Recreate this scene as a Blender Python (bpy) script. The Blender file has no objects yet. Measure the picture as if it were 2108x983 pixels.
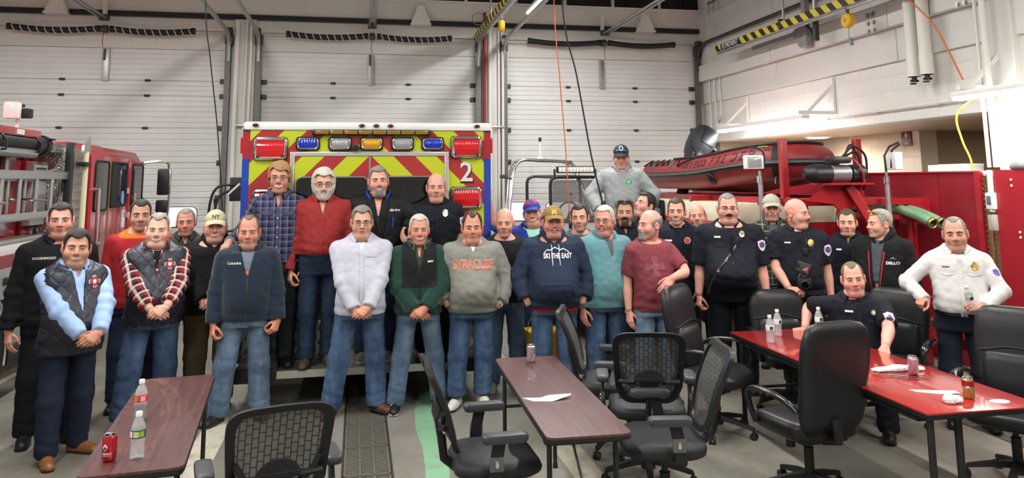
import bpy, bmesh, math, random
import numpy as np
from mathutils import Vector, Matrix
random.seed(7)
SC = bpy.context.scene
COL = SC.collection
PI = math.pi

# ------------------------------------------------------------------ camera
def make_camera():
    h, pitch, roll, yaw, ppy, f = 2.0525, .1390, -.0080, .1981, 150.4, 1576.2
    cy, sy, cp, sp = math.cos(yaw), math.sin(yaw), math.cos(pitch), math.sin(pitch)
    fw = Vector((sy*cp, cy*cp, sp)); r = Vector((cy, -sy, 0)); u = r.cross(fw)
    cr, sr = math.cos(roll), math.sin(roll)
    r, u = cr*r+sr*u, -sr*r+cr*u
    cam = bpy.data.cameras.new('camera'); o = bpy.data.objects.new('camera', cam); COL.objects.link(o)
    m = Matrix((r, u, -fw)).transposed().to_4x4(); m.translation = (0, 0, h)
    o.matrix_world = m
    cam.sensor_width = 36; cam.sensor_fit = 'HORIZONTAL'
    cam.lens = f/2108*36; cam.shift_y = -(491.5-ppy)/2108
    cam.clip_start = .05; cam.clip_end = 80
    SC.camera = o
make_camera()
SC.cycles.max_bounces = 5; SC.cycles.diffuse_bounces = 3; SC.cycles.glossy_bounces = 2; SC.cycles.transmission_bounces = 2; SC.cycles.transparent_max_bounces = 8
SC.view_settings.view_transform = 'Standard'
SC.view_settings.look = 'None'
SC.view_settings.gamma = 1
SC.view_settings.exposure = 0.0
W = bpy.data.worlds.new('night'); SC.world = W; W.use_nodes = True
W.node_tree.nodes['Background'].inputs[0].default_value = (.012, .016, .025, 1)
W.node_tree.nodes['Background'].inputs[1].default_value = 1.0

LAMP_POWER = 1.0       # scales every lamp of the hall

# ------------------------------------------------------------------ materials
def lin(c):
    if isinstance(c, str):
        c = c.lstrip('#'); c = [int(c[i:i+2], 16)/255 for i in (0, 2, 4)]
    return [(v/12.92 if v <= .04045 else ((v+.055)/1.055)**2.4) for v in c[:3]]
MATS = {}
class N:
    """small node helper"""
    def __init__(s, name):
        s.m = bpy.data.materials.new(name); s.m.use_nodes = True
        s.t = s.m.node_tree; s.b = s.t.nodes['Principled BSDF']; s.out = s.t.nodes['Material Output']
    def n(s, typ, **kw):
        nd = s.t.nodes.new(typ)
        for k, v in kw.items():
            if k in nd.inputs.keys() if isinstance(k, str) else False: pass
            setattr(nd, k, v)
        return nd
    def l(s, a, b): s.t.links.new(a, b)
    def set(s, **kw):
        for k, v in kw.items():
            k = k.replace('_', ' ')
            s.b.inputs[k].default_value = v
    def coord(s, kind='Object'):
        if kind == 'cl':
            nd = s.n('ShaderNodeAttribute'); nd.attribute_name = 'cl'; return nd.outputs['Vector']
        return s.n('ShaderNodeTexCoord').outputs[kind]
    def scaled(s, co, sc):
        m = s.n('ShaderNodeMapping'); s.l(co, m.inputs[0]); m.inputs['Scale'].default_value = sc if hasattr(sc, '__len__') else (sc,)*3
        return m.outputs[0]
    def noise(s, co, scale, detail=3, rough=.6):
        nd = s.n('ShaderNodeTexNoise'); s.l(co, nd.inputs['Vector']); nd.inputs['Scale'].default_value = scale
        nd.inputs['Detail'].default_value = detail; nd.inputs['Roughness'].default_value = rough
        return nd.outputs['Fac']
    def ramp(s, fac, stops):
        nd = s.n('ShaderNodeValToRGB'); s.l(fac, nd.inputs[0]); cr = nd.color_ramp
        while len(cr.elements) < len(stops): cr.elements.new(.5)
        for e, (p, c) in zip(cr.elements, stops):
            e.position = p; e.color = (*c, 1) if hasattr(c, '__len__') else (c, c, c, 1)
        return nd.outputs[0]
    def math(s, op, a, b=None, c=None):
        nd = s.n('ShaderNodeMath'); nd.operation = op
        for i, v in enumerate((a, b, c)):
            if v is None: continue
            if isinstance(v, (int, float)): nd.inputs[i].default_value = v
            else: s.l(v, nd.inputs[i])
        return nd.outputs[0]
    def mix(s, fac, a, b, typ='MIX'):
        nd = s.n('ShaderNodeMix'); nd.data_type = 'RGBA'; nd.blend_type = typ
        if isinstance(fac, (int, float)): nd.inputs[0].default_value = fac
        else: s.l(fac, nd.inputs[0])
        for i, v in ((6, a), (7, b)):
            if hasattr(v, '__len__'): nd.inputs[i].default_value = (*v[:3], 1)
            else: s.l(v, nd.inputs[i])
        return nd.outputs[2]
    def sep(s, co):
        nd = s.n('ShaderNodeSeparateXYZ'); s.l(co, nd.inputs[0]); return nd.outputs
    def color(s, c): s.l(c, s.b.inputs['Base Color'])
    def bump(s, h, strength=.3, dist=.01):
        nd = s.n('ShaderNodeBump'); s.l(h, nd.inputs['Height']); nd.inputs['Strength'].default_value = strength; nd.inputs['Distance'].default_value = dist
        s.l(nd.outputs[0], s.b.inputs['Normal'])
def mat(name, col=(.5, .5, .5), rough=.5, metal=0, var=0, vscale=6, bump=0, bscale=40, coat=0, emit=0, alpha=1, trans=0, ior=1.45, spec=.5, co='Object'):
    if name in MATS: return MATS[name]
    k = N(name); c = lin(col)
    k.b.inputs['Base Color'].default_value = (*c, 1)
    k.set(Roughness=rough, Metallic=metal, Alpha=alpha, IOR=ior)
    k.b.inputs['Specular IOR Level'].default_value = spec
    k.b.inputs['Coat Weight'].default_value = coat
    k.b.inputs['Coat Roughness'].default_value = .08
    k.b.inputs['Transmission Weight'].default_value = trans
    if emit:
        k.b.inputs['Emission Color'].default_value = (*c, 1); k.b.inputs['Emission Strength'].default_value = emit
    if var:
        f = k.noise(k.coord(co), vscale, 4)
        k.color(k.mix(k.ramp(f, [(.3, 0.), (.7, 1.)]), [v*(1-var) for v in c], [min(1, v*(1+var)) for v in c]))
    if bump: k.bump(k.noise(k.coord(co), bscale, 2), bump, .01)
    MATS[name] = k.m
    return k.m
def emission(name, col, strength):
    if name in MATS: return MATS[name]
    m = bpy.data.materials.new(name); m.use_nodes = True; t = m.node_tree; t.nodes.clear()
    e = t.nodes.new('ShaderNodeEmission'); e.inputs[0].default_value = (*lin(col), 1); e.inputs[1].default_value = strength
    o = t.nodes.new('ShaderNodeOutputMaterial'); t.links.new(e.outputs[0], o.inputs[0]); MATS[name] = m
    return m

# ------------------------------------------------------------------ objects
def tag(o, label=None, cat=None, group=None, kind=None):
    if label: o['label'] = label
    if cat: o['category'] = cat
    if group: o['group'] = group
    if kind: o['kind'] = kind
    return o
def empty(name, loc=(0, 0, 0), rz=0, label=None, cat=None, group=None):
    o = bpy.data.objects.new(name, None); COL.objects.link(o); o.location = loc; o.rotation_euler = (0, 0, rz)
    o.empty_display_size = .1
    return tag(o, label, cat, group)
def link(name, me, mats, parent=None, sharp=40, loc=None, rot=None):
    if not hasattr(mats, '__len__'): mats = [mats]
    if len(me.materials) == 0:
        for m in mats: me.materials.append(m)
    if sharp is not None and len(me.polygons):
        me.polygons.foreach_set('use_smooth', [True]*len(me.polygons))
        if sharp < 180: me.set_sharp_from_angle(angle=math.radians(sharp))
    o = bpy.data.objects.new(name, me); COL.objects.link(o)
    if parent is not None: o.parent = parent
    if loc is not None: o.location = loc
    if rot is not None: o.rotation_euler = rot
    return o
def copy_tree(o, parent=None):
    c = o.copy(); COL.objects.link(c)
    if parent is not None: c.parent = parent
    for ch in o.children: copy_tree(ch, c)
    return c
def rotm(axis, a): return np.array(Matrix.Rotation(a, 3, axis))
def frame(d, hint=(0, 0, 1)):
    d = np.asarray(d, float); d = d/np.linalg.norm(d); hnt = np.asarray(hint, float)
    if abs(d@hnt)/np.linalg.norm(hnt) > .98: hnt = np.array([0, 1., 0]) if abs(d[1]) < .9 else np.array([1., 0, 0])
    x = np.cross(hnt, d); x /= np.linalg.norm(x); y = np.cross(d, x)
    return x, y, d

class MB:
    """collects shapes into one mesh; every shape takes a material index"""
    def __init__(s): s.v = []; s.f = []; s.mi = []
    def add(s, v, f, mi=0):
        b = len(s.v); s.v.extend([tuple(map(float, p)) for p in v]); s.f.extend([tuple(i+b for i in q) for q in f]); s.mi.extend([mi]*len(f)); return s
    def box(s, c, size, mi=0, rot=None, bev=0):
        x, y, z = [q/2 for q in size]
        if bev:
            return s.rbox(c, size, bev, mi, rot)
        v = np.array([(-x, -y, -z), (x, -y, -z), (x, y, -z), (-x, y, -z), (-x, -y, z), (x, -y, z), (x, y, z), (-x, y, z)])
        if rot is not None: v = v@np.asarray(rot).T
        return s.add(v+np.asarray(c), [(0, 3, 2, 1), (4, 5, 6, 7), (0, 1, 5, 4), (1, 2, 6, 5), (2, 3, 7, 6), (3, 0, 4, 7)], mi)
    def b2(s, lo, hi, mi=0, bev=0):
        lo = np.asarray(lo, float); hi = np.asarray(hi, float); return s.box((lo+hi)/2, hi-lo, mi, None, bev)
    def rbox(s, c, size, b, mi=0, rot=None):
        """box with chamfered edges"""
        x, y, z = [q/2 for q in size]; b = min(b, x*.99, y*.99, z*.99)
        bm = bmesh.new(); bmesh.ops.create_cube(bm, size=1)
        for vv in bm.verts: vv.co = (vv.co.x*2*x, vv.co.y*2*y, vv.co.z*2*z)
        bmesh.ops.bevel(bm, geom=list(bm.edges), offset=b, segments=2, affect='EDGES', profile=.6)
        bm.verts.index_update(); v = np.array([vv.co[:] for vv in bm.verts]); f = [tuple(q.index for q in ff.verts) for ff in bm.faces]; bm.free()
        if rot is not None: v = v@np.asarray(rot).T
        return s.add(v+np.asarray(c), f, mi)
    def loft(s, rings, mi=0, close=True, caps=True):
        n = len(rings[0]); v = [p for r in rings for p in r]; f = []
        m = n if close else n-1
        for i in range(len(rings)-1):
            for j in range(m):
                k = (j+1) % n
                f.append((i*n+j, i*n+k, (i+1)*n+k, (i+1)*n+j))
        if caps:
            f.append(tuple(reversed(range(n)))); f.append(tuple((len(rings)-1)*n+j for j in range(n)))
        return s.add(v, f, mi)
    def cyl(s, a, b, r, r2=None, n=12, mi=0, caps=True):
        a = np.asarray(a, float); b = np.asarray(b, float); r2 = r if r2 is None else r2
        x, y, d = frame(b-a)
        R = []
        for p, q in ((a, r), (b, r2)):
            R.append([p+q*(math.cos(2*PI*i/n)*x+math.sin(2*PI*i/n)*y) for i in range(n)])
        return s.loft(R, mi, True, caps)
    def tube(s, pts, r, n=8, mi=0, caps=True, closed=False):
        P = [np.asarray(p, float) for p in pts]; R = []; m = len(P); prev = None
        for i in range(m):
            if closed: d = P[(i+1) % m]-P[i-1]
            else: d = P[min(i+1, m-1)]-P[max(i-1, 0)]
            d = d/max(1e-9, np.linalg.norm(d))
            if prev is None: x, y, d = frame(d)
            else:
                x = prev-d*(prev@d); x /= max(1e-9, np.linalg.norm(x)); y = np.cross(d, x)
            prev = x; q = r[i] if hasattr(r, '__len__') else r
            R.append([P[i]+q*(math.cos(2*PI*k/n)*x+math.sin(2*PI*k/n)*y) for k in range(n)])
        if closed:
            R.append(R[0]); return s.loft(R, mi, True, False)
        return s.loft(R, mi, True, caps)
    def lathe(s, prof, c=(0, 0, 0), n=20, mi=0, axis=(0, 0, 1), caps=True):
        x, y, d = frame(axis, (0, 1, 0) if abs(axis[2]) > .5 else (0, 0, 1)); c = np.asarray(c, float)
        R = [[c+d*z+r*(math.cos(2*PI*i/n)*x+math.sin(2*PI*i/n)*y) for i in range(n)] for r, z in prof]
        return s.loft(R, mi, True, caps)
    def prism(s, poly, h, o=(0, 0, 0), ax=(1, 0, 0), ay=(0, 1, 0), mi=0):
        """extrude 2-D polygon: o + x*ax + y*ay, depth h along ax x ay"""
        ax = np.asarray(ax, float); ay = np.asarray(ay, float); nz = np.cross(ax, ay); o = np.asarray(o, float)
        a = [o+x*ax+y*ay for x, y in poly]; b = [p+nz*h for p in a]; n = len(a)
        return s.add(a+b, [tuple(reversed(range(n))), tuple(range(n, 2*n))]+[(i, (i+1) % n, n+(i+1) % n, n+i) for i in range(n)], mi)
    def ball(s, c, r, n=12, mi=0):
        r = np.asarray(r if hasattr(r, '__len__') else (r, r, r)); R = []
        for i in range(1, n//2):
            t = PI*i/(n//2); R.append([np.asarray(c)+r*np.array([math.sin(t)*math.cos(2*PI*k/n), math.sin(t)*math.sin(2*PI*k/n), -math.cos(t)]) for k in range(n)])
        return s.loft(R, mi)
    def xf(s, M):
        s.v = [tuple(Matrix(M) @ Vector(p)) for p in s.v]; return s
    def build(s, name, mats, parent=None, sharp=40, loc=None, rot=None, bevel=0):
        me = bpy.data.meshes.new(name); me.from_pydata(s.v, [], s.f)
        if not hasattr(mats, '__len__'): mats = [mats]
        for m in mats: me.materials.append(m)
        if len(mats) > 1: me.polygons.foreach_set('material_index', s.mi)
        me.update(); o = link(name, me, mats, parent, sharp, loc, rot)
        if bevel:
            b = o.modifiers.new('b', 'BEVEL'); b.width = bevel; b.segments = 2; b.limit_method = 'ANGLE'; b.angle_limit = math.radians(50)
        return o
def rrect(w, h, r, n=5):
    P = []
    for cx, cy, a0 in ((w/2-r, h/2-r, 0), (-w/2+r, h/2-r, PI/2), (-w/2+r, -h/2+r, PI), (w/2-r, -h/2+r, 1.5*PI)):
        for i in range(n+1): a = a0+PI/2*i/n; P.append((cx+r*math.cos(a), cy+r*math.sin(a)))
    return P
def bez(p0, p1, p2, p3, n=12):
    p0, p1, p2, p3 = map(lambda q: np.asarray(q, float), (p0, p1, p2, p3)); T = np.linspace(0, 1, n+1)
    return [(1-t)**3*p0+3*(1-t)**2*t*p1+3*(1-t)*t*t*p2+t**3*p3 for t in T]
def smoothpath(pts, n=6):
    """Catmull-Rom through points"""
    P = [np.asarray(p, float) for p in pts]; P = [2*P[0]-P[1]]+P+[2*P[-1]-P[-2]]; out = []
    for i in range(1, len(P)-2):
        for k in range(n):
            t = k/n; a, b, c, d = P[i-1], P[i], P[i+1], P[i+2]
            out.append(.5*((2*b)+(-a+c)*t+(2*a-5*b+4*c-d)*t*t+(-a+3*b-3*c+d)*t**3))
    out.append(P[-2]); return out
def text_mesh(txt, size=1, ext=0, bold=0, spacing=1):
    """text as 2-D triangles: verts (x, y) centred, faces"""
    cu = bpy.data.curves.new('t', 'FONT'); cu.body = txt; cu.size = size; cu.align_x = 'CENTER'; cu.align_y = 'CENTER'; cu.offset = bold*size; cu.space_character = spacing
    cu.resolution_u = 3
    o = bpy.data.objects.new('t', cu); COL.objects.link(o); dg = bpy.context.evaluated_depsgraph_get()
    me = bpy.data.meshes.new_from_object(o.evaluated_get(dg))
    v = np.array([q.co[:2] for q in me.vertices]).reshape(-1, 2); f = [tuple(p.vertices) for p in me.polygons]
    bpy.data.objects.remove(o); bpy.data.curves.remove(cu); bpy.data.meshes.remove(me)
    return v, f
def flat_text(name, txt, size, o, ax, ay, m, parent=None, bold=.0, off=.002, sx=1, spacing=1):
    v, f = text_mesh(txt, size, bold=bold, spacing=spacing); ax = np.asarray(ax, float); ay = np.asarray(ay, float); nz = np.cross(ax, ay); o = np.asarray(o, float)
    mb = MB(); mb.add([o+nz*off+ax*x*sx+ay*y for x, y in v], f); return mb.build(name, m, parent, None)
# ------------------------------------------------------------------ implicit surfaces
def surfnet(d, o, h):
    """surface nets: verts, quads of the zero level of a grid"""
    s = d < 0; nx, ny, nz = d.shape
    c = np.zeros((nx-1, ny-1, nz-1), np.int8)
    for i in (0, 1):
        for j in (0, 1):
            for k in (0, 1): c += s[i:nx-1+i, j:ny-1+j, k:nz-1+k]
    act = (c > 0) & (c < 8); idx = -np.ones(act.shape, np.int64); A = np.argwhere(act); idx[act] = np.arange(len(A))
    acc = np.zeros((len(A), 3)); cnt = np.zeros(len(A)); co = [(i, j, k) for i in (0, 1) for j in (0, 1) for k in (0, 1)]
    for a in co:
        for ax in range(3):
            if a[ax]: continue
            b = list(a); b[ax] = 1
            va = d[A[:, 0]+a[0], A[:, 1]+a[1], A[:, 2]+a[2]]; vb = d[A[:, 0]+b[0], A[:, 1]+b[1], A[:, 2]+b[2]]
            x = (va < 0) != (vb < 0); t = np.where(x, va/np.where(x, va-vb, 1), 0)
            p = np.tile(np.array(a, float), (len(A), 1)); p[:, ax] = t
            acc += p*x[:, None]; cnt += x
    V = (A+acc/np.maximum(cnt, 1)[:, None])*h+np.asarray(o)
    Q = []
    for ax in range(3):
        sl0 = [slice(None)]*3; sl1 = [slice(None)]*3; sl0[ax] = slice(0, -1); sl1[ax] = slice(1, None)
        e = s[tuple(sl0)] != s[tuple(sl1)]; E_ = np.argwhere(e)
        b, g = (ax+1) % 3, (ax+2) % 3
        ok = (E_[:, b] > 0) & (E_[:, g] > 0) & (E_[:, b] < d.shape[b]-1) & (E_[:, g] < d.shape[g]-1); E_ = E_[ok]
        q = []
        for db, dg_ in ((0, 0), (1, 0), (1, 1), (0, 1)):
            P = E_.copy(); P[:, b] -= 1-db; P[:, g] -= 1-dg_; q.append(idx[P[:, 0], P[:, 1], P[:, 2]])
        q = np.stack(q, 1); ins = s[E_[:, 0], E_[:, 1], E_[:, 2]]
        q[~ins] = q[~ins][:, ::-1]; Q.append(q)
    return V, np.concatenate(Q)
def grid(lo, hi, h):
    lo = np.asarray(lo, float); hi = np.asarray(hi, float); n = np.ceil((hi-lo)/h).astype(int)+1
    g = np.meshgrid(*[(lo[i]+h*np.arange(n[i])).astype(np.float32) for i in range(3)], indexing='ij')
    return g, lo
def smin(a, b, k):
    h = np.clip(.5+.5*(b-a)/k, 0, 1); return b+(a-b)*h-k*h*(1-h)
def smax(a, b, k): return -smin(-a, -b, k)
def ell(P, c, r):
    x, y, z = [(P[i]-c[i])/r[i] for i in range(3)]; k0 = np.sqrt(x*x+y*y+z*z)
    x, y, z = x/r[0], y/r[1], z/r[2]; k1 = np.sqrt(x*x+y*y+z*z)+1e-9
    return k0*(k0-1)/k1
def cone(P, a, b, r1, r2, want_t=False):
    a = np.asarray(a, np.float32); b = np.asarray(b, np.float32); ba = b-a; L2 = float(ba@ba)+1e-12
    q = [P[i]-a[i] for i in range(3)]; t = np.clip((q[0]*ba[0]+q[1]*ba[1]+q[2]*ba[2])/L2, 0, 1)
    d = np.sqrt(sum((q[i]-t*ba[i])**2 for i in range(3)))-(r1+(r2-r1)*t)
    return (d, t) if want_t else d
def sph(P, c, r): return np.sqrt(sum((P[i]-c[i])**2 for i in range(3)))-r
def stack(P, keys, n=2.4):
    """body of elliptic sections: keys (z, half width, half depth, centre y, centre x)"""
    K = np.array(keys, float); z = np.clip(P[2], K[0, 0], K[-1, 0])
    def sm(col):
        return np.interp(z, K[:, 0], K[:, col]).astype(np.float32)
    a, b, cy, cx = sm(1), sm(2), sm(3), sm(4)
    u = np.abs((P[0]-cx)/a); v = np.abs((P[1]-cy)/b); rr = (u**n+v**n)**(1/n)
    d = (rr-1)*np.minimum(a, b)
    return np.maximum(d, np.maximum(P[2]-K[-1, 0], K[0, 0]-P[2]))
def densify(keys, m=5):
    """smooth interpolation of the section table"""
    K = np.array(keys, float); out = []
    P = np.vstack([2*K[0]-K[1], K, 2*K[-1]-K[-2]])
    for i in range(1, len(P)-2):
        for k in range(m):
            t = k/m; a, b, c, d = P[i-1], P[i], P[i+1], P[i+2]
            q = .5*((2*b)+(-a+c)*t+(2*a-5*b+4*c-d)*t*t+(-a+3*b-3*c+d)*t**3); q[0] = b[0]+(c[0]-b[0])*t; out.append(q)
    out.append(K[-1]); return np.array(out)
def wrinkle(P, seed, f=1.0):
    """soft creases: ridged waves along slanted directions, warped"""
    r = np.random.RandomState(seed); x, y, z = [p*f for p in P]
    w = np.sin(7*x+5*z+r.rand()*6)+.8*np.sin(9*z-6*x+8*y+r.rand()*6)
    o = 0
    for (a, b, c, m) in ((16, 8, 30, 1), (-20, 6, 26, 1), (30, -10, 14, .8), (-34, 10, -12, .7), (12, 18, 52, .6), (-44, 8, 30, .5), (50, 10, 40, .4)):
        q = np.sin(a*x+b*y+c*z+r.rand()*6+1.3*w); o = o+m*(1-2*np.sqrt(np.abs(q)+.02))
    return o/3.6
def to_mesh(name, V, Q, mats, parent, mi=None, cl=None, sharp=None):
    me = bpy.data.meshes.new(name); n = len(V)
    me.vertices.add(n); me.vertices.foreach_set('co', np.asarray(V, np.float32).ravel())
    if isinstance(Q, np.ndarray):
        me.loops.add(Q.size); me.loops.foreach_set('vertex_index', Q.astype(np.int32).ravel())
        me.polygons.add(len(Q)); me.polygons.foreach_set('loop_start', np.arange(0, Q.size, Q.shape[1], dtype=np.int32))
    else:
        me.clear_geometry(); me.from_pydata([tuple(map(float, v)) for v in V], [], Q)
    if not hasattr(mats, '__len__'): mats = [mats]
    for m in mats: me.materials.append(m)
    if mi is not None: me.polygons.foreach_set('material_index', np.asarray(mi, np.int32))
    me.polygons.foreach_set('use_smooth', np.ones(len(me.polygons), bool))
    if cl is not None:
        at = me.attributes.new('cl', 'FLOAT_VECTOR', 'POINT'); at.data.foreach_set('vector', np.asarray(cl, np.float32).ravel())
    me.update(calc_edges=True); me.validate()
    o = bpy.data.objects.new(name, me); COL.objects.link(o)
    if parent is not None: o.parent = parent
    return o
class Acc:
    """joins quad meshes with material indices"""
    def __init__(s): s.V = []; s.Q = []; s.M = []; s.n = 0
    def add(s, V, Q, m=0):
        if len(V) == 0: return
        s.V.append(V); s.Q.append(Q+s.n); s.M.append(np.full(len(Q), m) if np.isscalar(m) else m); s.n += len(V)
    def mb(s, mb, m=0):
        """quads only from an MB"""
        V = np.array(mb.v); Q = []
        for f in mb.f:
            f = list(f)
            if len(f) == 4: Q.append(f)
            elif len(f) == 3: Q.append(f+[f[2]])
            else:
                for i in range(1, len(f)-1, 2):
                    Q.append([f[0], f[i], f[i+1], f[i+2] if i+2 < len(f) else f[i+1]])
        s.add(V, np.array(Q), m)
    def get(s): return np.concatenate(s.V), np.concatenate(s.Q), np.concatenate(s.M)

# ------------------------------------------------------------------ head
def head_sdf(P, k):
    """head space: origin between the eyes' height and the ears, face towards -y, size 1"""
    fat = k.get('fat', 0); jaw = k.get('jaw', 0)
    x = np.abs(P[0]); A = [x, P[1], P[2]]
    d = ell(P, (0, .010, .036), (.0755, .096, .088))
    d = smin(d, ell(P, (0, -.026, -.03), (.062+.008*fat, .064, .088)), .03)
    d = smin(d, cone(A, (.047+.012*fat+.004*jaw, .004, -.045), (.020+.012*fat+.008*jaw, -.056, -.100), .021+.006*fat, .019+.004*fat), .022)
    d = smin(d, ell(P, (0, -.072, -.102), (.026+.006*jaw, .020, .020)), .02)
    d = smin(d, sph(A, (.036+.006*fat, -.056, -.036), .029+.005*fat), .022)
    if fat > .2: d = smin(d, ell(P, (0, -.032, -.118), (.050+.012*fat, .042, .022+.012*fat)), .03)
    d = smin(d, cone(A, (.012, -.083, .019), (.044, -.071, .018), .0105, .0095), .014)
    d = smax(d, -sph(A, (.031, -.107, -.002), .0185), .014)
    nose = k.get('nose', 1)
    d = smin(d, cone(P, (0, -.086, .004), (0, -.1085-.004*(nose-1), -.033), .0085, .0125*nose), .010)
    d = smin(d, sph(A, (.0135*nose, -.097, -.0385), .0085*nose), .008)
    # mouth mound and lips
    d = smin(d, ell(P, (0, -.080, -.068), (.030, .014, .022)), .016)
    d = smin(d, cone(A, (0, -.0955, -.0615), (.017, -.0885, -.0635), .0045, .003), .005)
    d = smin(d, cone(A, (0, -.0945, -.0745), (.015, -.0875, -.0725), .0052, .0035), .005)
    # ears
    e = np.maximum(ell(A, (.0795+.006*fat, .012, -.006), (.013, .022, .034)), -ell(A, (.091+.006*fat, .008, -.004), (.009, .014, .022)))
    d = smin(d, e, .006)
    # eyelids
    d = smin(d, ell(A, (.031, -.0805, -.001), (.0165, .0105, .0125)), .006)
    return d
def skull_sdf(P, k):
    fat = k.get('fat', 0)
    d = ell(P, (0, .010, .036), (.0765, .097, .089))
    return smin(d, ell(P, (0, -.024, -.03), (.064+.008*fat, .064, .088)), .03)


HTH = {'buzz': .0035, 'short': .009, 'side': .012, 'spiky': .012, 'horseshoe': .005, 'mop': .016, 'long': .019, 'thin': .006, 'crew': .009}
HSIDE = {'buzz': .8, 'short': .55, 'side': .5, 'spiky': .5, 'horseshoe': 1, 'mop': .95, 'long': 1.25, 'thin': .8, 'crew': .35}
def hair_sdf(P, k, st):
    x, y, z = P; ax = np.abs(x); r = np.random.RandomState(k.get('seed', 1)); part = k.get('part', 1)
    th = k.get('hairlen', HTH[st]); side = HSIDE[st]
    nz = np.sin(70*x+25*y+r.rand()*6)*.35+np.sin(95*x-40*z+r.rand()*6)*.3+np.sin(55*y+60*z+30*x+r.rand()*6)*.35
    top = np.clip((z-.03)/.07, 0, 1); thick = th*(side+(1-side)*top)
    if st in ('spiky', 'crew'): thick = thick+.007*top*np.clip(-y/.08, 0, 1)
    if st == 'side': thick = thick+.006*top*np.clip((.02-y)/.09, 0, 1)*(1+.4*part*np.clip(x/.05, -1, 1))
    d = skull_sdf(P, k)-thick-th*.16*nz
    fl = k.get('line', .074); rec = k.get('recede', .012); sb = k.get('burn', -.012)
    front = fl+rec*np.exp(-((ax-.045)/.018)**2)-.010*np.clip((ax-.055)/.02, 0, 1)
    burn = front-(front-sb)*np.clip((y+.062)/.040, 0, 1)**1.5*np.clip((ax-.05)/.018, 0, 1)
    low = np.where(y < -.012, burn, np.where(y < .035, np.where(y < .002, sb, .024), -.072-.012*np.clip((y-.05)/.04, 0, 1)))
    if st in ('mop', 'long'):
        drop = -.030 if st == 'mop' else -.100
        low = np.where(y < -.042, front, np.where(ax > .058, drop+.03*np.clip(-(y+.0)/.04, 0, 1), np.where(y < 0, front, drop)))
        if st == 'mop': low = np.where(y < -.042, front-.020*np.clip((part*x+.05)/.09, 0, 1), low)
    m = low-z+.0022*nz
    if st == 'horseshoe':
        m = np.maximum(m, z-(.052+.030*np.clip((y-.02)/.07, 0, 1)-.03*np.clip(-y/.05, 0, 1)))
    return np.maximum(d, m*.8)
def beard_sdf(P, k, kind):
    x, y, z = P; ax = np.abs(x); d = head_sdf(P, k)
    t = {'full': .008, 'goatee': .006, 'mustache': .006, 'stubble': .0012, 'short': .004}[kind]
    nz = np.sin(110*x+r3)*.5+np.sin(90*z+60*x)*.5
    mouth = ell(P, (0, -.095, -.068), (.024, .03, .0095))
    if kind in ('full', 'stubble', 'short'):
        m = np.maximum(z+.036-.030*np.clip((y+.075)/.05, 0, 1)-.02*np.clip((ax-.05)/.02, 0, 1), y-.0)
        m = np.maximum(m, -(z+.15))
    elif kind == 'goatee': m = np.maximum(np.maximum(z+.047, ax-.033), y+.05)
    else: m = np.maximum(np.maximum(np.abs(z+.054+.25*np.maximum(ax-.018, 0))-.0085, ax-.034), y+.06)
    m = np.maximum(m, -mouth) if kind != 'mustache' else m
    return np.maximum(d-t-.0012*nz*(t > .002), m*.8)
r3 = 1.3
def hair_mat(name, col, col2=None):
    if name in MATS: return MATS[name]
    k = N(name); c = lin(col); c2 = lin(col2) if col2 else [v*.55 for v in c]
    co = k.scaled(k.coord('Object'), (220, 60, 40)); f = k.noise(co, 1.0, 3)
    k.color(k.mix(k.ramp(f, [(.35, 0.), (.65, 1.)]), c2, c)); k.set(Roughness=.62); k.bump(f, .5, .004)
    MATS[name] = k.m; return k.m
def skin_mat(name, col):
    if name in MATS: return MATS[name]
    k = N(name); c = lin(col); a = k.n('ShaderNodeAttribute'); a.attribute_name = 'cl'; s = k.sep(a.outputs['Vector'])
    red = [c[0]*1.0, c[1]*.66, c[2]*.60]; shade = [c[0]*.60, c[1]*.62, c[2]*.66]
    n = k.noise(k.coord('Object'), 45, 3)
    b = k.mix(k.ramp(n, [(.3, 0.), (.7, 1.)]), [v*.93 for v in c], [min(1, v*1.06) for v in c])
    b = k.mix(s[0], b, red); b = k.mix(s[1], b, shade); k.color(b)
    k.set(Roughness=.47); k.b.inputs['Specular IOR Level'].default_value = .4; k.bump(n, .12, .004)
    MATS[name] = k.m; return k.m
EYEW = mat('eye_white', '#d8d2cc', .3); IRIS = mat('iris_dark', '#2a1f1a', .25); IRISB = mat('iris_blue', '#4a6070', .25)
LIPS = mat('lips', '#b3736a', .5); TEETH = mat('teeth', '#e9e2d6', .35); LASH = mat('lash', '#3a2a22', .6); MOUTH = mat('mouth_inside', '#4a1f1c', .6)

def ik(s, w, l1, l2, pole):
    s = np.asarray(s, float); w = np.asarray(w, float); d = w-s; L = np.linalg.norm(d)
    if L > (l1+l2)*.995: w = s+d/L*(l1+l2)*.995; d = w-s; L = np.linalg.norm(d)
    a = (l1*l1-l2*l2+L*L)/(2*L); hh = math.sqrt(max(0, l1*l1-a*a)); n = d/L; p = np.asarray(pole, float); p = p-n*(p@n); p /= np.linalg.norm(p)+1e-9
    return s+n*a+p*hh, w

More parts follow.
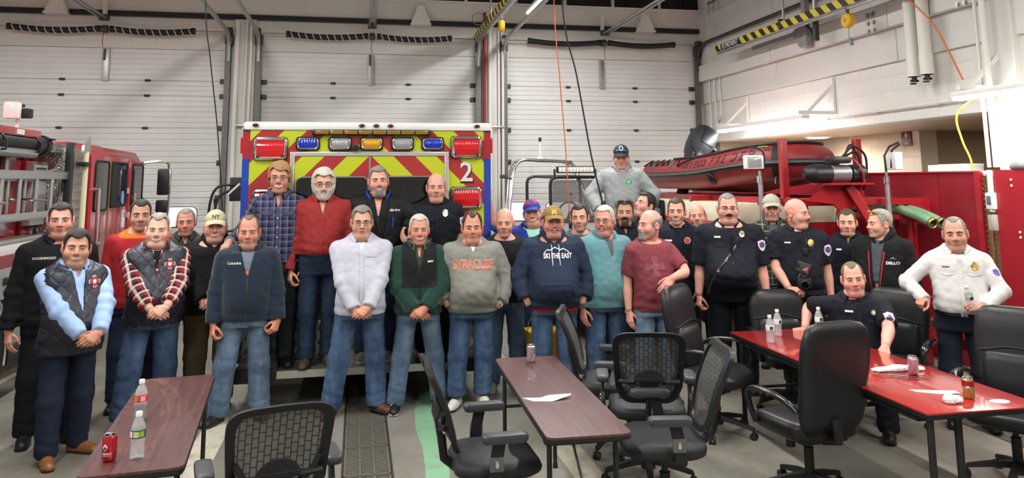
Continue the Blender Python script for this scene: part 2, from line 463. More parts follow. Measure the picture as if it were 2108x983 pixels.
def hand_caps(wrist, d, n, thumb_side, curl=.5, sc=1.05, spread=.0, thumb=.0):
    """capsules of a hand: d towards the fingers, n out of the back of the hand, thumb_side sign along n x d"""
    d = np.asarray(d, float); d /= np.linalg.norm(d); n = np.asarray(n, float); n = n-d*(n@d); n /= np.linalg.norm(n)
    l = np.cross(n, d)*thumb_side; w = np.asarray(wrist, float); palm = []; fing = []
    offs = (.030, .0105, -.0095, -.028); ml = (.084, .088, .083, .074)
    segs = ((.042, .026, .021), (.047, .029, .022), (.043, .027, .021), (.033, .021, .018)); rad = (.0098, .0100, .0094, .0084)
    for i in range(4):
        k0 = w+sc*(l*offs[i]*.55+d*.004); k1 = w+sc*(l*offs[i]+d*ml[i]+n*(.004 if i in (1, 2) else 0)); palm.append((k0, k1, .0135*sc, .0118*sc))
        p = k1; a = 0; cc = curl*(1+.07*(i-1))
        for j, L in enumerate(segs[i]):
            a += cc*(.9, 1.1, .75)[j]
            dr = d*math.cos(a)-n*math.sin(a)+l*spread*(1.5-i)*.12
            q = p+dr*L*sc; fing.append((p, q, rad[i]*sc*(1-.09*j), rad[i]*sc*(.93-.1*j))); p = q
    p = w+sc*(l*.024+d*.020-n*.006); a = .75-thumb*.5
    for j, (L, r0) in enumerate(((.044, .0135), (.033, .0112), (.027, .0098))):
        dr = d*math.cos(a)+l*math.sin(a)*.8-n*(.42+curl*.35); dr /= np.linalg.norm(dr); q = p+dr*L*sc
        fing.append((p, q, r0*sc, r0*sc*.86)); p = q; a -= .28+.3*curl
    return palm, fing
def hand_mesh(caps, wrist, fore_dir, h=.0052):
    palm, fing = caps; pts = np.array([p for c in palm+fing for p in c[:2]]+[wrist-fore_dir*.03])
    P, lo = grid(pts.min(0)-.022, pts.max(0)+.022, h)
    d = None
    for a, b, r1, r2 in palm:
        q = cone(P, a, b, r1, r2); d = q if d is None else smin(d, q, .012)
    f = None
    for a, b, r1, r2 in fing:
        q = cone(P, a, b, r1, r2); f = q if f is None else smin(f, q, .0022)
    d = smin(d, f, .006)
    d = smin(d, cone(P, wrist-fore_dir*.04, wrist+fore_dir*.008, .027, .023), .014)
    return surfnet(d, lo, h)

class Person:
    """a standing or seated figure; local frame faces -y, x to the right of the picture"""
    def __init__(s, sp):
        s.sp = sp; s.lod = sp.get('lod', 1.0); H = s.H = sp['H']; w = s.w = sp.get('w', 1.0); k = H/1.78; s.k = k
        s.hs = sp.get('hs', 1.155)*(.55+.45*k)
        s.root = empty('person', sp['loc'], sp.get('rz', 0), sp['label'], 'person', sp.get('group'))
        bel = sp.get('belly', 0); lean = sp.get('lean', (0, 0)); s.lean = lean; s.dz = dz = sp.get('dz', 0)   # dz: pelvis shift (seated)
        s.z0 = .52*H+dz
        def key(fz, a, b, cy): return (fz*H+dz, a*k*w, b*k*(w**1.15), cy*k, 0)
        bw = sp.get('hipw', 1.0)
        K = [key(.44, .168*bw, .118, .012), key(.50, .176*bw, .124+.3*bel, .008-.2*bel), key(.55, .172, .122+.8*bel, .0-.7*bel), key(.60, .166, .120+1.0*bel, -.004-.95*bel), key(.65, .166, .120+.75*bel, -.004-.75*bel),
             key(.70, .172, .122+.35*bel, .0-.35*bel), key(.745, .180, .124, .004), key(.780, .184, .114, .010), key(.808, .176, .098, .016), key(.830, .146, .084, .020), key(.846, .102, .072, .022), key(.864, .074, .064, .024), key(.886, .060, .058, .024)]
        s.K = densify(K, 4); s.sk = sp.get('sh', 1.0)
        sx = .184*k*(w**.75)*s.sk; sz = .788*H+dz
        s.sh = {-1: s.T((-sx, .016*k, sz)), 1: s.T((sx, .016*k, sz))}
        s.neck = s.T((0, .022*k, .850*H+dz))
        hy, hp, hr = [math.radians(v) for v in sp.get('head', (0, 0, 0))]   # yaw (+ turns to +x), pitch (+ looks up), roll
        s.R = rotm('Z', hy)@rotm('X', -hp)@rotm('Y', hr)
        s.hc = s.T((0, 0, H-.124*s.hs+dz))+np.array(sp.get('hoff', (0, -.012, 0)))
        s.arm = {}
        for sd in (-1, 1):
            a = sp.get('armL' if sd < 0 else 'armR') or dict(w=(sd*.235, -.03, .475), pole=(sd*.25, 1, 0))
            aw = list(a['w'])
            if aw[1] is None:
                zz = aw[2]*H+dz; aw[1] = (float(np.interp(zz, s.K[:, 0], s.K[:, 3])-np.interp(zz, s.K[:, 0], s.K[:, 2]))-a.get('gap', .055))/k
            wr = np.array(aw, float)*np.array([k, k, H]); wr[0] = a['w'][0]*k*(w**.6); wr[2] += dz
            el, wr = ik(s.sh[sd], wr, .296*k, .262*k, a.get('pole', (sd*.3, 1, 0))); s.arm[sd] = (s.sh[sd], el, wr, a)
        s.legs()
    def T(s, p):
        p = np.array(p, float); dzv = max(0, p[2]-s.z0) if hasattr(s, 'z0') else 0
        p[0] += s.lean[0]*dzv; p[1] += s.lean[1]*dzv; return p
    def unlean(s, P):
        q = np.maximum(P[2]-s.z0, 0); return [P[0]-s.lean[0]*q, P[1]-s.lean[1]*q, P[2]]
    def legs(s):
        sp = s.sp; H, k, w = s.H, s.k, s.w; s.leg = {}
        for sd in (-1, 1):
            f = sp.get('footL' if sd < 0 else 'footR', (sd*.125, .0, sd*14)); hip = np.array([sd*.088*k*w, .012*k, .515*H+s.dz])
            if 'kneeL' in sp:
                kn = np.array(sp['kneeL' if sd < 0 else 'kneeR'], float); an = np.array([f[0], f[1], .085])
            else:
                an = np.array([f[0], f[1]+.03, .052*H]); kn = (hip*.46+an*.54)+np.array([sd*.008, -.022, 0])
            s.leg[sd] = (hip, kn, an, f[2])
    # ---- garment fields
    def torso(s, P, off): return stack(s.unlean(P), s.K)-off
    def top_sdf(s, P, g, cls=False):
        off = g.get('off', .012); d = s.torso(P, off); H = s.H; sl = g.get('sleeve', 'long'); arms = None; fold = g.get('fold', .005)
        sw = g.get('sw', 1.0)*(s.w**.6)*s.k
        cl = None
        if sl != 'none':
            for sd in (-1, 1):
                a, e, wv, _ = s.arm[sd]; r = np.array([.060, .055, .043])*sw+off-.008; 
                if sl == 'long':
                    d1 = cone(P, a, e, r[0], r[1]); d2, t2 = cone(P, e, wv, r[1]*1.0, r[2], True); q = smin(d1, d2, .03)
                    dr = (wv-e)/np.linalg.norm(wv-e); cut = sum((P[i]-(wv[i]-dr[i]*g.get('cuff', .0)))*dr[i] for i in range(3)); near = d2 < .06
                    q = np.where(near & (cut > -.05), np.maximum(q, cut), q)
                    if fold: q = q+fold*.9*np.sin(np.clip(sum((P[i]-e[i])*dr[i] for i in range(3)), -.3, .3)*75+6*P[0]+9*P[1])*np.exp(-(sum((P[i]-e[i])**2 for i in range(3)))/.016)
                else:
                    t = g.get('slen', .62); m = a+(e-a)*t; dr = (e-a)/np.linalg.norm(e-a); q = cone(P, a, a+(e-a)*min(1, t+.25), r[0], r[0]*.93); cut = sum((P[i]-m[i])*dr[i] for i in range(3))
                    q = np.maximum(q, cut)
                arms = q if arms is None else np.minimum(arms, q)
            if cls: return d, arms
            d = smin(d, arms, .022)
        elif cls: return d, d+1
        zh = g.get('hem', .47)*H+s.dz; x, y, z = P
        if fold: d = d+fold*wrinkle(P, s.sp.get('seed', 1)+3, g.get('ff', 1.0))+fold*.6*np.sin(70*z+9*x)*np.exp(-((z-zh-.06)/.07)**2)
        d = np.where((np.abs(x-s.lean[0]*np.maximum(z-s.z0, 0)) < .26*s.w*s.k) & (z < zh+.12) & (s.torso(P, off) < .03) | (z < zh-.3), np.maximum(d, (zh+g.get('hemtilt', 0)*y)-z), d) if sl == 'long' else np.maximum(d, zh-z)
        q = s.unlean(P); nk = s.neck
        # neck opening
        op = g.get('open', 'crew')
        cut = -((z-nk[2]-g.get('nz', .010))-np.clip(g.get('nt', .55)*(y-nk[1]), -.06, .03))*.87
        if op == 'v' or op == 'open':
            zb = g.get('vb', .74)*H+s.dz; zt = nk[2]+.03; vw = g.get('vw', .05); wv_ = vw*np.clip((z-zb)/(zt-zb), 0, 1.3)
            c2 = np.maximum(np.maximum(np.abs(q[0])-wv_, zb-z), q[1]+.02); cut = np.minimum(cut, c2)
        d = smax(d, -cut, .008)
        if sl == 'none' and g.get('armhole', True):
            for sd in (-1, 1):
                a = s.sh[sd]; ar = np.sqrt((y-a[1])**2/1.0+((z-a[2]+.055)/1.35)**2)-.088*s.k*s.w**.5; side = sd*(x-a[0])+.022
                d = np.maximum(d, -np.maximum(ar, -(side+.0)))
        return d
    def make_top(s, g, name, mats, h=.0135):
        h *= s.lod
        z0 = g.get('hem', .47)*s.H+s.dz-.03
        pts = [s.neck+[0, 0, .03], s.neck*[1, 1, 0]+[0, 0, z0]]; a = s.K[:, 1].max()+.04; b = s.K[:, 2].max()+.05
        lo = np.array([-a, s.K[:, 3].min()-b, z0]); hi = np.array([a, b+.03, s.neck[2]+.06])
        lo = np.minimum(lo, lo+[s.lean[0]*.6, s.lean[1]*.6, 0]); hi = np.maximum(hi, hi+[s.lean[0]*.6, s.lean[1]*.6, 0])
        if g.get('sleeve', 'long') != 'none':
            for sd in (-1, 1):
                A = s.arm[sd]
                for p, r in ((A[0], .12), (A[1], .1), (A[2], .08)):
                    if g.get('sleeve') == 'short' and p is A[2]: continue
                    lo = np.minimum(lo, p-r); hi = np.maximum(hi, p+r)
        P, o = grid(lo, hi, h); V, Q = surfnet(s.top_sdf(P, g), o, h)
        Pv = [V[:, i].astype(np.float32) for i in range(3)]
        td, ad = s.top_sdf(Pv, g, True); onarm = (ad < td)
        cl = np.stack([V[:, 0]-s.lean[0]*np.maximum(V[:, 2]-s.z0, 0), V[:, 2], np.zeros(len(V))], 1)
        if g.get('sleeve', 'long') != 'none':
            for sd in (-1, 1):
                a, e, wv, _ = s.arm[sd]; m = onarm & (np.sign(V[:, 0]-s.lean[0]*np.maximum(V[:, 2]-s.z0, 0)+1e-6) == sd)
                p = V[m]; d1, t1 = cone(p.T, a, e, .06, .06, True); d2, t2 = cone(p.T, e, wv, .06, .06, True)
                L1 = np.linalg.norm(e-a); L2 = np.linalg.norm(wv-e); sarc = np.where(d1 < d2, t1*L1, L1+t2*L2)
                ax_ = np.where((d1 < d2)[:, None], a+(e-a)*t1[:, None], e+(wv-e)*t2[:, None]); rv = p-ax_
                ang = np.arctan2(rv[:, 0]*sd, -rv[:, 1]); cl[m] = np.stack([ang*.055*sd, -sarc, np.ones(m.sum())], 1)
        mi = None
        if g.get('zone') is not None:
            C = V[Q].mean(1); oa = onarm[Q].mean(1) > .5; mi = g['zone'](s, C, oa)
        o_ = to_mesh(name, V, Q, mats, s.root, mi, cl); s.last = g
        return o_
    def pants_sdf(s, P, g):
        H, k, w = s.H, s.k, s.w; x, y, z = P; off = g.get('off', .006); d = None; fold = g.get('fold', .006); lw = g.get('lw', 1.0)*(.45+.55*w)*k
        seated = 'kneeL' in s.sp
        for sd in (-1, 1):
            hp, kn, an, _ = s.leg[sd]; ru, rk, ra = .086*lw+off, .074*lw+off, (.066+g.get('flare', 0))*lw+off
            d1 = cone(P, hp, kn, ru, rk); d2 = cone(P, kn, an, rk, ra); q = smin(d1, d2, .03)
            dd = (an-kn)/np.linalg.norm(an-kn)
            t = sum((P[i]-an[i])*dd[i] for i in range(3))
            if fold: q = q+fold*.45*np.sin(t*85+16*x*sd+14*y)*np.exp(-((t+.07)/.07)**2)+fold*.35*np.sin(t*60+24*x+9*y)*np.exp(-(sum((P[i]-kn[i])**2 for i in range(3)))/.02)
            q = np.where(t > -.1, np.maximum(q, t-g.get('hemdrop', .028)), q)
            d = q if d is None else np.minimum(d, q)
        pel = stack(P, s.K)-off
        pel = np.maximum(pel, .455*H+s.dz-z) if not seated else np.maximum(pel, .45*H+s.dz-z)
        d = smin(d, pel, .03)
        d = np.maximum(d, z-(g.get('rise', .565)*H+s.dz))
        if fold: d = d+fold*.9*wrinkle(P, s.sp.get('seed', 1)+9, .85)
        return d
    def make_pants(s, g, mats, h=.015):
        h *= s.lod**1.5
        pts = np.array([p for sd in (-1, 1) for p in s.leg[sd][:3]]); lo = pts.min(0)-.15; hi = pts.max(0)+.15
        a = s.K[:, 1].max()+.02; b = s.K[:, 2].max()+.03; hi[2] = g.get('rise', .565)*s.H+s.dz+.02; lo[2] = max(lo[2], .0)
        lo[:2] = np.minimum(lo[:2], [-a, s.K[:, 3].min()-b]); hi[:2] = np.maximum(hi[:2], [a, b])
        P, o = grid(lo, hi, h); V, Q = surfnet(s.pants_sdf(P, g), o, h)
        cl = V.copy(); 
        return to_mesh(g.get('name', 'trousers'), V, Q, mats, s.root, None, cl)
    def make_shoes(s, m_up, m_sole, kind='shoe', laces=None):
        for sd in (-1, 1):
            hp, kn, an, yaw = s.leg[sd]; h = .011; k = s.k
            P, o = grid((-.075, -.24, -.005), (.075, .10, .135), h)
            d = cone(P, (0, .035, .035), (0, -.145, .030), .040*k, .036*k)
            d = smin(d, cone(P, (.004*-sd, -.07, .034), (.004*-sd, -.165, .026), .047*k, .036*k), .02)
            d = smin(d, cone(P, (0, .03, .05), (0, .035, .11), .042*k, .045*k), .03)
            d = smin(d, cone(P, (0, .0, .06), (0, -.08, .042), .038*k, .034*k), .03)
            sole = np.maximum(np.sqrt((P[0]/(.043*k))**2+((np.abs(P[1]+.058)-.085)/(.043*k)).clip(0)**2)-1, 0)*.04-.003
            sole = np.maximum(np.maximum(sole, P[2]-.021), .002-P[2])
            d = np.minimum(np.maximum(d, .014-P[2]), sole)
            V, Q = surfnet(d, o, h); C = V[Q].mean(1); mi = (C[:, 2] < .019).astype(int)
            V = V@rotm('Z', math.radians(yaw)).T+np.array([an[0], an[1], 0 if 'kneeL' not in s.sp else an[2]-.085])
            sh = to_mesh('shoe', V, Q, [m_up, m_sole], s.root, mi)
            if laces:
                mb = MB()
                for t in range(4):
                    y = -.080-.020*t; z = .074-.0085*t; mb.tube([(-.024, y+.008, z-.008), (0, y, z+.003), (.024, y-.008, z-.008)], .0042, 6)
                mb.tube([(-.034, -.085, .066), (-.014, -.074, .086), (0, -.078, .084), (.016, -.070, .086), (.036, -.082, .066)], .004, 6)
                Vv = np.array(mb.v)@rotm('Z', math.radians(yaw)).T+np.array([an[0], an[1], 0]); mb.v = [tuple(q) for q in Vv]
                mb.build('laces', laces, sh)
    # ---- the body itself
    def X(s, V): return (np.asarray(V)*s.hs)@s.R.T+s.hc
    def inv(s, p): return ((np.asarray(p)-s.hc)@s.R)/s.hs
    def make_body(s, hd):
        sp = s.sp; A = Acc(); h = .0058
        nb = s.inv(s.neck+[0, .004, -.05]); P, lo = grid((-.112, -.128, -.265), (.112, .125, .135), h)
        d = head_sdf(P, hd)
        d = smin(d, cone(P, (0, .022, -.055), nb, (.053+.010*hd.get('fat', 0))*hd.get('neckw', 1), (.060+.010*hd.get('fat', 0))*hd.get('neckw', 1)), .022)
        V, Q = surfnet(d, lo, h); ax = np.abs(V[:, 0])
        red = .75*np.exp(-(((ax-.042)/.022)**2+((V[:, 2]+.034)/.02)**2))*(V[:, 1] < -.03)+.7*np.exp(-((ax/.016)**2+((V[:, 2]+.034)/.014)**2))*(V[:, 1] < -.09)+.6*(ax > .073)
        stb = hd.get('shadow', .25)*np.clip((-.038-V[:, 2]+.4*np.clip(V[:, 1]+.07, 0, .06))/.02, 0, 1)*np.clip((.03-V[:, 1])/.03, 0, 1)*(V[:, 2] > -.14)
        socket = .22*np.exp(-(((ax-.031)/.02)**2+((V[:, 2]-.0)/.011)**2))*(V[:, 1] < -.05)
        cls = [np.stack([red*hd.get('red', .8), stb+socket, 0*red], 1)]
        A.add(s.X(V), Q, 0); n0 = len(V)
        # eyes, brows, mouth
        sm = hd.get('smile', .3); op = hd.get('eye', .6); gz = hd.get('gaze', 0); e = MB()
        for sd in (-1, 1):
            e.ball((sd*.031, -.0885, -.001), (.0148, .0058, .0066*op), 10, 1); e.ball((sd*.031+gz, -.0925, -.001), (.0062, .0032, .0064*min(1, op*1.05)), 8, 2)
            e.tube([(sd*.0165, -.0880, -.001+.001*op), (sd*.024, -.0945, .0040*op+.001), (sd*.033, -.0945, .0056*op+.001), (sd*.042, -.0905, .0030*op), (sd*.0485, -.083, -.0015)], .0015, 5, 5)
            br = hd.get('brow', 0); bz = .0155
            e.tube([(sd*.013, -.0955, bz+br*.3), (sd*.022, -.0965, bz+.0035), (sd*.033, -.0935, bz+.0055), (sd*.043, -.0865, bz+.003), (sd*.050, -.079, bz-.002)], [.0028, .0042, .0040, .0032, .0016], 6, 6)
        cx = .0270+.0095*sm; cz = -.0685+.0135*sm
        opn = hd.get('open', 0)
        if sm > .42 or opn:
            g2 = max(opn, .0052+.006*(sm-.42))
            e.ball((0, -.0900, -.0672+.003*sm), (.0255+.007*sm, .0090, g2), 12, 4 if not opn else 7)
            if opn: e.ball((0, -.0915, -.0675+.002*sm+g2*.5), (.019+.004*sm, .0085, g2*.5), 12, 4)
            uo = g2*.90
        else: uo = .0012; e.tube([(-cx, -.0845, cz), (-.010, -.0972, -.0672), (.010, -.0972, -.0672), (cx, -.0845, cz)], .0016, 5, 7)
        e.tube([(-cx, -.0835, cz), (-.013, -.0955, -.0645+uo), (-.003, -.0985, -.0628+uo), (0, -.0985, -.0633+uo), (.003, -.0985, -.0628+uo), (.013, -.0955, -.0645+uo), (cx, -.0835, cz)], [.0016, .0030, .0034, .0032, .0034, .0030, .0016], 6, 3)
        e.tube([(-cx, -.0835, cz), (-.013, -.0945, -.0715-uo), (0, -.0975, -.0735-uo), (.013, -.0945, -.0715-uo), (cx, -.0835, cz)], [.0016, .0036, .0046, .0036, .0016], 6, 3)
        for mi in range(1, 8):
            sub = MB(); sub.v = e.v; sub.f = [f for f, m in zip(e.f, e.mi) if m == mi]
            if sub.f:
                used = sorted({i for f in sub.f for i in f}); mp = {u: i for i, u in enumerate(used)}
                sub.f = [tuple(mp[i] for i in f) for f in sub.f]; sub.v = [e.v[u] for u in used]
                sub.v = [tuple(q) for q in s.X(np.array(sub.v))]; n1 = A.n; A.mb(sub, mi); cls.append(np.zeros((A.n-n1, 3)))
        # arms and hands
        for sd in (-1, 1):
            a, el, wr, ar = s.arm[sd]; r = np.array([.052, .044, .030])*s.k*(s.w**.4)
            fd = (wr-el)/np.linalg.norm(wr-el); wr2 = wr+fd*.012
            mb = MB(); pts = [a+[0, 0, -.02], a*.5+el*.5, a*.15+el*.85, el*.85+wr*.15, el*.62+wr*.38, el*.3+wr*.7, wr2]; mb.tube(smoothpath(pts, 3), np.interp(np.linspace(0, 6, 19), range(7), [r[0], r[0]*.98, r[1]*1.03, r[1]*1.04, r[1]*1.05, r[2]*1.22, r[2]*.98]), 14)
            n1 = A.n; A.mb(mb, 0); cls.append(np.zeros((A.n-n1, 3)))
            if ar.get('hand', 1):
                hd_ = np.asarray(ar.get('hd', fd), float); nn = np.asarray(ar.get('hn', (sd, -.3, .2)), float)
                caps = hand_caps(wr2, hd_, nn, ar.get('ts', -sd), ar.get('curl', .45), ar.get('hsc', 1.06), ar.get('spread', 0), ar.get('thumb', 0))
                V, Q = hand_mesh(caps, wr2, fd); n1 = A.n; A.add(V, Q, 0); cl = np.zeros((len(V), 3)); cl[:, 0] = .35; cls.append(cl)
        # trunk and legs under the clothes
        a = s.K[:, 1].max(); b = s.K[:, 2].max(); P, lo = grid((-a-.35*abs(s.lean[0])-.02, s.K[:, 3].min()-b-.35*abs(s.lean[1]), .50*s.H+s.dz), (a+.35*abs(s.lean[0])+.02, b+.03+.35*abs(s.lean[1]), s.neck[2]+.05), .021)
        V, Q = surfnet(s.torso(P, -.010), lo, .021); A.add(V, Q, 0); cls.append(np.zeros((len(V), 3)))
        for sd in (-1, 1):
            hp, kn, an, _ = s.leg[sd]; mb = MB(); mb.tube([hp, kn, an], [.07*s.k, .05*s.k, .035*s.k], 10); n1 = A.n; A.mb(mb, 0); cls.append(np.zeros((A.n-n1, 3)))
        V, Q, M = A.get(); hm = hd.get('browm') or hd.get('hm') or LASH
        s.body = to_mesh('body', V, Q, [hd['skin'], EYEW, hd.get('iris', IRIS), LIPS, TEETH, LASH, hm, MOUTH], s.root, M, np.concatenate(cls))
        s.body['label'] = 'body with head, arms and hands'
        hs = hd.get('hair')
        hdd = dict(hd); hdd['seed'] = sp.get('seed', 1)
        if hd.get('cap'): hdd['hairlen'] = .003
        if hs and hs != 'bald':
            P, lo = grid((-.112, -.125, -.15), (.112, .14, .165), .0064); V, Q = surfnet(hair_sdf(P, hdd, hs), lo, .0064); to_mesh('hair', s.X(V), Q, hd['hm'], s.root)
        for kind, bm in hd.get('beard', ()):
            P, lo = grid((-.10, -.128, -.16), (.10, .03, .0), .0052); V, Q = surfnet(beard_sdf(P, hdd, kind), lo, .0052); to_mesh('moustache' if kind == 'mustache' else 'beard', s.X(V), Q, bm, s.root)
        if hd.get('glasses'): s.glasses(hd['glasses'])
        if hd.get('cap'): s.cap(hd['cap'])
    def glasses(s, m, up=0):
        mb = MB()
        for sd in (-1, 1):
            P = [(sd*.033+x, -.1045+.004*(abs(x)/.02), -.004+z) for x, z in rrect(.050, .030, .010, 4)]; mb.tube(P, .0017, 5, closed=True)
            mb.tube([(sd*.058, -.100, .003), (sd*.074, -.085, .003), (sd*.083, .0, .006), (sd*.084, .02, -.008)], .0018, 5)
        mb.tube([(-.009, -.1055, -.001), (0, -.1075, .002), (.009, -.1055, -.001)], .0016, 5)
        g = MB()
        mb.v = [tuple(q) for q in s.X(np.array(mb.v))]; o = mb.build('glasses', m, s.root)
        for sd in (-1, 1):
            g = MB(); P = [(sd*.033+x, -.1045+.004*(abs(x)/.02), -.004+z) for x, z in rrect(.049, .029, .010, 4)]; g.add(s.X(np.array(P)), [tuple(range(len(P)))]); g.build('lens', LENS, o)
    def cap(s, c):
        """baseball cap: crown, brim, button"""
        tilt = c.get('tilt', 0); P, lo = grid((-.115, -.13, -.02), (.115, .135, .165), .0065)
        d = ell(P, (0, .010, .040), (.0860, .107, .097)); low = .040-.14*P[1]*1.0+c.get('dz', 0)
        d = np.maximum(d, (low-P[2])*.95); V, Q = surfnet(d, lo, .0065)
        mi = None
        if c.get('zone'): mi = c['zone'](V[Q].mean(1))
        o = to_mesh('cap', s.X(V), Q, c['m'], s.root, mi)
        top = []; bot = []; n = 14; rows = 6
        mb = MB(); G = []
        for j in range(rows+1):
            t = j/rows; row = []
            for i in range(n+1):
                a = -1.2+2.4*i/n; x = .080*math.sin(a)*(1+.06*t); yb = -.058-.042*math.cos(a); y = yb-.060*t*max(0, math.cos(a*1.05))**.6
                z = .040-.14*yb+c.get('dz', 0)+.003-.016*t-c.get('bdip', .010)*t-.026*(abs(math.sin(a))**2)*(.25+.75*t)
                row.append((x, y, z))
            G.append(row)
        for dz in (0, -.0035): mb.add([(x, y, z+dz) for r_ in G for x, y, z in r_], [((j*(n+1)+i), (j*(n+1)+i+1), ((j+1)*(n+1)+i+1), ((j+1)*(n+1)+i)) if dz == 0 else ((j*(n+1)+i), ((j+1)*(n+1)+i), ((j+1)*(n+1)+i+1), (j*(n+1)+i+1)) for j in range(rows) for i in range(n)])
        N_ = (n+1)*(rows+1); mb.f += [(rows*(n+1)+i, rows*(n+1)+i+1, N_+rows*(n+1)+i+1, N_+rows*(n+1)+i) for i in range(n)]; mb.mi += [0]*n
        mb.v = [tuple(q) for q in s.X(np.array(mb.v))]; mb.build('brim', c.get('brim', c['m'][0] if hasattr(c['m'], '__len__') else c['m']), o)
        b = MB().ball((0, .010, .136), (.007, .007, .004), 8); b.v = [tuple(q) for q in s.X(np.array(b.v))]; b.build('button', c.get('brim', c['m'][0] if hasattr(c['m'], '__len__') else c['m']), o)
        if c.get('badge'):
            for (v, f, m, sc, dzb) in c['badge']:
                pts = []
                for x, y in v:
                    x, y = x*sc, y*sc+.076+dzb; k_ = max(0, 1-(x/.0860)**2-((y-.040)/.097)**2); pts.append((x, .010-.107*math.sqrt(k_)-.0025, y))
                g = MB(); g.add(s.X(np.array(pts)), f); g.build('cap_badge', m, o, None)
    def front(s, x, z, g=None, off=.0):
        """y of the garment front at x, z (metres)"""
        T_ = np.arange(-.6, .15, .005); P = [np.full(len(T_), x, np.float32), T_.astype(np.float32), np.full(len(T_), z, np.float32)]; D = s.top_sdf(P, g or s.last); return float(T_[(D < 0).argmax()])-off
    # ---- things sewn on: polygons projected on a garment along a ray
    def decal(s, name, v, f, c, m, g=None, ax=(1, 0, 0), ay=(0, 0, 1), sc=1.0, off=.003, parent=None, pants=False, sub=0, absc=False):
        g = g or s.last; ax = np.array(ax, float); ay = np.array(ay, float); dr = np.cross(ay, ax); dr = -dr/np.linalg.norm(dr)
        dr = np.cross(ax, ay); dr = -dr   # into the cloth
        if not absc and .64 < c[2] < .80 and name not in ('placket', 'button', 'zip', 'red_edge', 'tee_print'): c = (c[0], c[1], min(c[2]+.045, .80))
        c = np.array([c[0]*s.k, c[1], c[2]*s.H+s.dz]) if not absc else np.asarray(c, float); v = np.asarray(v)*sc
        if sub:
            v, f = subdiv2(v, f, sub)
        O = c+v[:, :1]*ax+v[:, 1:2]*ay; T_ = np.arange(-.35, .25, .006); out = []
        Pt = O[:, None, :]+T_[None, :, None]*dr; sh = Pt.shape[:2]; Pf = [Pt[..., i].ravel().astype(np.float32) for i in range(3)]
        D = (s.pants_sdf(Pf, g) if pants else s.top_sdf(Pf, g)).reshape(sh); hit = (D < 0).argmax(1); ok = (D < 0).any(1)
        i0 = np.maximum(hit-1, 0); r_ = np.arange(len(O)); da = D[r_, i0]; db = D[r_, hit]; t = T_[i0]+(T_[hit]-T_[i0])*np.clip(da/np.where(np.abs(da-db) < 1e-6, 1, da-db), 0, 1)
        t[~ok] = np.median(t[ok]) if ok.any() else 0
        med = np.median(t); t = np.clip(t, med-.05, med+.05)
        V = O+(t-off)[:, None]*dr
        mb = MB(); mb.add(V, f); return mb.build(name, m, parent or s.root, 180)
def subdiv2(v, f, mx):
    """split triangles of a flat shape until edges are shorter than mx"""
    bm = bmesh.new(); vs = [bm.verts.new((x, y, 0)) for x, y in v]
    for q in f:
        try: bm.faces.new([vs[i] for i in q])
        except ValueError: pass
    bmesh.ops.triangulate(bm, faces=bm.faces[:])
    for _ in range(5):
        E_ = [e for e in bm.edges if e.calc_length() > mx]
        if not E_: break
        bmesh.ops.subdivide_edges(bm, edges=E_, cuts=1); bmesh.ops.triangulate(bm, faces=bm.faces[:])
    bm.verts.index_update(); V = np.array([q.co[:2] for q in bm.verts]); F = [tuple(p.index for p in q.verts) for q in bm.faces]; bm.free(); return V, F
def collar_shirt(s, m, spread=.028, name='collar', r0=.066, drop=.050, hgt=.040, point=.045, thick=.006):
    """folded collar with two points at the throat"""
    c = s.neck+[0, 0, .0]; n = 26; a0 = .42; G = []
    for i in range(n+1):
        a = a0+(2*PI-2*a0)*i/n; fr = max(0, math.cos(a)); e = min(i, n-i)/n
        back = (1-math.cos(a))/2
        q = np.array([math.sin(a), -math.cos(a), 0]); base = c+q*np.array([r0+.002, r0+.012, 0])*s.hs+np.array([0, -.006, -.004-.040*fr])
        tp = base+q*.006+np.array([0, 0, hgt*(.75+.25*back)]); lowr = .020+.016*back; ext = max(0, 1-e*9)
        bt = base+q*(lowr+.010*fr)+np.array([0, -.004*fr, -.004-.018*back-point*ext*.75])+np.array([math.copysign(spread*ext*.35, math.sin(a)), 0, 0])
        G.append([base, tp, (tp+bt)/2+q*.008+np.array([0, 0, .008]), bt])
    mb = MB(); k = 4; V = [p for r in G for p in r]; mb.add(V, [(i*k+j, i*k+j+1, (i+1)*k+j+1, (i+1)*k+j) for i in range(n) for j in range(k-1)])
    o = mb.build(name, m, s.root, 180); so = o.modifiers.new('s', 'SOLIDIFY'); so.thickness = thick; so.offset = 0
    return o
def collar_stand(s, m, name='collar', r0=.074, hgt=.055, gap=.35, flare=.010, thick=.010, drop=.05, zo=-.02, m2=None):
    c = s.neck+[0, 0, zo]; n = 26; G = []
    for i in range(n+1):
        a = gap+(2*PI-2*gap)*i/n; fr = max(0, math.cos(a)); q = np.array([math.sin(a), -math.cos(a), 0])
        base = c+q*np.array([r0, r0+.008, 0])*s.hs+np.array([0, -.012*fr, -drop*fr**1.5]); tp = base+q*(flare+.014*fr)+np.array([0, 0, hgt])
        G.append([base, base*.5+tp*.5+q*.004, tp])
    mb = MB(); k = 3; V = [p for r in G for p in r]; mb.add(V, [(i*k+j, i*k+j+1, (i+1)*k+j+1, (i+1)*k+j) for i in range(n) for j in range(k-1)])
    o = mb.build(name, [m, m2 or m], s.root, 180); so = o.modifiers.new('s', 'SOLIDIFY'); so.thickness = thick; so.offset = 0
    if m2: so.material_offset = 0
    return o
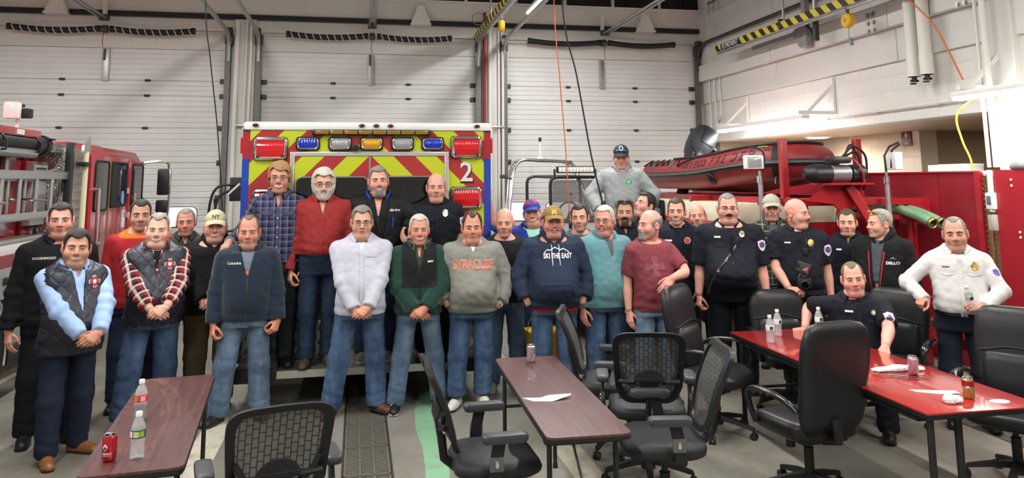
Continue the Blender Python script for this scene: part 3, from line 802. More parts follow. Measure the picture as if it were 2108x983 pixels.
def hood(s, m, fat=1.0, cords=None):
    """hood lying round the neck and down the back, open at the throat"""
    c = s.neck; n = 20; pts = []; rs = []
    for i in range(n+1):
        a = .16+(2*PI-.32)*i/n; fr = max(0, math.cos(a)); bk = max(0, -math.cos(a)); q = np.array([math.sin(a), -math.cos(a), 0])
        pts.append(c+q*np.array([.080, .086+.025*bk, 0])*s.hs+np.array([0, -.018*fr, .012+.020*bk-.085*fr**2.0+.010*(1-fr)])); rs.append((.014+.016*(1-fr)+.016*bk)*fat)
    mb = MB(); mb.tube(pts, rs, 10); mb.ball(c+np.array([0, .125, -.03]), (.105*fat, .05, .085), 14)
    o = mb.build('hood', m, s.root, 180)
    if cords:
        for sd in (-1, 1):
            b = MB(); x = sd*.034; pth = []
            for t in range(8):
                z = s.neck[2]-.075-.026*t; pth.append((x+.003*math.sin(t*1.3)+s.neck[0], 0, z))
            P = np.array(pth); Pt = P[:, None, :]+np.arange(-.4, .1, .006)[None, :, None]*np.array([0, 1., 0]); D = s.top_sdf([Pt[..., i].ravel().astype(np.float32) for i in range(3)], s.last).reshape(Pt.shape[:2]); hit = (D < 0).argmax(1)
            P[:, 1] = np.arange(-.4, .1, .006)[hit]-.004; b.tube(list(P), .0035, 6); b.build('drawstring', cords, s.root, 180)
    return o
def belt(s, m, z=.56, buckle=None, off=.012, w=.034):
    P = []; n = 40; K = s.K; zz = z*s.H+s.dz; a, b, cy = [np.interp(zz, K[:, 0], K[:, i]) for i in (1, 2, 3)]; mb = MB(); rings = []
    for zt, o in ((-w/2, off), (w/2, off)):
        rings.append([((a+o)*np.sign(math.cos(t))*abs(math.cos(t))**(2/2.4), cy+(b+o)*np.sign(math.sin(t))*abs(math.sin(t))**(2/2.4), zz+zt) for t in np.linspace(0, 2*PI, n, endpoint=False)])
    mb.loft(rings, caps=False); ob = mb.build('belt', m, s.root, 180)
    if buckle:
        q = MB(); q.rbox((0, cy-b-off-.004, zz), (.05, .008, .04), .004); q.build('buckle', buckle, ob)
    return ob
LENS = mat('spectacle_glass', '#ffffff', .03, trans=1, ior=1.05, alpha=.35)
# ------------------------------------------------------------------ surfaces of the hall
def wall_paint(name, col, dirt=.10):
    if name in MATS: return MATS[name]
    k = N(name); c = lin(col); co = k.coord('Object')
    f = k.noise(co, 1.3, 5, .65); g = k.noise(k.scaled(co, (6, 6, 1.2)), 1.5, 4)
    b = k.mix(k.ramp(f, [(.35, 0.), (.75, 1.)]), c, [v*(1-dirt) for v in c]); b = k.mix(k.ramp(g, [(.58, 0.), (.8, .35)]), b, [c[0]*.80, c[1]*.78, c[2]*.73])
    k.color(b); k.set(Roughness=.55); k.bump(k.noise(co, 60, 3), .12, .01); MATS[name] = k.m; return k.m
WALLW = wall_paint('painted_block', '#dcd9d2'); BEAMW = wall_paint('painted_beam', '#d8d6d0', .08); CREAM = wall_paint('cream_paint', '#e2d8c6', .06); BROWNW = wall_paint('brown_paint', '#9b8b72', .05); SOFF = wall_paint('soffit_paint', '#d9bfa4', .05)
def floor_mat():
    k = N('concrete_floor'); co = k.coord('Object'); f = k.noise(co, .9, 6, .7); g = k.noise(co, 5, 5, .7); hh = k.noise(co, 38, 3)
    a = k.mix(k.ramp(f, [(.3, 0.), (.72, 1.)]), lin('#6f6c63'), lin('#8d897d'))
    a = k.mix(k.ramp(g, [(.50, 0.), (.85, .55)]), a, lin('#5f5b4d')); a = k.mix(k.ramp(hh, [(.60, 0.), (.75, .35)]), a, lin('#57534a'))
    k.color(a); k.l(k.ramp(g, [(.2, .34), (.8, .55)]), k.b.inputs['Roughness']); k.bump(hh, .08, .01); return k.m
FLOORM = floor_mat()
def worn_paint(name, col):
    k = N(name); co = k.coord('Object'); f = k.noise(co, 7, 6, .75); a = k.mix(k.ramp(f, [(.50, 0.), (.66, .75)]), lin(col), lin('#7f7b6e')); k.color(a); k.set(Roughness=.5); return k.m
STEEL = mat('galvanised', '#a9aaa8', .38, .85, .08, 9); DARKST = mat('dark_steel', '#4a4a48', .5, .6, .12, 8); BLACKR = mat('black_rubber', '#161616', .55); BLACKP = mat('black_plastic', '#1d1e20', .42)
WHITEP = mat('white_enamel', '#e4e2dc', .3); CHROME = mat('chrome', '#e6e6e6', .12, 1.0); ALU = mat('aluminium', '#c4c6c6', .32, .9, .05, 14); PIPEW = mat('white_pipe', '#d9d6cd', .45); RUST = mat('rusty_mesh', '#8a6440', .75, .2, .2, 12)
RED = mat('red_enamel', '#a1232c', .22, coat=.5, var=.04); REDP = mat('red_partition', '#8c1f2b', .30, var=.08, vscale=1.2); REDPIPE = mat('red_pipe', '#8d2a2a', .45)
YEL = mat('safety_yellow', '#d8a91e', .5); GREY = mat('grey_paint', '#8a8b8b', .45)
GLASSB = mat('night_glass', '#05070b', .05); NIGHT = GLASSB

# floor with the pit of the drains cut out
floor_pits = [(-.075, .29, 1.0, 13.2), (5.02, 5.40, 1.0, 13.2)]
def build_floor():
    xs = [-9, -.075, .29, 5.02, 5.40, 13]; mb = MB()
    for i in range(5):
        if i in (1, 3):
            mb.b2((xs[i], -5, -.12), (xs[i+1], 1.0, 0)); mb.b2((xs[i], 13.2, -.12), (xs[i+1], 15.2, 0)); mb.b2((xs[i], 1.0, -.12), (xs[i+1], 13.2, -.07))
        else: mb.b2((xs[i], -5, -.12), (xs[i+1], 15.2, 0))
    fl = mb.build('floor', FLOORM); tag(fl, kind='structure'); return fl
FLOOR = build_floor()
def line(name, x0, x1, y0, y1, col, label):
    o = MB().b2((x0, y0, 0), (x1, y1, .0012)).build(name, worn_paint(name+'_paint', col)); tag(o, label, 'floor line'); return o
line('painted_floor_line', -1.24, -1.02, 3, 13.9, '#c6c1ae', 'worn pale painted stripe on the floor left of the ambulance')
line('painted_floor_line', 1.52, 1.74, 3, 13.9, '#a8a28e', 'worn pale painted stripe on the floor under the middle folding table')
line('painted_floor_line', -3.78, -3.60, 4, 13.9, '#c6c1ae', 'white painted stripe on the floor beside the fire engine wheel')
line('painted_floor_line', 5.62, 5.86, 3, 13.9, '#b3ad9a', 'pale painted stripe on the floor behind the man in white shirt')
def green_line():
    mb = MB(); P = [(.50, 4.6), (.56, 5.4), (.60, 5.8), (.62, 6.3), (.60, 6.8), (.63, 7.3), (.72, 7.9), (.80, 9.2), (.84, 12)]; w = .085
    R = [[(x-w, y, 0), (x+w, y, 0), (x+w, y, .0014), (x-w, y, .0014)] for x, y in P]; mb.loft(R)
    o = mb.build('painted_floor_line', worn_paint('green_floor_paint', '#7aa884')); tag(o, 'mint green painted walking line on the concrete floor', 'floor line')
green_line()
GRATEM = mat('cast_iron_grate', '#6b675d', .6, .3, .2, 20)
def grate_mesh(w, L=.60):
    mb = MB(); n = 22; cw = (w-.03)/3
    for s in (-1, 1): mb.box((s*(w/2-.008), 0, -.012), (.016, L-.006, .024))
    for s in (-1, 1): mb.box((s*cw/2, 0, -.012), (.012, L-.006, .024))
    for s in (-1, 1): mb.box((0, s*(L/2-.009), -.012), (w, .012, .024))
    for i in range(n): mb.box((0, -L/2+.02+(L-.04)*(i+.5)/n, -.014), (w-.02, .0135, .018))
    me = bpy.data.meshes.new('grate'); me.from_pydata(mb.v, [], mb.f); me.materials.append(GRATEM); return me
def drain(x0, x1, y0, y1, label):
    r = empty('floor_drain', ((x0+x1)/2, y0, 0), 0, label, 'floor drain'); w = x1-x0; me = grate_mesh(w-.03)
    f = MB()
    for s in (-1, 1): f.box((s*(w/2-.006), (y1-y0)/2, -.02), (.012, y1-y0, .05))
    f.build('drain_frame', DARKST, r)
    n = int((y1-y0)/.605)
    for i in range(n):
        o = bpy.data.objects.new('grate', me); COL.objects.link(o); o.parent = r; o.location = (0, .32+i*.605, -.004)
drain(-.075, .29, 1.0, 13.2, 'long slotted floor drain running from the ambulance to the front')
drain(5.02, 5.40, 1.0, 13.2, 'slotted floor drain at the right behind the red table')

# ------------------------------------------------------------------ walls
BLOCKME = {}
def blocks(parent, o, u, w, rows, m, bw=.40, bh=.20, proud=.004, start=0):
    """running-bond blocks on a wall: o lower corner, u along the wall; normal u x z"""
    u = np.array(u, float); nrm = np.cross(u, (0, 0, 1.)); key = (m.name,)
    if key not in BLOCKME:
        mb = MB(); g = .0016; x, z = bw/2-g, bh/2-g; b = .005; y = proud
        mb.add([(-x, 0, -z), (x, 0, -z), (x, 0, z), (-x, 0, z), (-x+b, -y, -z+b), (x-b, -y, -z+b), (x-b, -y, z-b), (-x+b, -y, z-b)], [(4, 5, 6, 7), (0, 1, 5, 4), (1, 2, 6, 5), (2, 3, 7, 6), (3, 0, 4, 7)])
        me = bpy.data.meshes.new('block'); me.from_pydata(mb.v, [], mb.f); me.materials.append(m); BLOCKME[key] = me
    me = BLOCKME[key]; ang = math.atan2(u[1], u[0])
    for r in range(rows):
        x = -(bw/2 if (r+start) % 2 else 0)
        while x < w-.02:
            a, b = max(x, 0), min(x+bw, w)
            if b-a > .05:
                p = np.array(o, float)+u*((a+b)/2)+np.array([0, 0, (r+.5)*bh]); ob = bpy.data.objects.new('block', me); COL.objects.link(ob); ob.parent = parent; ob.location = p; ob.rotation_euler = (0, 0, ang); ob.scale = ((b-a)/bw, 1, 1)
            x += bw
YW, XR = 14.4, 6.86
DOORS = [(-6.36, -2.36), (-1.75, 2.17), (2.76, 6.64)]; DT = 4.42
def wall_back():
    mb = MB()
    xs = [-9.0]+[v for d in DOORS for v in d]+[6.9]
    for i in range(0, 8, 2): mb.b2((xs[i], YW, 0), (xs[i+1], YW+.3, DT))
    mb.b2((-9, YW, DT), (6.9, YW+.3, 5.44)); mb.b2((-9, YW, 6.15), (6.9, YW+.3, 6.5))
    o = mb.build('wall_back', WALLW); tag(o, kind='structure')
    for i, (a, b) in enumerate(DOORS): blocks(o, (a, YW, DT+.02), (1, 0, 0), b-a, 3, WALLW, start=i)
    return o
WB = wall_back()
tag(MB().b2((-9, YW-.10, 4.98), (6.86, YW, 5.07)).build('trim_1', BLACKP), kind='structure')
tag(MB().b2((-9, YW-.05, 5.07), (6.86, YW, 5.45)).build('trim_2', BEAMW), kind='structure')
tag(MB().b2((-9, YW-.09, 5.43), (6.86, YW+.02, 5.47)).build('trim_3', BEAMW), kind='structure')
# clerestory: panes and mullions
cw = empty('window_1', (0, YW+.1, 5.46)); tag(cw, kind='structure')
for i in range(16):
    x = -9+i*1.0; MB().b2((x+.03, 0, 0), (x+.97, .02, .69)).build('pane', GLASSB, cw)
    MB().b2((x-.03, -.03, 0), (x+.03, .05, .69)).build('mullion', BEAMW, cw)
# columns between the doors
def column_between(name, x0, x1, k):
    o = MB().b2((x0, YW-.10, 0), (x1, YW, 5.0)).build(name, BEAMW); tag(o, kind='structure')
    # white pipes running down the column
    return o
column_between('trim_4', -2.23, -1.86, 0); column_between('trim_5', 2.30, 2.64, 1)

# overhead doors
def door_panel(w, h, ribs):
    mb = MB(); n = ribs; pr = [(0, 0)]
    z0 = .0012; pr = [(-.03, z0)]
    for i in range(n):
        a = z0+(h-.0024)*i/n; b = z0+(h-.0024)*(i+1)/n
        pr += [(-.036, a+.005), (-.046, a+.014), (-.046, b-.014), (-.034, b-.003)]
    pr += [(-.03, h-.0012)]; pr = [(0, z0)]+pr+[(0, h-.0012)]
    R = [[(x, y, z) for y, z in pr] for x in (-w/2, w/2)]
    mb.loft([list(reversed(r)) for r in R]); return mb
DOORW = wall_paint('door_white', '#dedddb', .10)
SEC = [0, .56, 1.17, 1.79, 2.40, 3.01, 3.58, 3.85, 4.42]
secme = {}
WINEM = emission('lit_window', '#f4f8ff', 1.6)
for di, (a, b) in enumerate(DOORS):
    w = b-a; cx = (a+b)/2; r = empty('door_%d' % (di+1), (cx, YW+.06, 0)); tag(r, kind='structure')
    for j in range(len(SEC)-1):
        h = SEC[j+1]-SEC[j]; key = (round(h, 3), round(w, 2)); o = door_panel(w-.01, h, max(2, round(h/.098))).build('panel', DOORW, r, 30, (0, 0, SEC[j]))
        if j == 2:   # the row with windows
            for wx in (-1.64, -.82, .0, .82, 1.64) if di == 2 else (-1.5, -.5, .5, 1.27):
                P = rrect(.68, .33, .09); q = MB(); q.prism(P, .012, (wx, -.058, SEC[2]+.30), (1, 0, 0), (0, 0, 1)); pn = q.build('window_pane', WINEM, r)
                fr = MB(); fr.tube([(wx+x, -.052, SEC[2]+.30+z) for x, z in P], .012, 5, closed=True); fr.build('window_gasket', BLACKR, r)
    for z in SEC[1:-1]:
        for hx in (-.69, .69) if z > 2.6 or True else ():
            q = MB(); q.rbox((hx, -.056, z), (.085, .02, .045), .004); q.cyl((hx-.05, -.066, z), (hx+.05, -.066, z), .009, n=8); q.build('hinge', DARKST, r)
        for s in (-1, 1):
            q = MB(); q.rbox((s*(w/2-.05), -.06, z), (.10, .03, .09), .006); q.cyl((s*(w/2-.03), -.09, z), (s*(w/2+.06), -.09, z), .02, n=8); q.build('roller', DARKST, r)
    q = MB(); q.rbox((.0, -.075, 4.11), (.10, .03, .57), .004); q.build('opener_arm_plate', STEEL, r)
    q = MB(); q.rbox((-.028, -.10, 4.29), (.035, .03, .20), .004); q.build('opener_arm', DARKST if di < 2 else STEEL, r)
    tag(r, kind='structure')
    # vertical tracks
    for s, x in ((-1, a), (1, b)):
        q = MB(); q.box((x+s*.045, YW-.10, 2.27), (.085, .10, 4.54)); q.box((x+s*.005, YW-.13, 2.27), (.03, .03, 4.4))
        tr = q.build('door_track', mat('track_steel', '#6a6966', .5, .5, .1, 8)); side = ('left', 'right')[s > 0]; nm = ('first', 'middle', 'third')[di]
        tag(tr, 'dark steel upright track along %s side of the %s overhead door' % (side, nm), 'door track')
        q = MB(); q.rbox((x+s*.05, YW-.13, 4.60), (.14, .12, .20), .02); q.cyl((x+s*.02, YW-.18, 4.72), (x+s*.10, YW-.18, 4.72), .095, n=16); q.build('cable_drum', DARKST, tr)
        P = [(x+s*.05, YW-.14, 4.2)]+bez((x+s*.05, YW-.14, 4.35), (x+s*.05, YW-.16, 4.62), (x+s*.05, YW-.30, 4.70), (x+s*.05, YW-.6, 4.715), 8)+[(x+s*.05, 6.5, 4.73)]
        q = MB(); q.tube(P, .036, 8); h = q.build('curved_rail', STEEL if di < 2 or s < 0 else DARKST, tr)
    # springs over the door
    r2 = empty('torsion_spring_set', (cx, YW-.2, 4.715), 0, 'pair of black torsion springs %s on shaft above the %s overhead door' % ('with white spiral stripes' if di < 2 else 'without stripes', ('first', 'middle', 'third')[di]), 'door spring')
    q = MB(); q.cyl((-w/2+.02, 0, 0), (w/2-.02, 0, 0), .014, n=8); q.build('shaft', STEEL, r2)
    for x0, x1 in ((-1.50, -.10), (.12, 1.45)):
        P = []; n = 40
        for i in range(n+1): t = i/n; P.append((x0+(x1-x0)*t, 0, -.045*math.sin(PI*t)))
        q = MB(); q.tube(P, .052, 14)
        for e in (0, -1): q.cyl(np.array(P[e])-[.03, 0, 0], np.array(P[e])+[.03, 0, 0], .058, n=14)
        sp = q.build('spring', BLACKR, r2)
        if di < 2:
            S = []; turns = 11
            for i in range(turns*12+1):
                t = i/(turns*12); an = 2*PI*turns*t; S.append((x0+(x1-x0)*t, .053*math.cos(an), -.045*math.sin(PI*t)+.053*math.sin(an)))
            q = MB(); q.tube(S, .0075, 5); q.build('stripe', WHITEP, sp)
        else:
            S = []; turns = 46
            for i in range(turns*8+1):
                t = i/(turns*8); an = 2*PI*turns*t; S.append((x0+(x1-x0)*t, .050*math.cos(an), -.045*math.sin(PI*t)+.050*math.sin(an)))
            q = MB(); q.tube(S, .007, 4); q.build('coil', BLACKP, sp)
    q = MB(); q.rbox((0, .02, 0), (.10, .10, .13), .01); q.cyl((-.05, -.04, -.02), (.06, -.04, -.02), .045, n=12); q.build('centre_bearing', DARKST, r2)
    q = MB(); q.tube([(.0, -.05, -.03), (-.01, -.06, -.25), (.005, -.05, -.33)], .006, 6); q.build('release_cord', mat('cord_brown', '#6b4640', .7), r2)
    # rail of the opener
    ro = empty('door_opener_rail', (cx, YW-.3, 4.92), 0, 'steel opener rail reaching forward from above the %s overhead door' % ('first', 'middle', 'third')[di], 'door opener')
    sl = (0, 0, .0)
    q = MB(); ze = .55 if di == 1 else 0.03
    for s in (-1, 1): q.tube([(s*.045, .1, -.04), (s*.045, -7, -.04+ze)], .02, 8)
    q.build('rail', STEEL, ro); q = MB(); q.rbox((0, .02, -.02), (.16, .12, .10), .01); q.build('mount', DARKST, ro)
    q = MB(); q.rbox((-.02 if di != 1 else .02, .12, .16), (.07, .06, .34), .008); q.build('hanger', PIPEW, ro)
    q = MB(); q.tube([(0, .1, -.02), (0, -7, -.02+ze)], .006, 6); q.build('chain', DARKST, ro)

# right wall: blocks below, ledged beams above, open below the soffit
def wall_right():
    mb = MB(); mb.b2((XR, 6.0, 2.77), (XR+.30, YW+.3, 6.5)); mb.b2((XR, -5, 2.77), (XR+.30, 6.0, 6.5))
    o = mb.build('wall_right', WALLW); tag(o, kind='structure')
    # u must point so that u x z faces -x
    blocks(o, (XR, YW, 2.77), (0, -1, 0), 7.0, 4, WALLW)
    return o
WR = wall_right()
for i, (z0, z1, p) in enumerate(((3.54, 3.98, .05), (3.98, 4.30, .16), (4.30, 5.3, .08))):
    q = MB(); y = 14.4
    for L in (2.9, 2.9, 6.0): q.b2((XR-p, y-L+.012, z0), (XR, y, z1)); y -= L
    tag(q.build('trim_%d' % (6+i), BEAMW, bevel=.008), kind='structure')
tag(MB().b2((XR-.10, 6.78, 0), (XR+.28, 7.10, 5.3)).build('trim_9', BEAMW, bevel=.01), kind='structure')
def bolts(y, z, label):
    r = empty('bolt_plate', (XR-.165, y, z), 0, label, 'bolts')
    for i in range(2):
        for j in range(3):
            q = MB(); q.cyl((0, -.055+.11*i, -.11+.11*j), (-.02, -.055+.11*i, -.11+.11*j), .026, n=6); q.cyl((-.0, -.055+.11*i, -.11+.11*j), (-.006, -.055+.11*i, -.11+.11*j), .036, n=10); q.build('bolt', STEEL, r)
bolts(8.92, 3.80+.30, 'group of six bolts on white beam left of the twin pipes'); bolts(7.35, 3.81+.30, 'group of six bolts on white beam right of the twin pipes')
# side room beyond the opening
tag(MB().b2((XR+.3, -2, 2.77), (13, YW+.3, 2.87)).build('ceiling_side_room', SOFF), kind='structure')
def wall_side():
    o = MB().b2((8.55, 10.45, 0), (8.85, YW+.3, 2.77)).build('wall_side_room', CREAM); tag(o, kind='structure')
    blocks(o, (8.55, YW, 1.17), (0, -1, 0), 3.95, 8, CREAM); return o
wall_side()
tag(MB().b2((12.8, -2, 0), (13.0, 10.45, 2.77)).build('wall_side_room_end', BROWNW), kind='structure')
tag(MB().b2((8.85, 10.45, 0), (13.0, 10.65, 2.77)).build('wall_side_room_return', BROWNW), kind='structure')
tag(MB().b2((XR+.3, YW-.02, 0), (8.55, YW+.28, 2.77)).build('wall_side_room_back', CREAM), kind='structure')
tag(MB().b2((-9.2, -5, 0), (-9.0, YW+.3, 6.5)).build('wall_left', WALLW), kind='structure')
tag(MB().b2((-9.2, -5.2, 0), (13, -5.0, 6.5)).build('wall_front', WALLW), kind='structure')
def ceiling():
    tag(MB().b2((-9.2, -5.2, 6.5), (XR+.3, YW+.3, 6.6)).build('ceiling', wall_paint('ceiling_paint', '#cfccc4')), kind='structure')
ceiling()
# ------------------------------------------------------------------ lamps of the hall
TUBEM = emission('fluorescent_tube', '#fbfdff', 16.0)
TUBEB = emission('wall_lamp_tube', '#fbfdff', 42.0)
def strip_light(loc, L, label, power, along='Y', tm=None, tr=.016):
    r = empty('strip_light', loc, 0 if along == 'Y' else PI/2, label, 'light')
    q = MB(); q.rbox((0, 0, .045), (.13, L, .06), .01); q.build('housing', WHITEP, r)
    for s in (-1, 1):
        q = MB(); q.cyl((s*.035, -L/2+.02, 0), (s*.035, L/2-.02, 0), tr, n=10); q.build('tube', tm or TUBEM, r)
    l = bpy.data.lights.new('strip', 'AREA'); l.shape = 'RECTANGLE'; l.size = .14; l.size_y = L; l.energy = power*LAMP_POWER; l.color = (1, .99, .965)
    o = bpy.data.objects.new('lamp_light', l); COL.objects.link(o); o.parent = r; o.location = (0, 0, -.03)
    return r
for X, tx in ((-5.6, 'far left'), (-1.9, 'left'), (2.95, 'middle')):
    for Y, ty in ((1.2, 'behind the camera side'), (5.4, 'over the tables'), (9.6, 'over the vehicles')):
        strip_light((X, Y, 5.05), 2.4, 'ceiling fluorescent strip in the %s row %s' % (tx, ty), 150)
strip_light((2.95, 12.3, 5.0), 1.6, 'small fluorescent strip hanging between middle and third overhead doors', 60)
strip_light((6.33, 11.35, 2.885), 2.7, 'fluorescent strip on wall brackets above the inflatable boat', 60, tm=TUBEB, tr=.022)
strip_light((6.33, 5.85, 2.885), 2.6, 'fluorescent strip on wall brackets at the right picture edge', 40, tm=TUBEB, tr=.022)
strip_light((5.2, 1.6, 5.05), 2.4, 'ceiling fluorescent strip in the right row near the camera', 130)
def round_lamp():
    r = empty('ceiling_lamp', (7.80, 12.0, 2.77), 0, 'round flat ceiling lamp in the side room', 'light')
    q = MB(); q.lathe([(.0, -.03), (.20, -.03), (.24, -.02), (.25, 0)], n=28); q.build('rim', WHITEP, r)
    q = MB(); q.lathe([(0, -.045), (.14, -.042), (.19, -.031)], n=28); q.build('diffuser', emission('warm_diffuser', '#ffeacc', 6), r)
    l = bpy.data.lights.new('round', 'AREA'); l.shape = 'DISK'; l.size = .36; l.energy = 30; l.color = (1, .86, .70); o = bpy.data.objects.new('lamp_light', l); COL.objects.link(o); o.parent = r; o.location = (0, 0, -.06)
    for y in (8.6,):
        c = copy_tree(r); c.location = (10.0, y, 2.77); c['label'] = 'round flat ceiling lamp over the brown end wall of the side room'
round_lamp()
# ------------------------------------------------------------------ ambulance
def chevron():
    k = N('chevron_film'); s = k.sep(k.coord('Object')); u = k.math('ABSOLUTE', s[0]); t = k.math('ADD', s[2], u)
    f = k.math('FRACT', k.math('DIVIDE', k.math('SUBTRACT', t, 2.32-.44*20), .44)); c = k.math('LESS_THAN', f, .5)
    k.color(k.mix(c, lin('#a42a2d'), lin('#b9c61f'))); k.set(Roughness=.28); k.b.inputs['Coat Weight'].default_value = .4; return k.m
def diamond_plate(name='diamond_plate', sc=16):
    if name in MATS: return MATS[name]
    k = N(name); co = k.coord('Object'); s = k.sep(co); a = k.math('SINE', k.math('MULTIPLY', k.math('ADD', s[0], s[2]), sc*PI)); 
    s2 = k.math('ADD', s[2], s[1]); p = k.math('MULTIPLY', k.math('ADD', k.math('ADD', s[0], s[1]), s[2]), sc*2*PI); q = k.math('MULTIPLY', k.math('SUBTRACT', s[0], s[2]), sc*2*PI)
    h = k.math('MAXIMUM', k.math('MULTIPLY', k.math('SINE', p), k.math('GREATER_THAN', k.math('SINE', k.math('MULTIPLY', q, .5)), .2)), k.math('MULTIPLY', k.math('SINE', q), k.math('GREATER_THAN', k.math('SINE', k.math('MULTIPLY', p, .5)), .2)))
    k.bump(h, .9, .006); k.b.inputs['Base Color'].default_value = (*lin('#b9b8b2'), 1); k.set(Roughness=.3, Metallic=.85); MATS[name] = k.m; return k.m
DPLATE = diamond_plate()
def lens_mat(name, col, e=0.0):
    k = N(name); co = k.coord('Object'); s = k.sep(co); w = k.math('SINE', k.math('MULTIPLY', s[0], 260)); k.bump(w, .35, .003)
    k.b.inputs['Base Color'].default_value = (*lin(col), 1); k.set(Roughness=.12); k.b.inputs['Coat Weight'].default_value = .8; return k.m
LRED, LBLUE, LCLR, LAMB = lens_mat('lens_red', '#c8121c'), lens_mat('lens_blue', '#1230b8'), lens_mat('lens_clear', '#9a9c9e'), lens_mat('lens_amber', '#d89a10')
def ambulance():
    X0 = .122; r = empty('ambulance', (X0, 8.0, 0), 0, 'ambulance seen from behind with red and lime chevrons', 'ambulance')
    w = 1.2475; WH = mat('ambulance_white', '#e9e8e6', .18, coat=.6); BLUE = mat('ambulance_blue', '#1c3fa8', .2, coat=.5); CH = chevron(); SIL = mat('satin_frame', '#c9c9c6', .3, .6)
    MB().b2((-w+.01, .02, .62), (w-.01, 4.4, 2.60), bev=.02).build('module_body', WH, r)
    q = MB(); q.rbox((0, 2.2, 2.612), (2*w, 4.44, .088), .03); q.build('roof_band', WH, r)
    MB().b2((-1.18, .0, .70), (1.175, .03, 2.57)).build('rear_panel', CH, r)
    for s in (-1, 1):
        MB().b2((s*w if s < 0 else 1.175, -.004, 2.285), (-1.18 if s < 0 else w, .05, 2.57)).build('corner_post_red', RED, r)
        MB().b2((s*w if s < 0 else 1.175, -.004, .70), (-1.18 if s < 0 else w, .05, 2.283)).build('corner_post_blue', BLUE, r)
        MB().b2((s*w if s < 0 else 1.172, -.006, 2.555), (-1.178 if s < 0 else w, .04, 2.572)).build('black_strip', BLACKP, r)
        MB().rbox((s*(w+.015), .12, 2.42), (.03, .16, .16), .01).build('side_marker', LRED, r)
    for x in (-1.13, -.09, .055, .20, 1.10):
        q = MB(); q.lathe([(.0, .0), (.032, .0), (.03, .012), (.016, .02)], (x, -.022, 2.618), 14, axis=(0, -1, 0)); q.v = [(a, b, 2.618+(c-2.618)*.6) for a, b, c in q.v]; q.build('marker_light', mat('marker_red', '#5c1a20', .25, coat=.4), r)
    # door frame and doors
    q = MB(); a0, a1, zt = -.79, .803, 2.352
    q.b2((a0, -.028, .72), (a0+.045, 0, zt)); q.b2((a1-.045, -.028, .72), (a1, 0, zt)); q.b2((a0+.045, -.028, zt-.045), (a1-.045, 0, zt)); q.build('door_frame', SIL, r, bevel=.006)
    for s, n in ((-1, 0), (1, 1)):
        lo, hi = (-.742, -.003) if s < 0 else (.003, .755); d = MB().b2((lo, -.022, .74), (hi, -.002, 2.305)).build('rear_door', CH, r)
        cx = (-.372 if s < 0 else .395); q = MB(); q.prism(rrect(.70, .92, .06), .008, (cx, -.031+.0, 1.635), (1, 0, 0), (0, 0, 1)); q.v = [(x, y, z) for x, y, z in q.v]; q.build('door_window', mat('tinted_glass', '#0b0c0e', .06, spec=.8), d)
        q = MB(); q.tube([(cx+x, -.028, 1.635+z) for x, z in rrect(.71, .93, .065)], .010, 6, closed=True); q.build('window_trim', mat('trim_chrome', '#bdbdbb', .25, .9), d)
        q = MB(); q.tube([(s*.06, -.03, 1.30), (s*.06, -.075, 1.27), (s*.06, -.075, 1.02), (s*.06, -.03, .99)], .012, 8); q.build('grab_handle', CHROME, d)
    MB().b2((-.012, -.026, .74), (.004, -.018, 2.305)).build('door_seal', mat('seal_grey', '#8d8c88', .5), r)
    # warning lights
    def lamp(name, cx, cz, ww, hh, m, big=False):
        e = empty(name, (0, 0, 0)); bpy.data.objects.remove(e)
        q = MB(); q.prism(rrect(ww+.03, hh+.03, .035), .018, (cx, -.0, cz), (1, 0, 0), (0, 0, 1)); b = q.build(name+'_gasket', BLACKR, r)
        q = MB(); q.tube([(cx+x, -.028, cz+z) for x, z in rrect(ww-.012, hh-.012, .028)], .018 if big else .009, 8, closed=True); q.build(name+'_bezel', CHROME, r)
        q = MB(); n = 6; R = []
        for t in range(n+1):
            z = cz-hh/2+.012+(hh-.024)*t/n; y = -.030-.016*math.sin(PI*t/n); R.append([(cx-ww/2+.012, -.02, z), (cx-ww/2+.02, y, z), (cx+ww/2-.02, y, z), (cx+ww/2-.012, -.02, z)])
        q.loft(R); q.build(name+'_lens', m, r)
        if big:
            for sx in (-1, 1):
                q = MB(); q.cyl((cx+sx*(ww/2-.035), -.04, cz-hh/2+.03), (cx+sx*(ww/2-.035), -.055, cz-hh/2+.03), .012, n=10); q.build(name+'_screw', DARKST, r)
    for cx, cz in ((-.98, 2.385), (.988, 2.399), (.988, 1.876), (-.98, 1.87)): lamp('warning_light', cx, cz, .30, .205, LRED, True)
    for cx, m in ((-.621, LBLUE), (-.304, LCLR), (.010, LAMB), (.324, LCLR), (.636, LBLUE)): lamp('scene_light', cx, 2.434, .205, .112, m)
    q = MB(); q.rbox((0, -.03, 0), (1.20, .05, .058), .015); b = q.build('light_bar', BLACKP, r, loc=(.015, 0, 2.548))
    for i in range(8): MB().rbox((-.5+i*.143, -.055, 0), (.132, .02, .040), .008).build('light_bar_lens', mat('lens_dim_amber', '#8a6a1c', .2, coat=.5), b)
    q = MB(); q.rbox((-.155, -.035, 2.392), (.075, .05, .055), .008); q.cyl((-.155, -.055, 2.39), (-.155, -.07, 2.39), .02, n=12); q.build('rear_camera', BLACKP, r)
    flat_text('number_shadow', '2', .30, (.995, -.001, 2.123), (1, 0, 0), (0, 0, 1), mat('black_film', '#101010', .4), r, .018, .002)
    flat_text('number', '2', .28, (.990, -.001, 2.135), (1, 0, 0), (0, 0, 1), mat('silver_film', '#d5d5d3', .3), r, .016, .0045)
    # kick plate, tail lamps, step bumper
    MB().b2((-w+.01, -.02, .34), (w-.01, .02, .70)).build('kick_plate', DPLATE, r)
    MB().b2((-w+.01, -.026, .695), (w-.01, .0, .715)).build('kick_trim', CHROME, r)
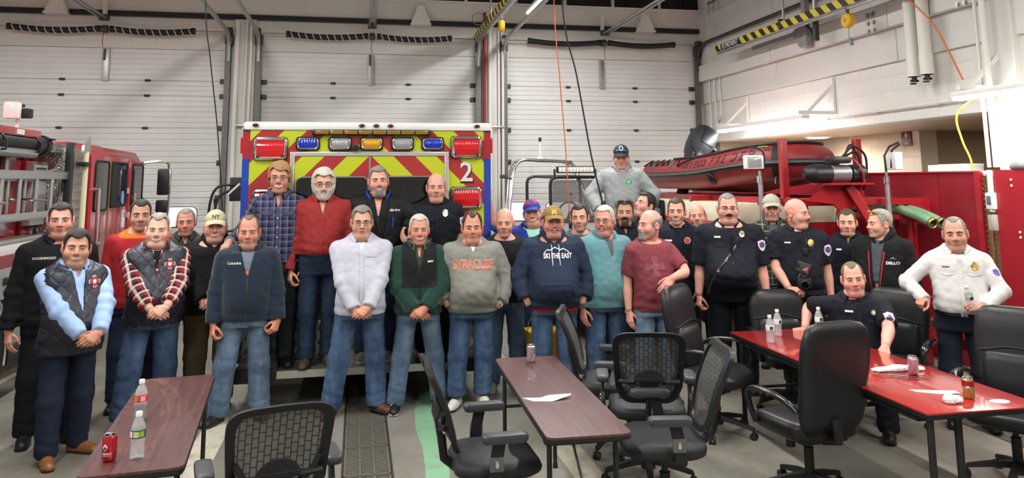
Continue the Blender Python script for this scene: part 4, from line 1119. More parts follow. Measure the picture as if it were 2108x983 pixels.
    for x in (-.78, .80):
        q = MB(); q.lathe([(0, .03), (.05, .03), (.066, .02), (.075, 0)], (x, -.02, .555), 22, axis=(0, -1, 0)); t = q.build('tail_light', BLACKR, r)
        for i in range(12): MB().ball((x+.036*math.cos(i*PI/6), -.052, .555+.036*math.sin(i*PI/6)), .009, 6).build('led', mat('led_red' if x > 0 else 'led_clear', '#c04020' if x > 0 else '#9a9a9a', .2), t)
    MB().b2((-.80, -.50, .315), (.80, -.02, .36)).build('step_bumper', DPLATE, r)
    MB().b2((-.805, -.515, .30), (.805, -.50, .365)).build('step_edge', mat('brushed_edge', '#b7b6ad', .4, .7), r)
    for s in (-1, 1):
        MB().rbox((s*1.0, -.26, .34), (.36, .48, .09), .02).build('bumper_end', DPLATE, r); MB().rbox((s*1.0, -.50, .33), (.35, .05, .12), .015).build('bumper_pad', BLACKR, r)
    MB().b2((-.95, .0, .30), (.95, 5.6, .60)).build('chassis', BLACKP, r)
    for s in (-1, 1):
        for y in (1.3, 5.0):
            q = MB(); q.lathe([(.0, -.12), (.22, -.12), (.24, -.14), (.37, -.14), (.40, -.10), (.40, .10), (.37, .14), (0, .14)], (s*.98, y, .40), 28, axis=(1, 0, 0)); q.build('wheel', BLACKR, r)
        MB().rbox((s*.98, .55, .40), (.40, .02, .44), .008).build('mud_flap', BLACKR, r)
    # cab in front
    q = MB(); pr = [(4.4, .55), (6.2, .55), (6.3, 1.0), (6.15, 1.25), (5.55, 1.45), (4.95, 2.05), (4.4, 2.10)]
    R = [[(x, y, z) for y, z in pr] for x in (-.98, .98)]; q.loft([list(reversed(p)) for p in R]); q.build('cab', WH, r, bevel=.03)
    q = MB(); q.rbox((-w-.20, 5.2, 1.55), (.22, .14, .42), .04); q.build('cab_mirror', BLACKP, r)
ambulance()

# ------------------------------------------------------------------ fire engine
def engine():
    XS = -3.2; r = empty('fire_engine', (-4.4, 9, 0), 0, 'red fire engine with ladder rack and black suction hose', 'fire engine')
    def b(lo, hi, n, m, bev=0): return MB().b2(np.array(lo)-[-4.4, 9, 0], np.array(hi)-[-4.4, 9, 0], bev=bev).build(n, m, r)
    def mb(): q = MB(); return q
    def put(q, n, m, par=None, **k): q.v = [(x+4.4, y-9, z) for x, y, z in q.v]; return q.build(n, m, par or r, **k)
    TREAD = diamond_plate('tread_plate_side', 20); PERF = mat('perforated_steel', '#c9cac6', .35, .7, bump=.5, bscale=120); WHT = mat('engine_white', '#d8d5d0', .25, coat=.4)
    MAROON = mat('engine_maroon', '#8d1f2c', .22, coat=.5); DIN = mat('engine_inside', '#6a1a20', .5)
    # body
    b((-5.55, 4.0, .55), (-3.42, 9.05, 1.50), 'lower_body', MAROON); b((-5.55, 4.0, 1.50), (-3.55, 9.05, 2.30), 'upper_body', DIN)
    b((-5.55, 4.0, 2.30), (-3.48, 8.85, 2.52), 'upper_wall', RED); b((-5.55, 4.0, 2.52), (-3.24, 8.80, 2.60), 'top_coaming', RED, .015); b((-3.56, 4.0, 1.5), (-3.50, 9.02, 2.30), 'body_side', RED)
    b((-3.42, 4.0, 1.49), (-3.20, 9.0, 1.53), 'running_board', ALU, .008); b((-3.42, 4.0, 1.28), (-3.20, 9.05, 1.40), 'maroon_stripe', MAROON); b((-3.42, 4.0, 1.40), (-3.20, 9.05, 1.49), 'white_stripe', WHT); b((-3.42, 4.0, 1.0), (-3.20, 9.05, 1.28), 'compartment_side', PERF)
    q = mb(); q.rbox((-3.19, 8.10, 1.16), (.02, .07, .07), .008); put(q, 'latch', BLACKP)
    b((-3.42, 8.28, .55), (-3.20, 9.05, 1.0), 'compartment_lower', PERF)
    # wheel and arch
    q = mb(); C = np.array([-3.35, 7.45, .52])
    P = [(-3.19, 7.45+.74*math.cos(a), .52+.62*math.sin(a)) for a in np.linspace(-.2, PI+.2, 24)]; q.tube(P, .035, 8); put(q, 'wheel_arch', CHROME)
    q = mb(); q.prism([(7.45+.72*math.cos(a), .52+.60*math.sin(a)) for a in np.linspace(0, 2*PI, 32, endpoint=False)], .03, (-3.21, 0, 0), (0, 1, 0), (0, 0, 1)); put(q, 'wheel_well', BLACKP)
    q = mb(); q.lathe([(0, -.17), (.30, -.17), (.33, -.12), (.34, -.17), (.50, -.17), (.535, -.12), (.535, .10), (.50, .14), (0, .14)], C, 36, axis=(-1, 0, 0)); q.v = [(2*C[0]-x, y, z) for x, y, z in q.v]; q.f = [tuple(reversed(f)) for f in q.f]; put(q, 'wheel', BLACKR)
    q = mb(); q.lathe([(0, -.03), (.10, -.03), (.13, .03), (.30, .05), (.33, .0)], C+[.12, 0, 0], 30, axis=(1, 0, 0)); put(q, 'wheel_rim', ALU)
    for i in range(10): a = i*PI/5; q = mb(); q.cyl(C+[.15, .2*math.cos(a), .2*math.sin(a)], C+[.19, .2*math.cos(a), .2*math.sin(a)], .018, n=6); put(q, 'lug_nut', CHROME)
    q = mb(); q.lathe([(0, -.17), (.50, -.17), (.535, -.12), (.535, .14), (0, .14)], (-3.5, 11.6, .52), 30, axis=(-1, 0, 0)); put(q, 'wheel', BLACKR)
    # suction hose on its tray
    q = mb(); q.cyl((-3.30, 4.0, 2.455), (-3.30, 8.78, 2.455), .078, n=20); hz = put(q, 'suction_hose', BLACKR)
    q = mb(); q.cyl((-3.30, 8.70, 2.455), (-3.30, 8.98, 2.455), .095, n=22); q.cyl((-3.30, 8.90, 2.455), (-3.30, 8.99, 2.455), .11, n=22); q.rbox((-3.19, 8.95, 2.52), (.04, .10, .02), .006); put(q, 'hose_coupling', BLACKP, hz)
    q = mb(); q.cyl((-3.29, 4, 2.37), (-3.29, 8.75, 2.37), .055, n=14); put(q, 'hose_tray', ALU)
    for y in (7.9, 8.7): q = mb(); q.tube([(-3.38, y, 2.36), (-3.20, y, 2.38), (-3.195, y, 2.46), (-3.26, y, 2.54)], .012, 6); put(q, 'hose_strap', BLACKP)
    # ladder
    for z, h in ((2.145, .085), (1.735, .075)):
        q = mb(); q.rbox((-3.24, 6.9, z), (.05, 5.4, h), .012); put(q, 'ladder_rail', ALU)
        q = mb(); q.rbox((-3.40, 6.75, z-.02), (.04, 5.2, h), .012); put(q, 'ladder_inner_rail', ALU)
    for i in range(8):
        y = 6.35+i*.40; q = mb(); q.cyl((-3.24, y, 2.11), (-3.24, y, 1.75), .024, n=10); put(q, 'rung', ALU)
        q = mb(); q.cyl((-3.40, y+.14, 2.11), (-3.40, y+.14, 1.75), .022, n=10); put(q, 'rung', ALU)
    for y in (7.55, 8.55):
        q = mb(); q.rbox((-3.46, y, 2.03), (.05, .09, .62), .01); put(q, 'ladder_bracket', ALU); q = mb(); q.tube([(-3.46, y, 1.9), (-3.2, y+.03, 1.90), (-3.19, y+.4, 1.88)], .014, 6); put(q, 'ladder_lock', CHROME)
    # pump panel and hose bed end
    b((-5.5, 9.05, .6), (-3.46, 9.62, 2.30), 'pump_panel', RED); b((-3.46, 9.05, 1.62), (-3.38, 9.42, 2.26), 'perforated_panel', PERF)
    for y, z in ((9.12, 2.22), (9.12, 2.16), (9.12, 2.10)):
        q = mb()
        for i in range(9): q.cyl((-3.385, y+i*.03, z), (-3.372, y+i*.03, z), .010, n=8)
        put(q, 'vent_row', DARKST)
    for y, z in ((9.5, 1.95), (9.5, 1.70), (9.2, 1.55), (9.35, 1.55)):
        q = mb(); q.lathe([(0, .07), (.055, .07), (.06, .05), (.06, 0)], (-3.46, y, z), 18, axis=(1, 0, 0)); put(q, 'discharge_cap', CHROME)
    q = mb(); q.tube(smoothpath([(-3.36, 9.30, 2.18), (-3.30, 9.48, 2.20), (-3.30, 9.60, 2.08), (-3.33, 9.62, 1.75), (-3.36, 9.5, 1.65)], 5), .016, 8); put(q, 'hand_rail', ALU)
    # rear cab wall of tread plate with handrails and exhaust-like post
    b((-5.5, 9.62, .55), (-3.22, 10.14, 2.46), 'cab_rear_wall', TREAD, .01); b((-5.3, 9.2, 2.40), (-3.30, 9.75, 2.50), 'deck_plate', TREAD)
    b((-3.26, 9.56, .6), (-3.19, 9.66, 2.52), 'black_edge', BLACKP, .01)
    q = mb(); q.cyl((-3.15, 9.90, .7), (-3.15, 9.90, 2.42), .032, n=12); put(q, 'pale_hand_pole', mat('pole_cream', '#d9d2b0', .4))
    for z in (1.45, 2.28): q = mb(); q.rbox((-3.16, 9.90, z), (.10, .20, .05), .01); put(q, 'pole_clamp', BLACKP)
    q = mb(); q.prism([(9.78, 2.42), (10.02, 2.42), (9.98, 2.62), (9.90, 2.53), (9.80, 2.50)], .03, (-3.17, 0, 0), (0, 1, 0), (0, 0, 1)); put(q, 'pole_bracket', ALU)
    # cab
    pr = [(10.14, .55), (12.55, .55), (12.78, .9), (12.74, 1.55), (12.60, 2.36), (12.35, 2.46), (10.14, 2.46)]
    q = mb(); R = [[(x, y, z) for y, z in pr] for x in (-5.55, -3.22)]; q.loft(R); put(q, 'cab', RED, bevel=.02)
    q = mb(); pr2 = [(10.16, 2.46), (12.42, 2.46), (12.30, 2.50), (10.3, 2.52)]; R = [[(x, y, z) for y, z in pr2] for x in (-5.5, -3.25)]; q.loft(R); q.rbox((-4.2, 11.0, 2.54), (1.4, 1.2, .06), .02); put(q, 'roof_cap', RED)
    def cdoor(y0, y1, z0, z1, wy0, wy1, wz0, wz1, n):
        d = b((-3.225, y0, z0), (-3.190, y1, z1), 'cab_door', RED, .012)
        q = mb(); q.prism([((wy0+wy1)/2+x, (wz0+wz1)/2+z) for x, z in rrect(wy1-wy0, wz1-wz0, .05)], .012, (-3.192, 0, 0), (0, 1, 0), (0, 0, 1)); put(q, 'door_glass', mat('cab_glass', '#20282a', .04, spec=.9), d)
        q = mb(); q.tube([(-3.184, (wy0+wy1)/2+x, (wz0+wz1)/2+z) for x, z in rrect(wy1-wy0, wz1-wz0, .05)], .016, 6, closed=True); put(q, 'glass_seal', BLACKR, d)
        return d
    d = cdoor(10.24, 10.98, .62, 2.40, 10.38, 10.90, 1.72, 2.33, 1); q = mb(); q.cyl((-3.13, 10.38, 1.30), (-3.13, 10.38, 1.98), .022, n=10); put(q, 'grab_bar', CHROME, d)
    for z in (1.30, 1.98): q = mb(); q.cyl((-3.20, 10.38, z), (-3.12, 10.38, z), .026, n=10); put(q, 'grab_bar_end', CHROME, d)
    q = mb(); q.rbox((-3.17, 10.52, 1.32), (.04, .20, .03), .008); put(q, 'door_handle', CHROME, d)
    b((-3.205, 10.99, .62), (-3.186, 11.005, 2.40), 'gold_trim', mat('gold_line', '#c9a24a', .3, .6))
    b((-3.222, 11.01, .62), (-3.196, 11.83, 2.40), 'cab_side_panel', RED, .008); q = mb(); q.prism([(11.37+x, 2.04+z) for x, z in rrect(.68, .58, .06)], .012, (-3.197, 0, 0), (0, 1, 0), (0, 0, 1)); put(q, 'side_glass', mat('cab_glass', '#20282a'))
    q = mb(); q.tube([(-3.188, 11.37+x, 2.04+z) for x, z in rrect(.68, .58, .06)], .016, 6, closed=True); put(q, 'glass_seal', BLACKR)
    q = mb(); q.prism([(11.56+x, 1.86+z) for x, z in rrect(.10, .18, .049)], .006, (-3.183, 0, 0), (0, 1, 0), (0, 0, 1)); put(q, 'round_sticker', mat('sticker_blue', '#8fa6d8', .4))
    d = cdoor(11.88, 12.56, .62, 2.38, 11.98, 12.52, 1.74, 2.32, 3); q = mb(); q.cyl((-3.13, 11.95, 1.35), (-3.13, 11.95, 1.92), .02, n=10); put(q, 'grab_bar', CHROME, d)
    for z in (1.62, 1.95): q = mb(); q.cyl((-3.2, 11.85, z-.04), (-3.2, 11.85, z+.04), .02, n=8); put(q, 'door_hinge', CHROME)
    q = mb(); q.prism([(10.62+.06*math.cos(a), 1.02+.09*math.sin(a)) for a in np.linspace(0, 2*PI, 18, endpoint=False)], .004, (-3.189, 0, 0), (0, 1, 0), (0, 0, 1)); put(q, 'door_crest', WHT)
    # mirrors
    q = mb(); q.tube(smoothpath([(-3.2, 12.62, 2.36), (-2.95, 12.72, 2.38), (-2.86, 12.74, 2.25), (-2.86, 12.74, 1.52), (-3.0, 12.7, 1.45)], 5), .02, 8); mr = put(q, 'mirror_arm', CHROME)
    q = mb(); q.rbox((-2.93, 12.70, 2.07), (.17, .07, .40), .03); put(q, 'mirror_head', BLACKP, mr); q = mb(); q.rbox((-2.93, 12.70, 1.70), (.18, .10, .20), .04); put(q, 'convex_mirror', BLACKP, mr)
    q = mb(); q.rbox((-2.84, 12.74, 2.07), (.03, .09, .38), .012); put(q, 'mirror_shell', CHROME, mr)
    # scene lamp on the body roof
    q = mb(); q.cyl((-3.45, 8.72, 2.58), (-3.45, 8.72, 2.72), .02, n=10); q.rbox((-3.45, 8.72, 2.615), (.10, .10, .03), .01); lp = put(q, 'scene_lamp_post', WHT)
    q = mb(); q.rbox((-3.47, 8.64, 2.80), (.14, .10, .17), .02); put(q, 'scene_lamp', WHT, lp); q = mb(); q.rbox((-3.40, 8.77, 2.78), (.12, .12, .10), .02); q.ball((-3.42, 8.75, 2.86), .025, 8); put(q, 'scene_lamp_motor', BLACKP, lp)
    b((-3.242, 8.2, 2.535), (-3.232, 8.36, 2.585), 'reflector', WHT)
engine()

# ------------------------------------------------------------------ side-by-side utility vehicle
def utv():
    r = empty('utility_vehicle', (3.10, 11.2, 0), 0, 'off-road utility vehicle with black roll cage and LED light bar', 'utility vehicle')
    BODY = mat('utv_red', '#b8402a', .3, coat=.5); GR = mat('utv_grey', '#8e9092', .3); SMOKE = mat('smoked_windscreen', '#6a6864', .1, alpha=.55)
    def put(q, n, m, par=None, **k): return q.build(n, m, par or r, **k)
    q = MB(); c = [(-.30, 0, .9), (-.31, 0, 1.9)]+bez((-.31, 0, 1.98), (-.31, 0, 2.08), (-.28, 0, 2.11), (-.20, 0, 2.11), 5)+bez((.20, 0, 2.11), (.28, 0, 2.11), (.31, 0, 2.08), (.31, 0, 1.98), 5)+[(.31, 0, 1.9), (.32, 0, .9)]
    q.tube([(x*1.05, -.35, z-.02) for x, y, z in c], .022, 8); cage = put(q, 'roll_cage', BLACKP)
    q = MB(); q.tube([(x*1.25, .9, z) for x, y, z in c], .022, 8)
    for s in (-1, 1): q.tube([(s*.24, -.35, 2.09), (s*.28, .9, 2.11)], .022, 8)
    put(q, 'rear_cage', BLACKP)
    q = MB(); q.rbox((0, -.38, 2.20), (.50, .07, .10), .012); lb = put(q, 'light_bar', BLACKP)
    for i in range(10): MB().rbox((-.207+i*.046, -.42, 2.20), (.042, .012, .07), .004).build('led_cell', mat('led_cell', '#d9dccb', .2), lb)
    for s in (-1, 1): MB().rbox((s*.27, -.36, 2.15), (.02, .05, .12), .006).build('light_bar_foot', BLACKP, lb)
    q = MB(); q.prism(rrect(.58, .62, .06), .006, (0, -.30, 1.74), (1, 0, 0), (0, 0, 1)); put(q, 'windscreen', SMOKE)
    P = [(.02+.14*math.cos(a), .05+.05*math.sin(a), 1.58+.14*math.sin(a)) for a in np.linspace(0, 2*PI, 24, endpoint=False)]
    q = MB(); q.tube(P, .014, 8, closed=True); q.tube([(.02, .05, 1.58), (.02, .25, 1.35)], .02, 8); put(q, 'steering_wheel', BLACKP)
    pr = [(-1.25, .75), (-1.30, .95), (-1.15, 1.12), (-.40, 1.42), (-.25, 1.44), (-.25, .55), (-1.1, .5)]
    q = MB(); q.loft([[(x, y, z) for y, z in pr] for x in (-.36, -.30, .30, .36)]); put(q, 'bonnet', GR, bevel=.02)
    for s in (-1, 1):
        pr = [(-1.35, .55), (-1.42, .92), (-1.1, 1.16), (-.5, 1.34), (-.35, .95), (-.6, .8), (-1.0, .75)]
        q = MB(); q.loft([[(s*x, y, z) for y, z in (pr if s > 0 else pr[::-1])] for x in (.36, .58, .62)]); put(q, 'fender', BODY, bevel=.015)
        q = MB(); q.rbox((s*.46, -1.28, 1.02), (.16, .06, .07), .02); put(q, 'headlight', LCLR)
        q = MB(); q.rbox((s*.55, -.75, 1.22), (.14, .7, .05), .02); put(q, 'black_flare', BLACKP)
        for y in (-1.0, 1.0): q = MB(); q.lathe([(0, -.12), (.17, -.12), (.19, -.09), (.30, -.12), (.33, -.08), (.33, .08), (.30, .12), (0, .12)], (s*.62, y, .33), 24, axis=(1, 0, 0)); put(q, 'wheel', BLACKR)
        q = MB(); q.rbox((s*.28, .45, 1.15), (.42, .16, .70), .05); q.rbox((s*.28, .2, .78), (.42, .5, .16), .05); put(q, 'seat', BLACKP)
    q = MB(); q.b2((-.5, -1.2, .32), (.5, 1.3, .60)); put(q, 'chassis', BLACKP); q = MB(); q.rbox((0, -.22, 1.46), (.66, .16, .06), .02); put(q, 'dashboard', BLACKP)
    r.scale = (1.14, 1, 1)
    # silver arch beside the vehicle: belongs to the launch on its trailer
    a = empty('boat_arch_trailer', (2.99, 13.35, 0), 0, 'silver tubular arch with white antenna behind the blue-capped man', 'tow arch')
    q = MB()
    for y in (0, .22):
        q.tube([(-.42, y-.35, .55), (-.34, y-.2, 1.4)]+bez((-.27, y-.05, 2.05), (-.22, y, 2.28), (-.17, y, 2.335), (-.05, y, 2.34), 6)+bez((.50, y, 2.31), (.62, y, 2.30), (.66, y, 2.24), (.70, y-.05, 2.05), 6)+[(.86, y-.2, 1.4), (.92, y-.35, .55)], .028, 10)
    for x in (-.17, .55): q.tube([(x, 0, 2.33), (x, .22, 2.33)], .02, 8)
    q.build('arch', CHROME, a)
    q = MB(); q.cyl((.17, .1, 2.33), (.17, .1, 2.70), .014, n=8); q.lathe([(.0, 0), (.05, 0), (.05, .03), (.02, .06)], (.17, .1, 2.345), 14); an = q.build('antenna', WHITEP, a); MB().cyl((.17, .1, 2.66), (.17, .1, 2.73), .022, n=10).build('antenna_light', BLACKP, an)
    q = MB(); q.rbox((-.40, -.1, 2.06), (.10, .07, .07), .02); q.cyl((-.36, -.1, 2.04), (-.28, -.08, 2.02), .015, n=8); q.build('spot_lamp', DARKST, a)
    a.scale = (1.25, 1, 1.03)
    q = MB(); q.b2((-.55, -.6, .45), (1.05, .6, .58)); q.build('trailer_bed', DARKST, a)
    for x in (-.62, 1.12): q = MB(); q.lathe([(0, -.09), (.16, -.09), (.29, -.08), (.31, -.04), (.31, .04), (.29, .08), (0, .09)], (x, .1, .31), 22, axis=(1, 0, 0)); q.build('wheel', BLACKR, a)
utv()

# ------------------------------------------------------------------ boat rig: red rack truck, boat, outboard, lights, pipes
def rig():
    r = empty('boat_rack_truck', (5.58, 10.6, 0), 0, 'red steel boat rack with winch on a red and cream truck bed', 'boat rack')
    O = np.array([5.58, 10.6, 0]); RD = mat('rack_red', '#a01f26', .3, coat=.4)
    def put(q, n, m, par=None, **k): q.v = [tuple(np.array(v)-O) for v in q.v]; return q.build(n, m, par or r, **k)
    CRM = mat('truck_cream', '#e3dcc0', .3, coat=.3); RB = mat('truck_red', '#a8232a', .22, coat=.5)
    q = MB(); q.b2((4.72, 9.1, .55), (6.40, 13.4, 1.48), bev=.02); put(q, 'truck_bed', RB)
    q = MB(); q.b2((4.73, 9.11, 1.48), (6.39, 13.4, 1.74), bev=.02); put(q, 'cream_band', CRM)
    q = MB(); q.rbox((4.70, 11.9, 1.52), (.04, .9, .42), .02); put(q, 'cab_window', GLASSB)
    q = MB(); q.b2((5.0, 7.9, .45), (6.2, 9.2, .62)); put(q, 'chassis', BLACKP)
    for x in (4.85, 6.30):
        for y in (9.6, 12.6): q = MB(); q.lathe([(0, -.13), (.22, -.13), (.25, -.10), (.40, -.13), (.43, -.08), (.43, .08), (.40, .13), (0, .13)], (x, y, .43), 28, axis=(1, 0, 0)); put(q, 'wheel', BLACKR)
    # rack
    def beam(a, b_, w, n='rack_beam'):
        a = np.array(a, float); b_ = np.array(b_, float); x, y, d = frame(b_-a); q = MB(); R = [[p+w/2*(sx*x+sy*y) for sx, sy in ((-1, -1), (1, -1), (1, 1), (-1, 1))] for p in (a, b_)]; q.loft(R); return put(q, n, RD, bevel=.006)
    for x in (5.08, 6.08): beam((x, 8.0, 1.78), (x, 13.2, 1.78), .08)
    for y in (8.0, 8.55, 10.5, 13.1): beam((4.72, y, 1.775), (6.62 if y < 8.6 else 6.42, y, 1.775), .075)
    for x in (5.075, 6.085): beam((x, 8.55, 1.80), (x, 8.55, 2.53), .085, 'upright_post')
    for x in (4.98, 6.36): beam((x, 8.02, .55), (x, 8.02, 1.76), .075, 'rack_leg'); beam((x, 13.1, 1.70), (x, 13.1, 1.78), .07, 'rack_leg')
    beam((4.98, 8.05, 1.76), (4.98, 8.75, 1.30), .05, 'rack_brace')
    q = MB(); q.prism([(4.90, 1.80), (5.14, 1.97), (5.60, 1.97), (5.58, 1.92), (5.44, 1.70), (5.34, 1.62), (5.22, 1.76)], .02, (0, 7.82, 0), (1, 0, 0), (0, 0, 1)); put(q, 'winch_gusset', RD)
    q = MB(); q.prism([(6.28, 1.74), (6.60, 1.74), (6.60, 1.50)], .02, (0, 7.98, 0), (1, 0, 0), (0, 0, 1)); put(q, 'corner_gusset', RD)
    beam((5.40, 7.78, 1.96), (5.80, 7.66, 1.20), .10, 'winch_leg'); beam((5.80, 7.66, 1.20), (5.95, 7.95, .58), .09, 'winch_leg')
    q = MB(); q.b2((5.08, 7.62, 1.975), (5.62, 8.02, 1.995)); put(q, 'winch_plate', RD)
    # winch
    q = MB(); q.cyl((4.990, 7.82, 2.10), (5.192, 7.82, 2.10), .105, n=20); q.lathe([(.105, 0), (.08, .06), (.04, .10)], (4.990, 7.82, 2.10), 20, axis=(-1, 0, 0)); wn = put(q, 'winch_motor', BLACKP)
    q = MB(); q.cyl((5.192, 7.82, 2.10), (5.433, 7.82, 2.10), .06, n=16); put(q, 'winch_drum', STEEL, wn)
    q = MB()
    for i in range(13): t = np.linspace(0, 2*PI, 18, endpoint=False); q.tube([(5.205+i*.0178, 7.82+.088*math.cos(a), 2.10+.088*math.sin(a)) for a in t], .0125, 6, closed=True)
    put(q, 'winch_cable', mat('wire_rope', '#8c8c8a', .4, .6), wn)
    q = MB(); q.cyl((5.446, 7.82, 2.10), (5.610, 7.82, 2.10), .10, n=20); q.rbox((5.306, 7.80, 2.25), (.24, .18, .08), .03); put(q, 'winch_gearbox', BLACKP, wn)
    for k_, (p, c) in enumerate(((((5.357, 7.80, 2.28), (5.496, 7.78, 2.40), (5.623, 7.76, 2.30), (5.642, 7.78, 2.08), (5.559, 7.74, 1.92)), BLACKR), (((5.370, 7.78, 2.27), (5.452, 7.74, 2.26), (5.534, 7.70, 2.12), (5.566, 7.72, 1.95)), REDPIPE), (((5.395, 7.84, 2.28), (5.547, 7.82, 2.34), (5.610, 7.84, 2.22), (5.597, 7.86, 2.1)), BLACKR), (((5.420, 7.86, 2.27), (5.521, 7.88, 2.42), (5.597, 7.9, 2.36), (5.585, 7.9, 2.15)), BLACKR))):
        q = MB(); q.tube(smoothpath(p, 6), .013, 6); put(q, 'winch_wire', c, wn)
    # ---- inflatable boat
    bt = empty('inflatable_boat', (5.58, 10.4, 1.83), 0, 'red inflatable rescue boat with black rubbing strake and lettering', 'boat'); OB = np.array([5.58, 10.4, 1.83])
    def pb(q, n, m, par=None, **k): q.v = [tuple(np.array(v)-OB) for v in q.v]; return q.build(n, m, par or bt, **k)
    BR = mat('boat_red', '#85262a', .45, var=.06, vscale=3)
    half = [(5.05, 12.6, 2.13), (5.05, 11.6, 2.13), (5.05, 10.8, 2.14), (5.05, 10.2, 2.165), (5.08, 9.65, 2.21), (5.22, 9.18, 2.25), (5.58, 8.96, 2.265)]
    path = half+[(11.16-x, y, z) for x, y, z in half[-2::-1]]; path = smoothpath(path, 8); n = len(path)
    rad = [.235-.0*abs(i-n/2) for i in range(n)]; cone_l = [(5.05, 13.0, 2.09), (5.05, 12.8, 2.10)]; full = [np.array(p) for p in cone_l]+path+[np.array((6.11, 12.8, 2.10)), np.array((6.11, 13.0, 2.09))]
    q = MB(); q.tube(full, [.08, .19]+rad+[.19, .08], 22); pb(q, 'hull_tube', BR, sharp=180)
    def surf(i, phi, rr=.235):
        """point of the tube: outward angle phi above the horizontal"""
        p = path[i]; d = path[min(i+1, n-1)]-path[max(i-1, 0)]; d = d/np.linalg.norm(d); out = np.cross(d, (0, 0, 1)); out = out/np.linalg.norm(out)
        if out@(p-np.array([5.58, 10.9, p[2]])) < 0: out = -out
        up = np.array([0, 0, 1.]); return p+rr*(math.cos(phi)*out+math.sin(phi)*up)
    q = MB(); R = []
    for i in range(n): R.append([surf(i, -.22, .232), surf(i, -.18, .262), surf(i, -.02, .266), surf(i, .10, .262), surf(i, .14, .232)])
    q.loft(R, close=False, caps=False); pb(q, 'rubbing_strake', mat('strake_black', '#26282a', .45), sharp=180)
    q = MB(); q.tube([surf(i, -.04, .268) for i in range(n)], .012, 6); pb(q, 'strake_line', mat('strake_grey', '#5b5d5e', .5))
    q = MB(); q.loft([[(5.02, 12.6, 1.98), (5.58, 12.6, 1.86), (6.14, 12.6, 1.98), (5.58, 12.6, 2.05)], [(5.02, 10, 1.98), (5.58, 10, 1.85), (6.14, 10, 1.98), (5.58, 10, 2.05)], [(5.15, 9.6, 2.05), (5.58, 9.6, 1.92), (6.0, 9.6, 2.05), (5.58, 9.6, 2.1)], [(5.40, 9.15, 2.14), (5.58, 9.1, 2.06), (5.76, 9.15, 2.14), (5.58, 9.15, 2.2)]]); pb(q, 'keel', BR)
    q = MB(); q.rbox((5.58, 12.45, 2.14), (.90, .05, .42), .01); pb(q, 'transom', BLACKP)
    q = MB(); P = []; 
    for i in range(8, n-8): P.append(surf(i, 1.25, .25))
    q.tube(P, .022, 6); pb(q, 'grab_line', BLACKR)
    q = MB(); P = []
    for i in range(0, 9):
        P.append(surf(i, 1.20 if i % 2 else .62, .250))
    q.tube(smoothpath(P, 4), .012, 6); pb(q, 'lacing', BLACKR)
    q = MB(); P = [surf(12, .5, .25), surf(11, 1.0, .25), surf(14, .75, .255), surf(17, 1.2, .25)]; q.tube(smoothpath([P[1], P[0], P[2], P[3]], 6), .012, 6); pb(q, 'loose_strap', BLACKR)
    for i in (3, 9):
        q = MB(); a, b_, c = surf(i-1, .75, .243), surf(i+1, .75, .243), surf(i, .25, .243); d = surf(i, 1.15, .25); q.add([a, b_, c, d], [(0, 2, 1), (0, 1, 3), (0, 3, 2), (1, 2, 3)]); pb(q, 'strap_patch', mat('patch_grey', '#4a4c4e', .6))
    q = MB(); i = 26; C = surf(i, -.55, .238); nrm = (C-path[i]); nrm /= np.linalg.norm(nrm); q.lathe([(.0, .035), (.06, .03), (.10, .012), (.105, 0)], C, 20, axis=nrm); pb(q, 'lifting_pad', BLACKR)
    for dphi in np.linspace(-1.2, 1.2, 9):
        pass
    q = MB(); R = []
    for ph in np.linspace(-1.25, 1.45, 16): R.append([surf(42, ph, .249), surf(44, ph, .249)])
    q.loft(R, close=False, caps=False); q2 = q; pb(q2, 'bow_strap', BLACKR, sharp=180)
    q = MB(); C = surf(43, -1.0, .27); q.tube([C+[-.06, 0, .03], C+[.06, 0, .03], C+[.07, 0, -.04], C+[-.07, 0, -.04]], .010, 6, closed=True); pb(q, 'strap_buckle', CHROME)
    q = MB(); R = [[surf(i, 1.5, .242), surf(i, 1.0, .242)] for i in (39, 40, 41)]; q.loft(R, close=False, caps=False); pb(q, 'yellow_patch', mat('patch_yellow', '#b9b04a', .5), sharp=180)
    # lettering on the tube
    S = [0]
    for i in range(1, n): S.append(S[-1]+np.linalg.norm(path[i]-path[i-1]))
    S = np.array(S)
    def letter(txt, s0, size):
        v, f = text_mesh(txt, size, bold=.012, spacing=1.25); pts = []
        for x, y in v:
            s_ = s0+x; fi = np.interp(s_, S, range(n)); i = int(min(fi, n-2)); t = fi-i; ph = .50+y/.235; pts.append(surf(i, ph, .2385)*(1-t)+surf(i+1, ph, .2385)*t)
        q = MB(); q.add(pts, f); pb(q, 'lettering', mat('letter_black', '#1a1414', .5), sharp=None)
    letter('OSWEGO', 1.98, .16); letter('FIRE', 2.72, .18); letter('DEPT', 3.28, .19)
    # outboard motor tilted up on the transom
    om = empty('outboard_motor', (5.72, 12.5, 2.36), 0, 'dark grey outboard motor tilted up on the boat stern', 'outboard motor'); OM = np.array([5.50, 12.5, 2.3])
    M = Matrix.Rotation(math.radians(32), 3, 'Y')@Matrix.Rotation(math.radians(-18), 3, 'X')
    def po(q, n_, m, par=None): q.v = [tuple(M@Vector(v)) for v in q.v]; return q.build(n_, m, par or om)
    om.scale = (1.22, 1.22, 1.22)
    sec = [(.08, .13, .17), (.14, .165, .21), (.28, .18, .225), (.42, .175, .215), (.52, .15, .18), (.57, .09, .11)]
    q = MB(); q.loft([[(x/.5*a, y/.5*b_, z) for x, y in rrect(1, 1, .38, 5)] for z, a, b_ in sec]); po(q, 'cowling', mat('cowl_grey', '#2e3237', .6))
    q = MB(); q.rbox((0, -.215, .34), (.20, .03, .26), .012); po(q, 'cowl_panel', mat('cowl_dark', '#202326', .35))
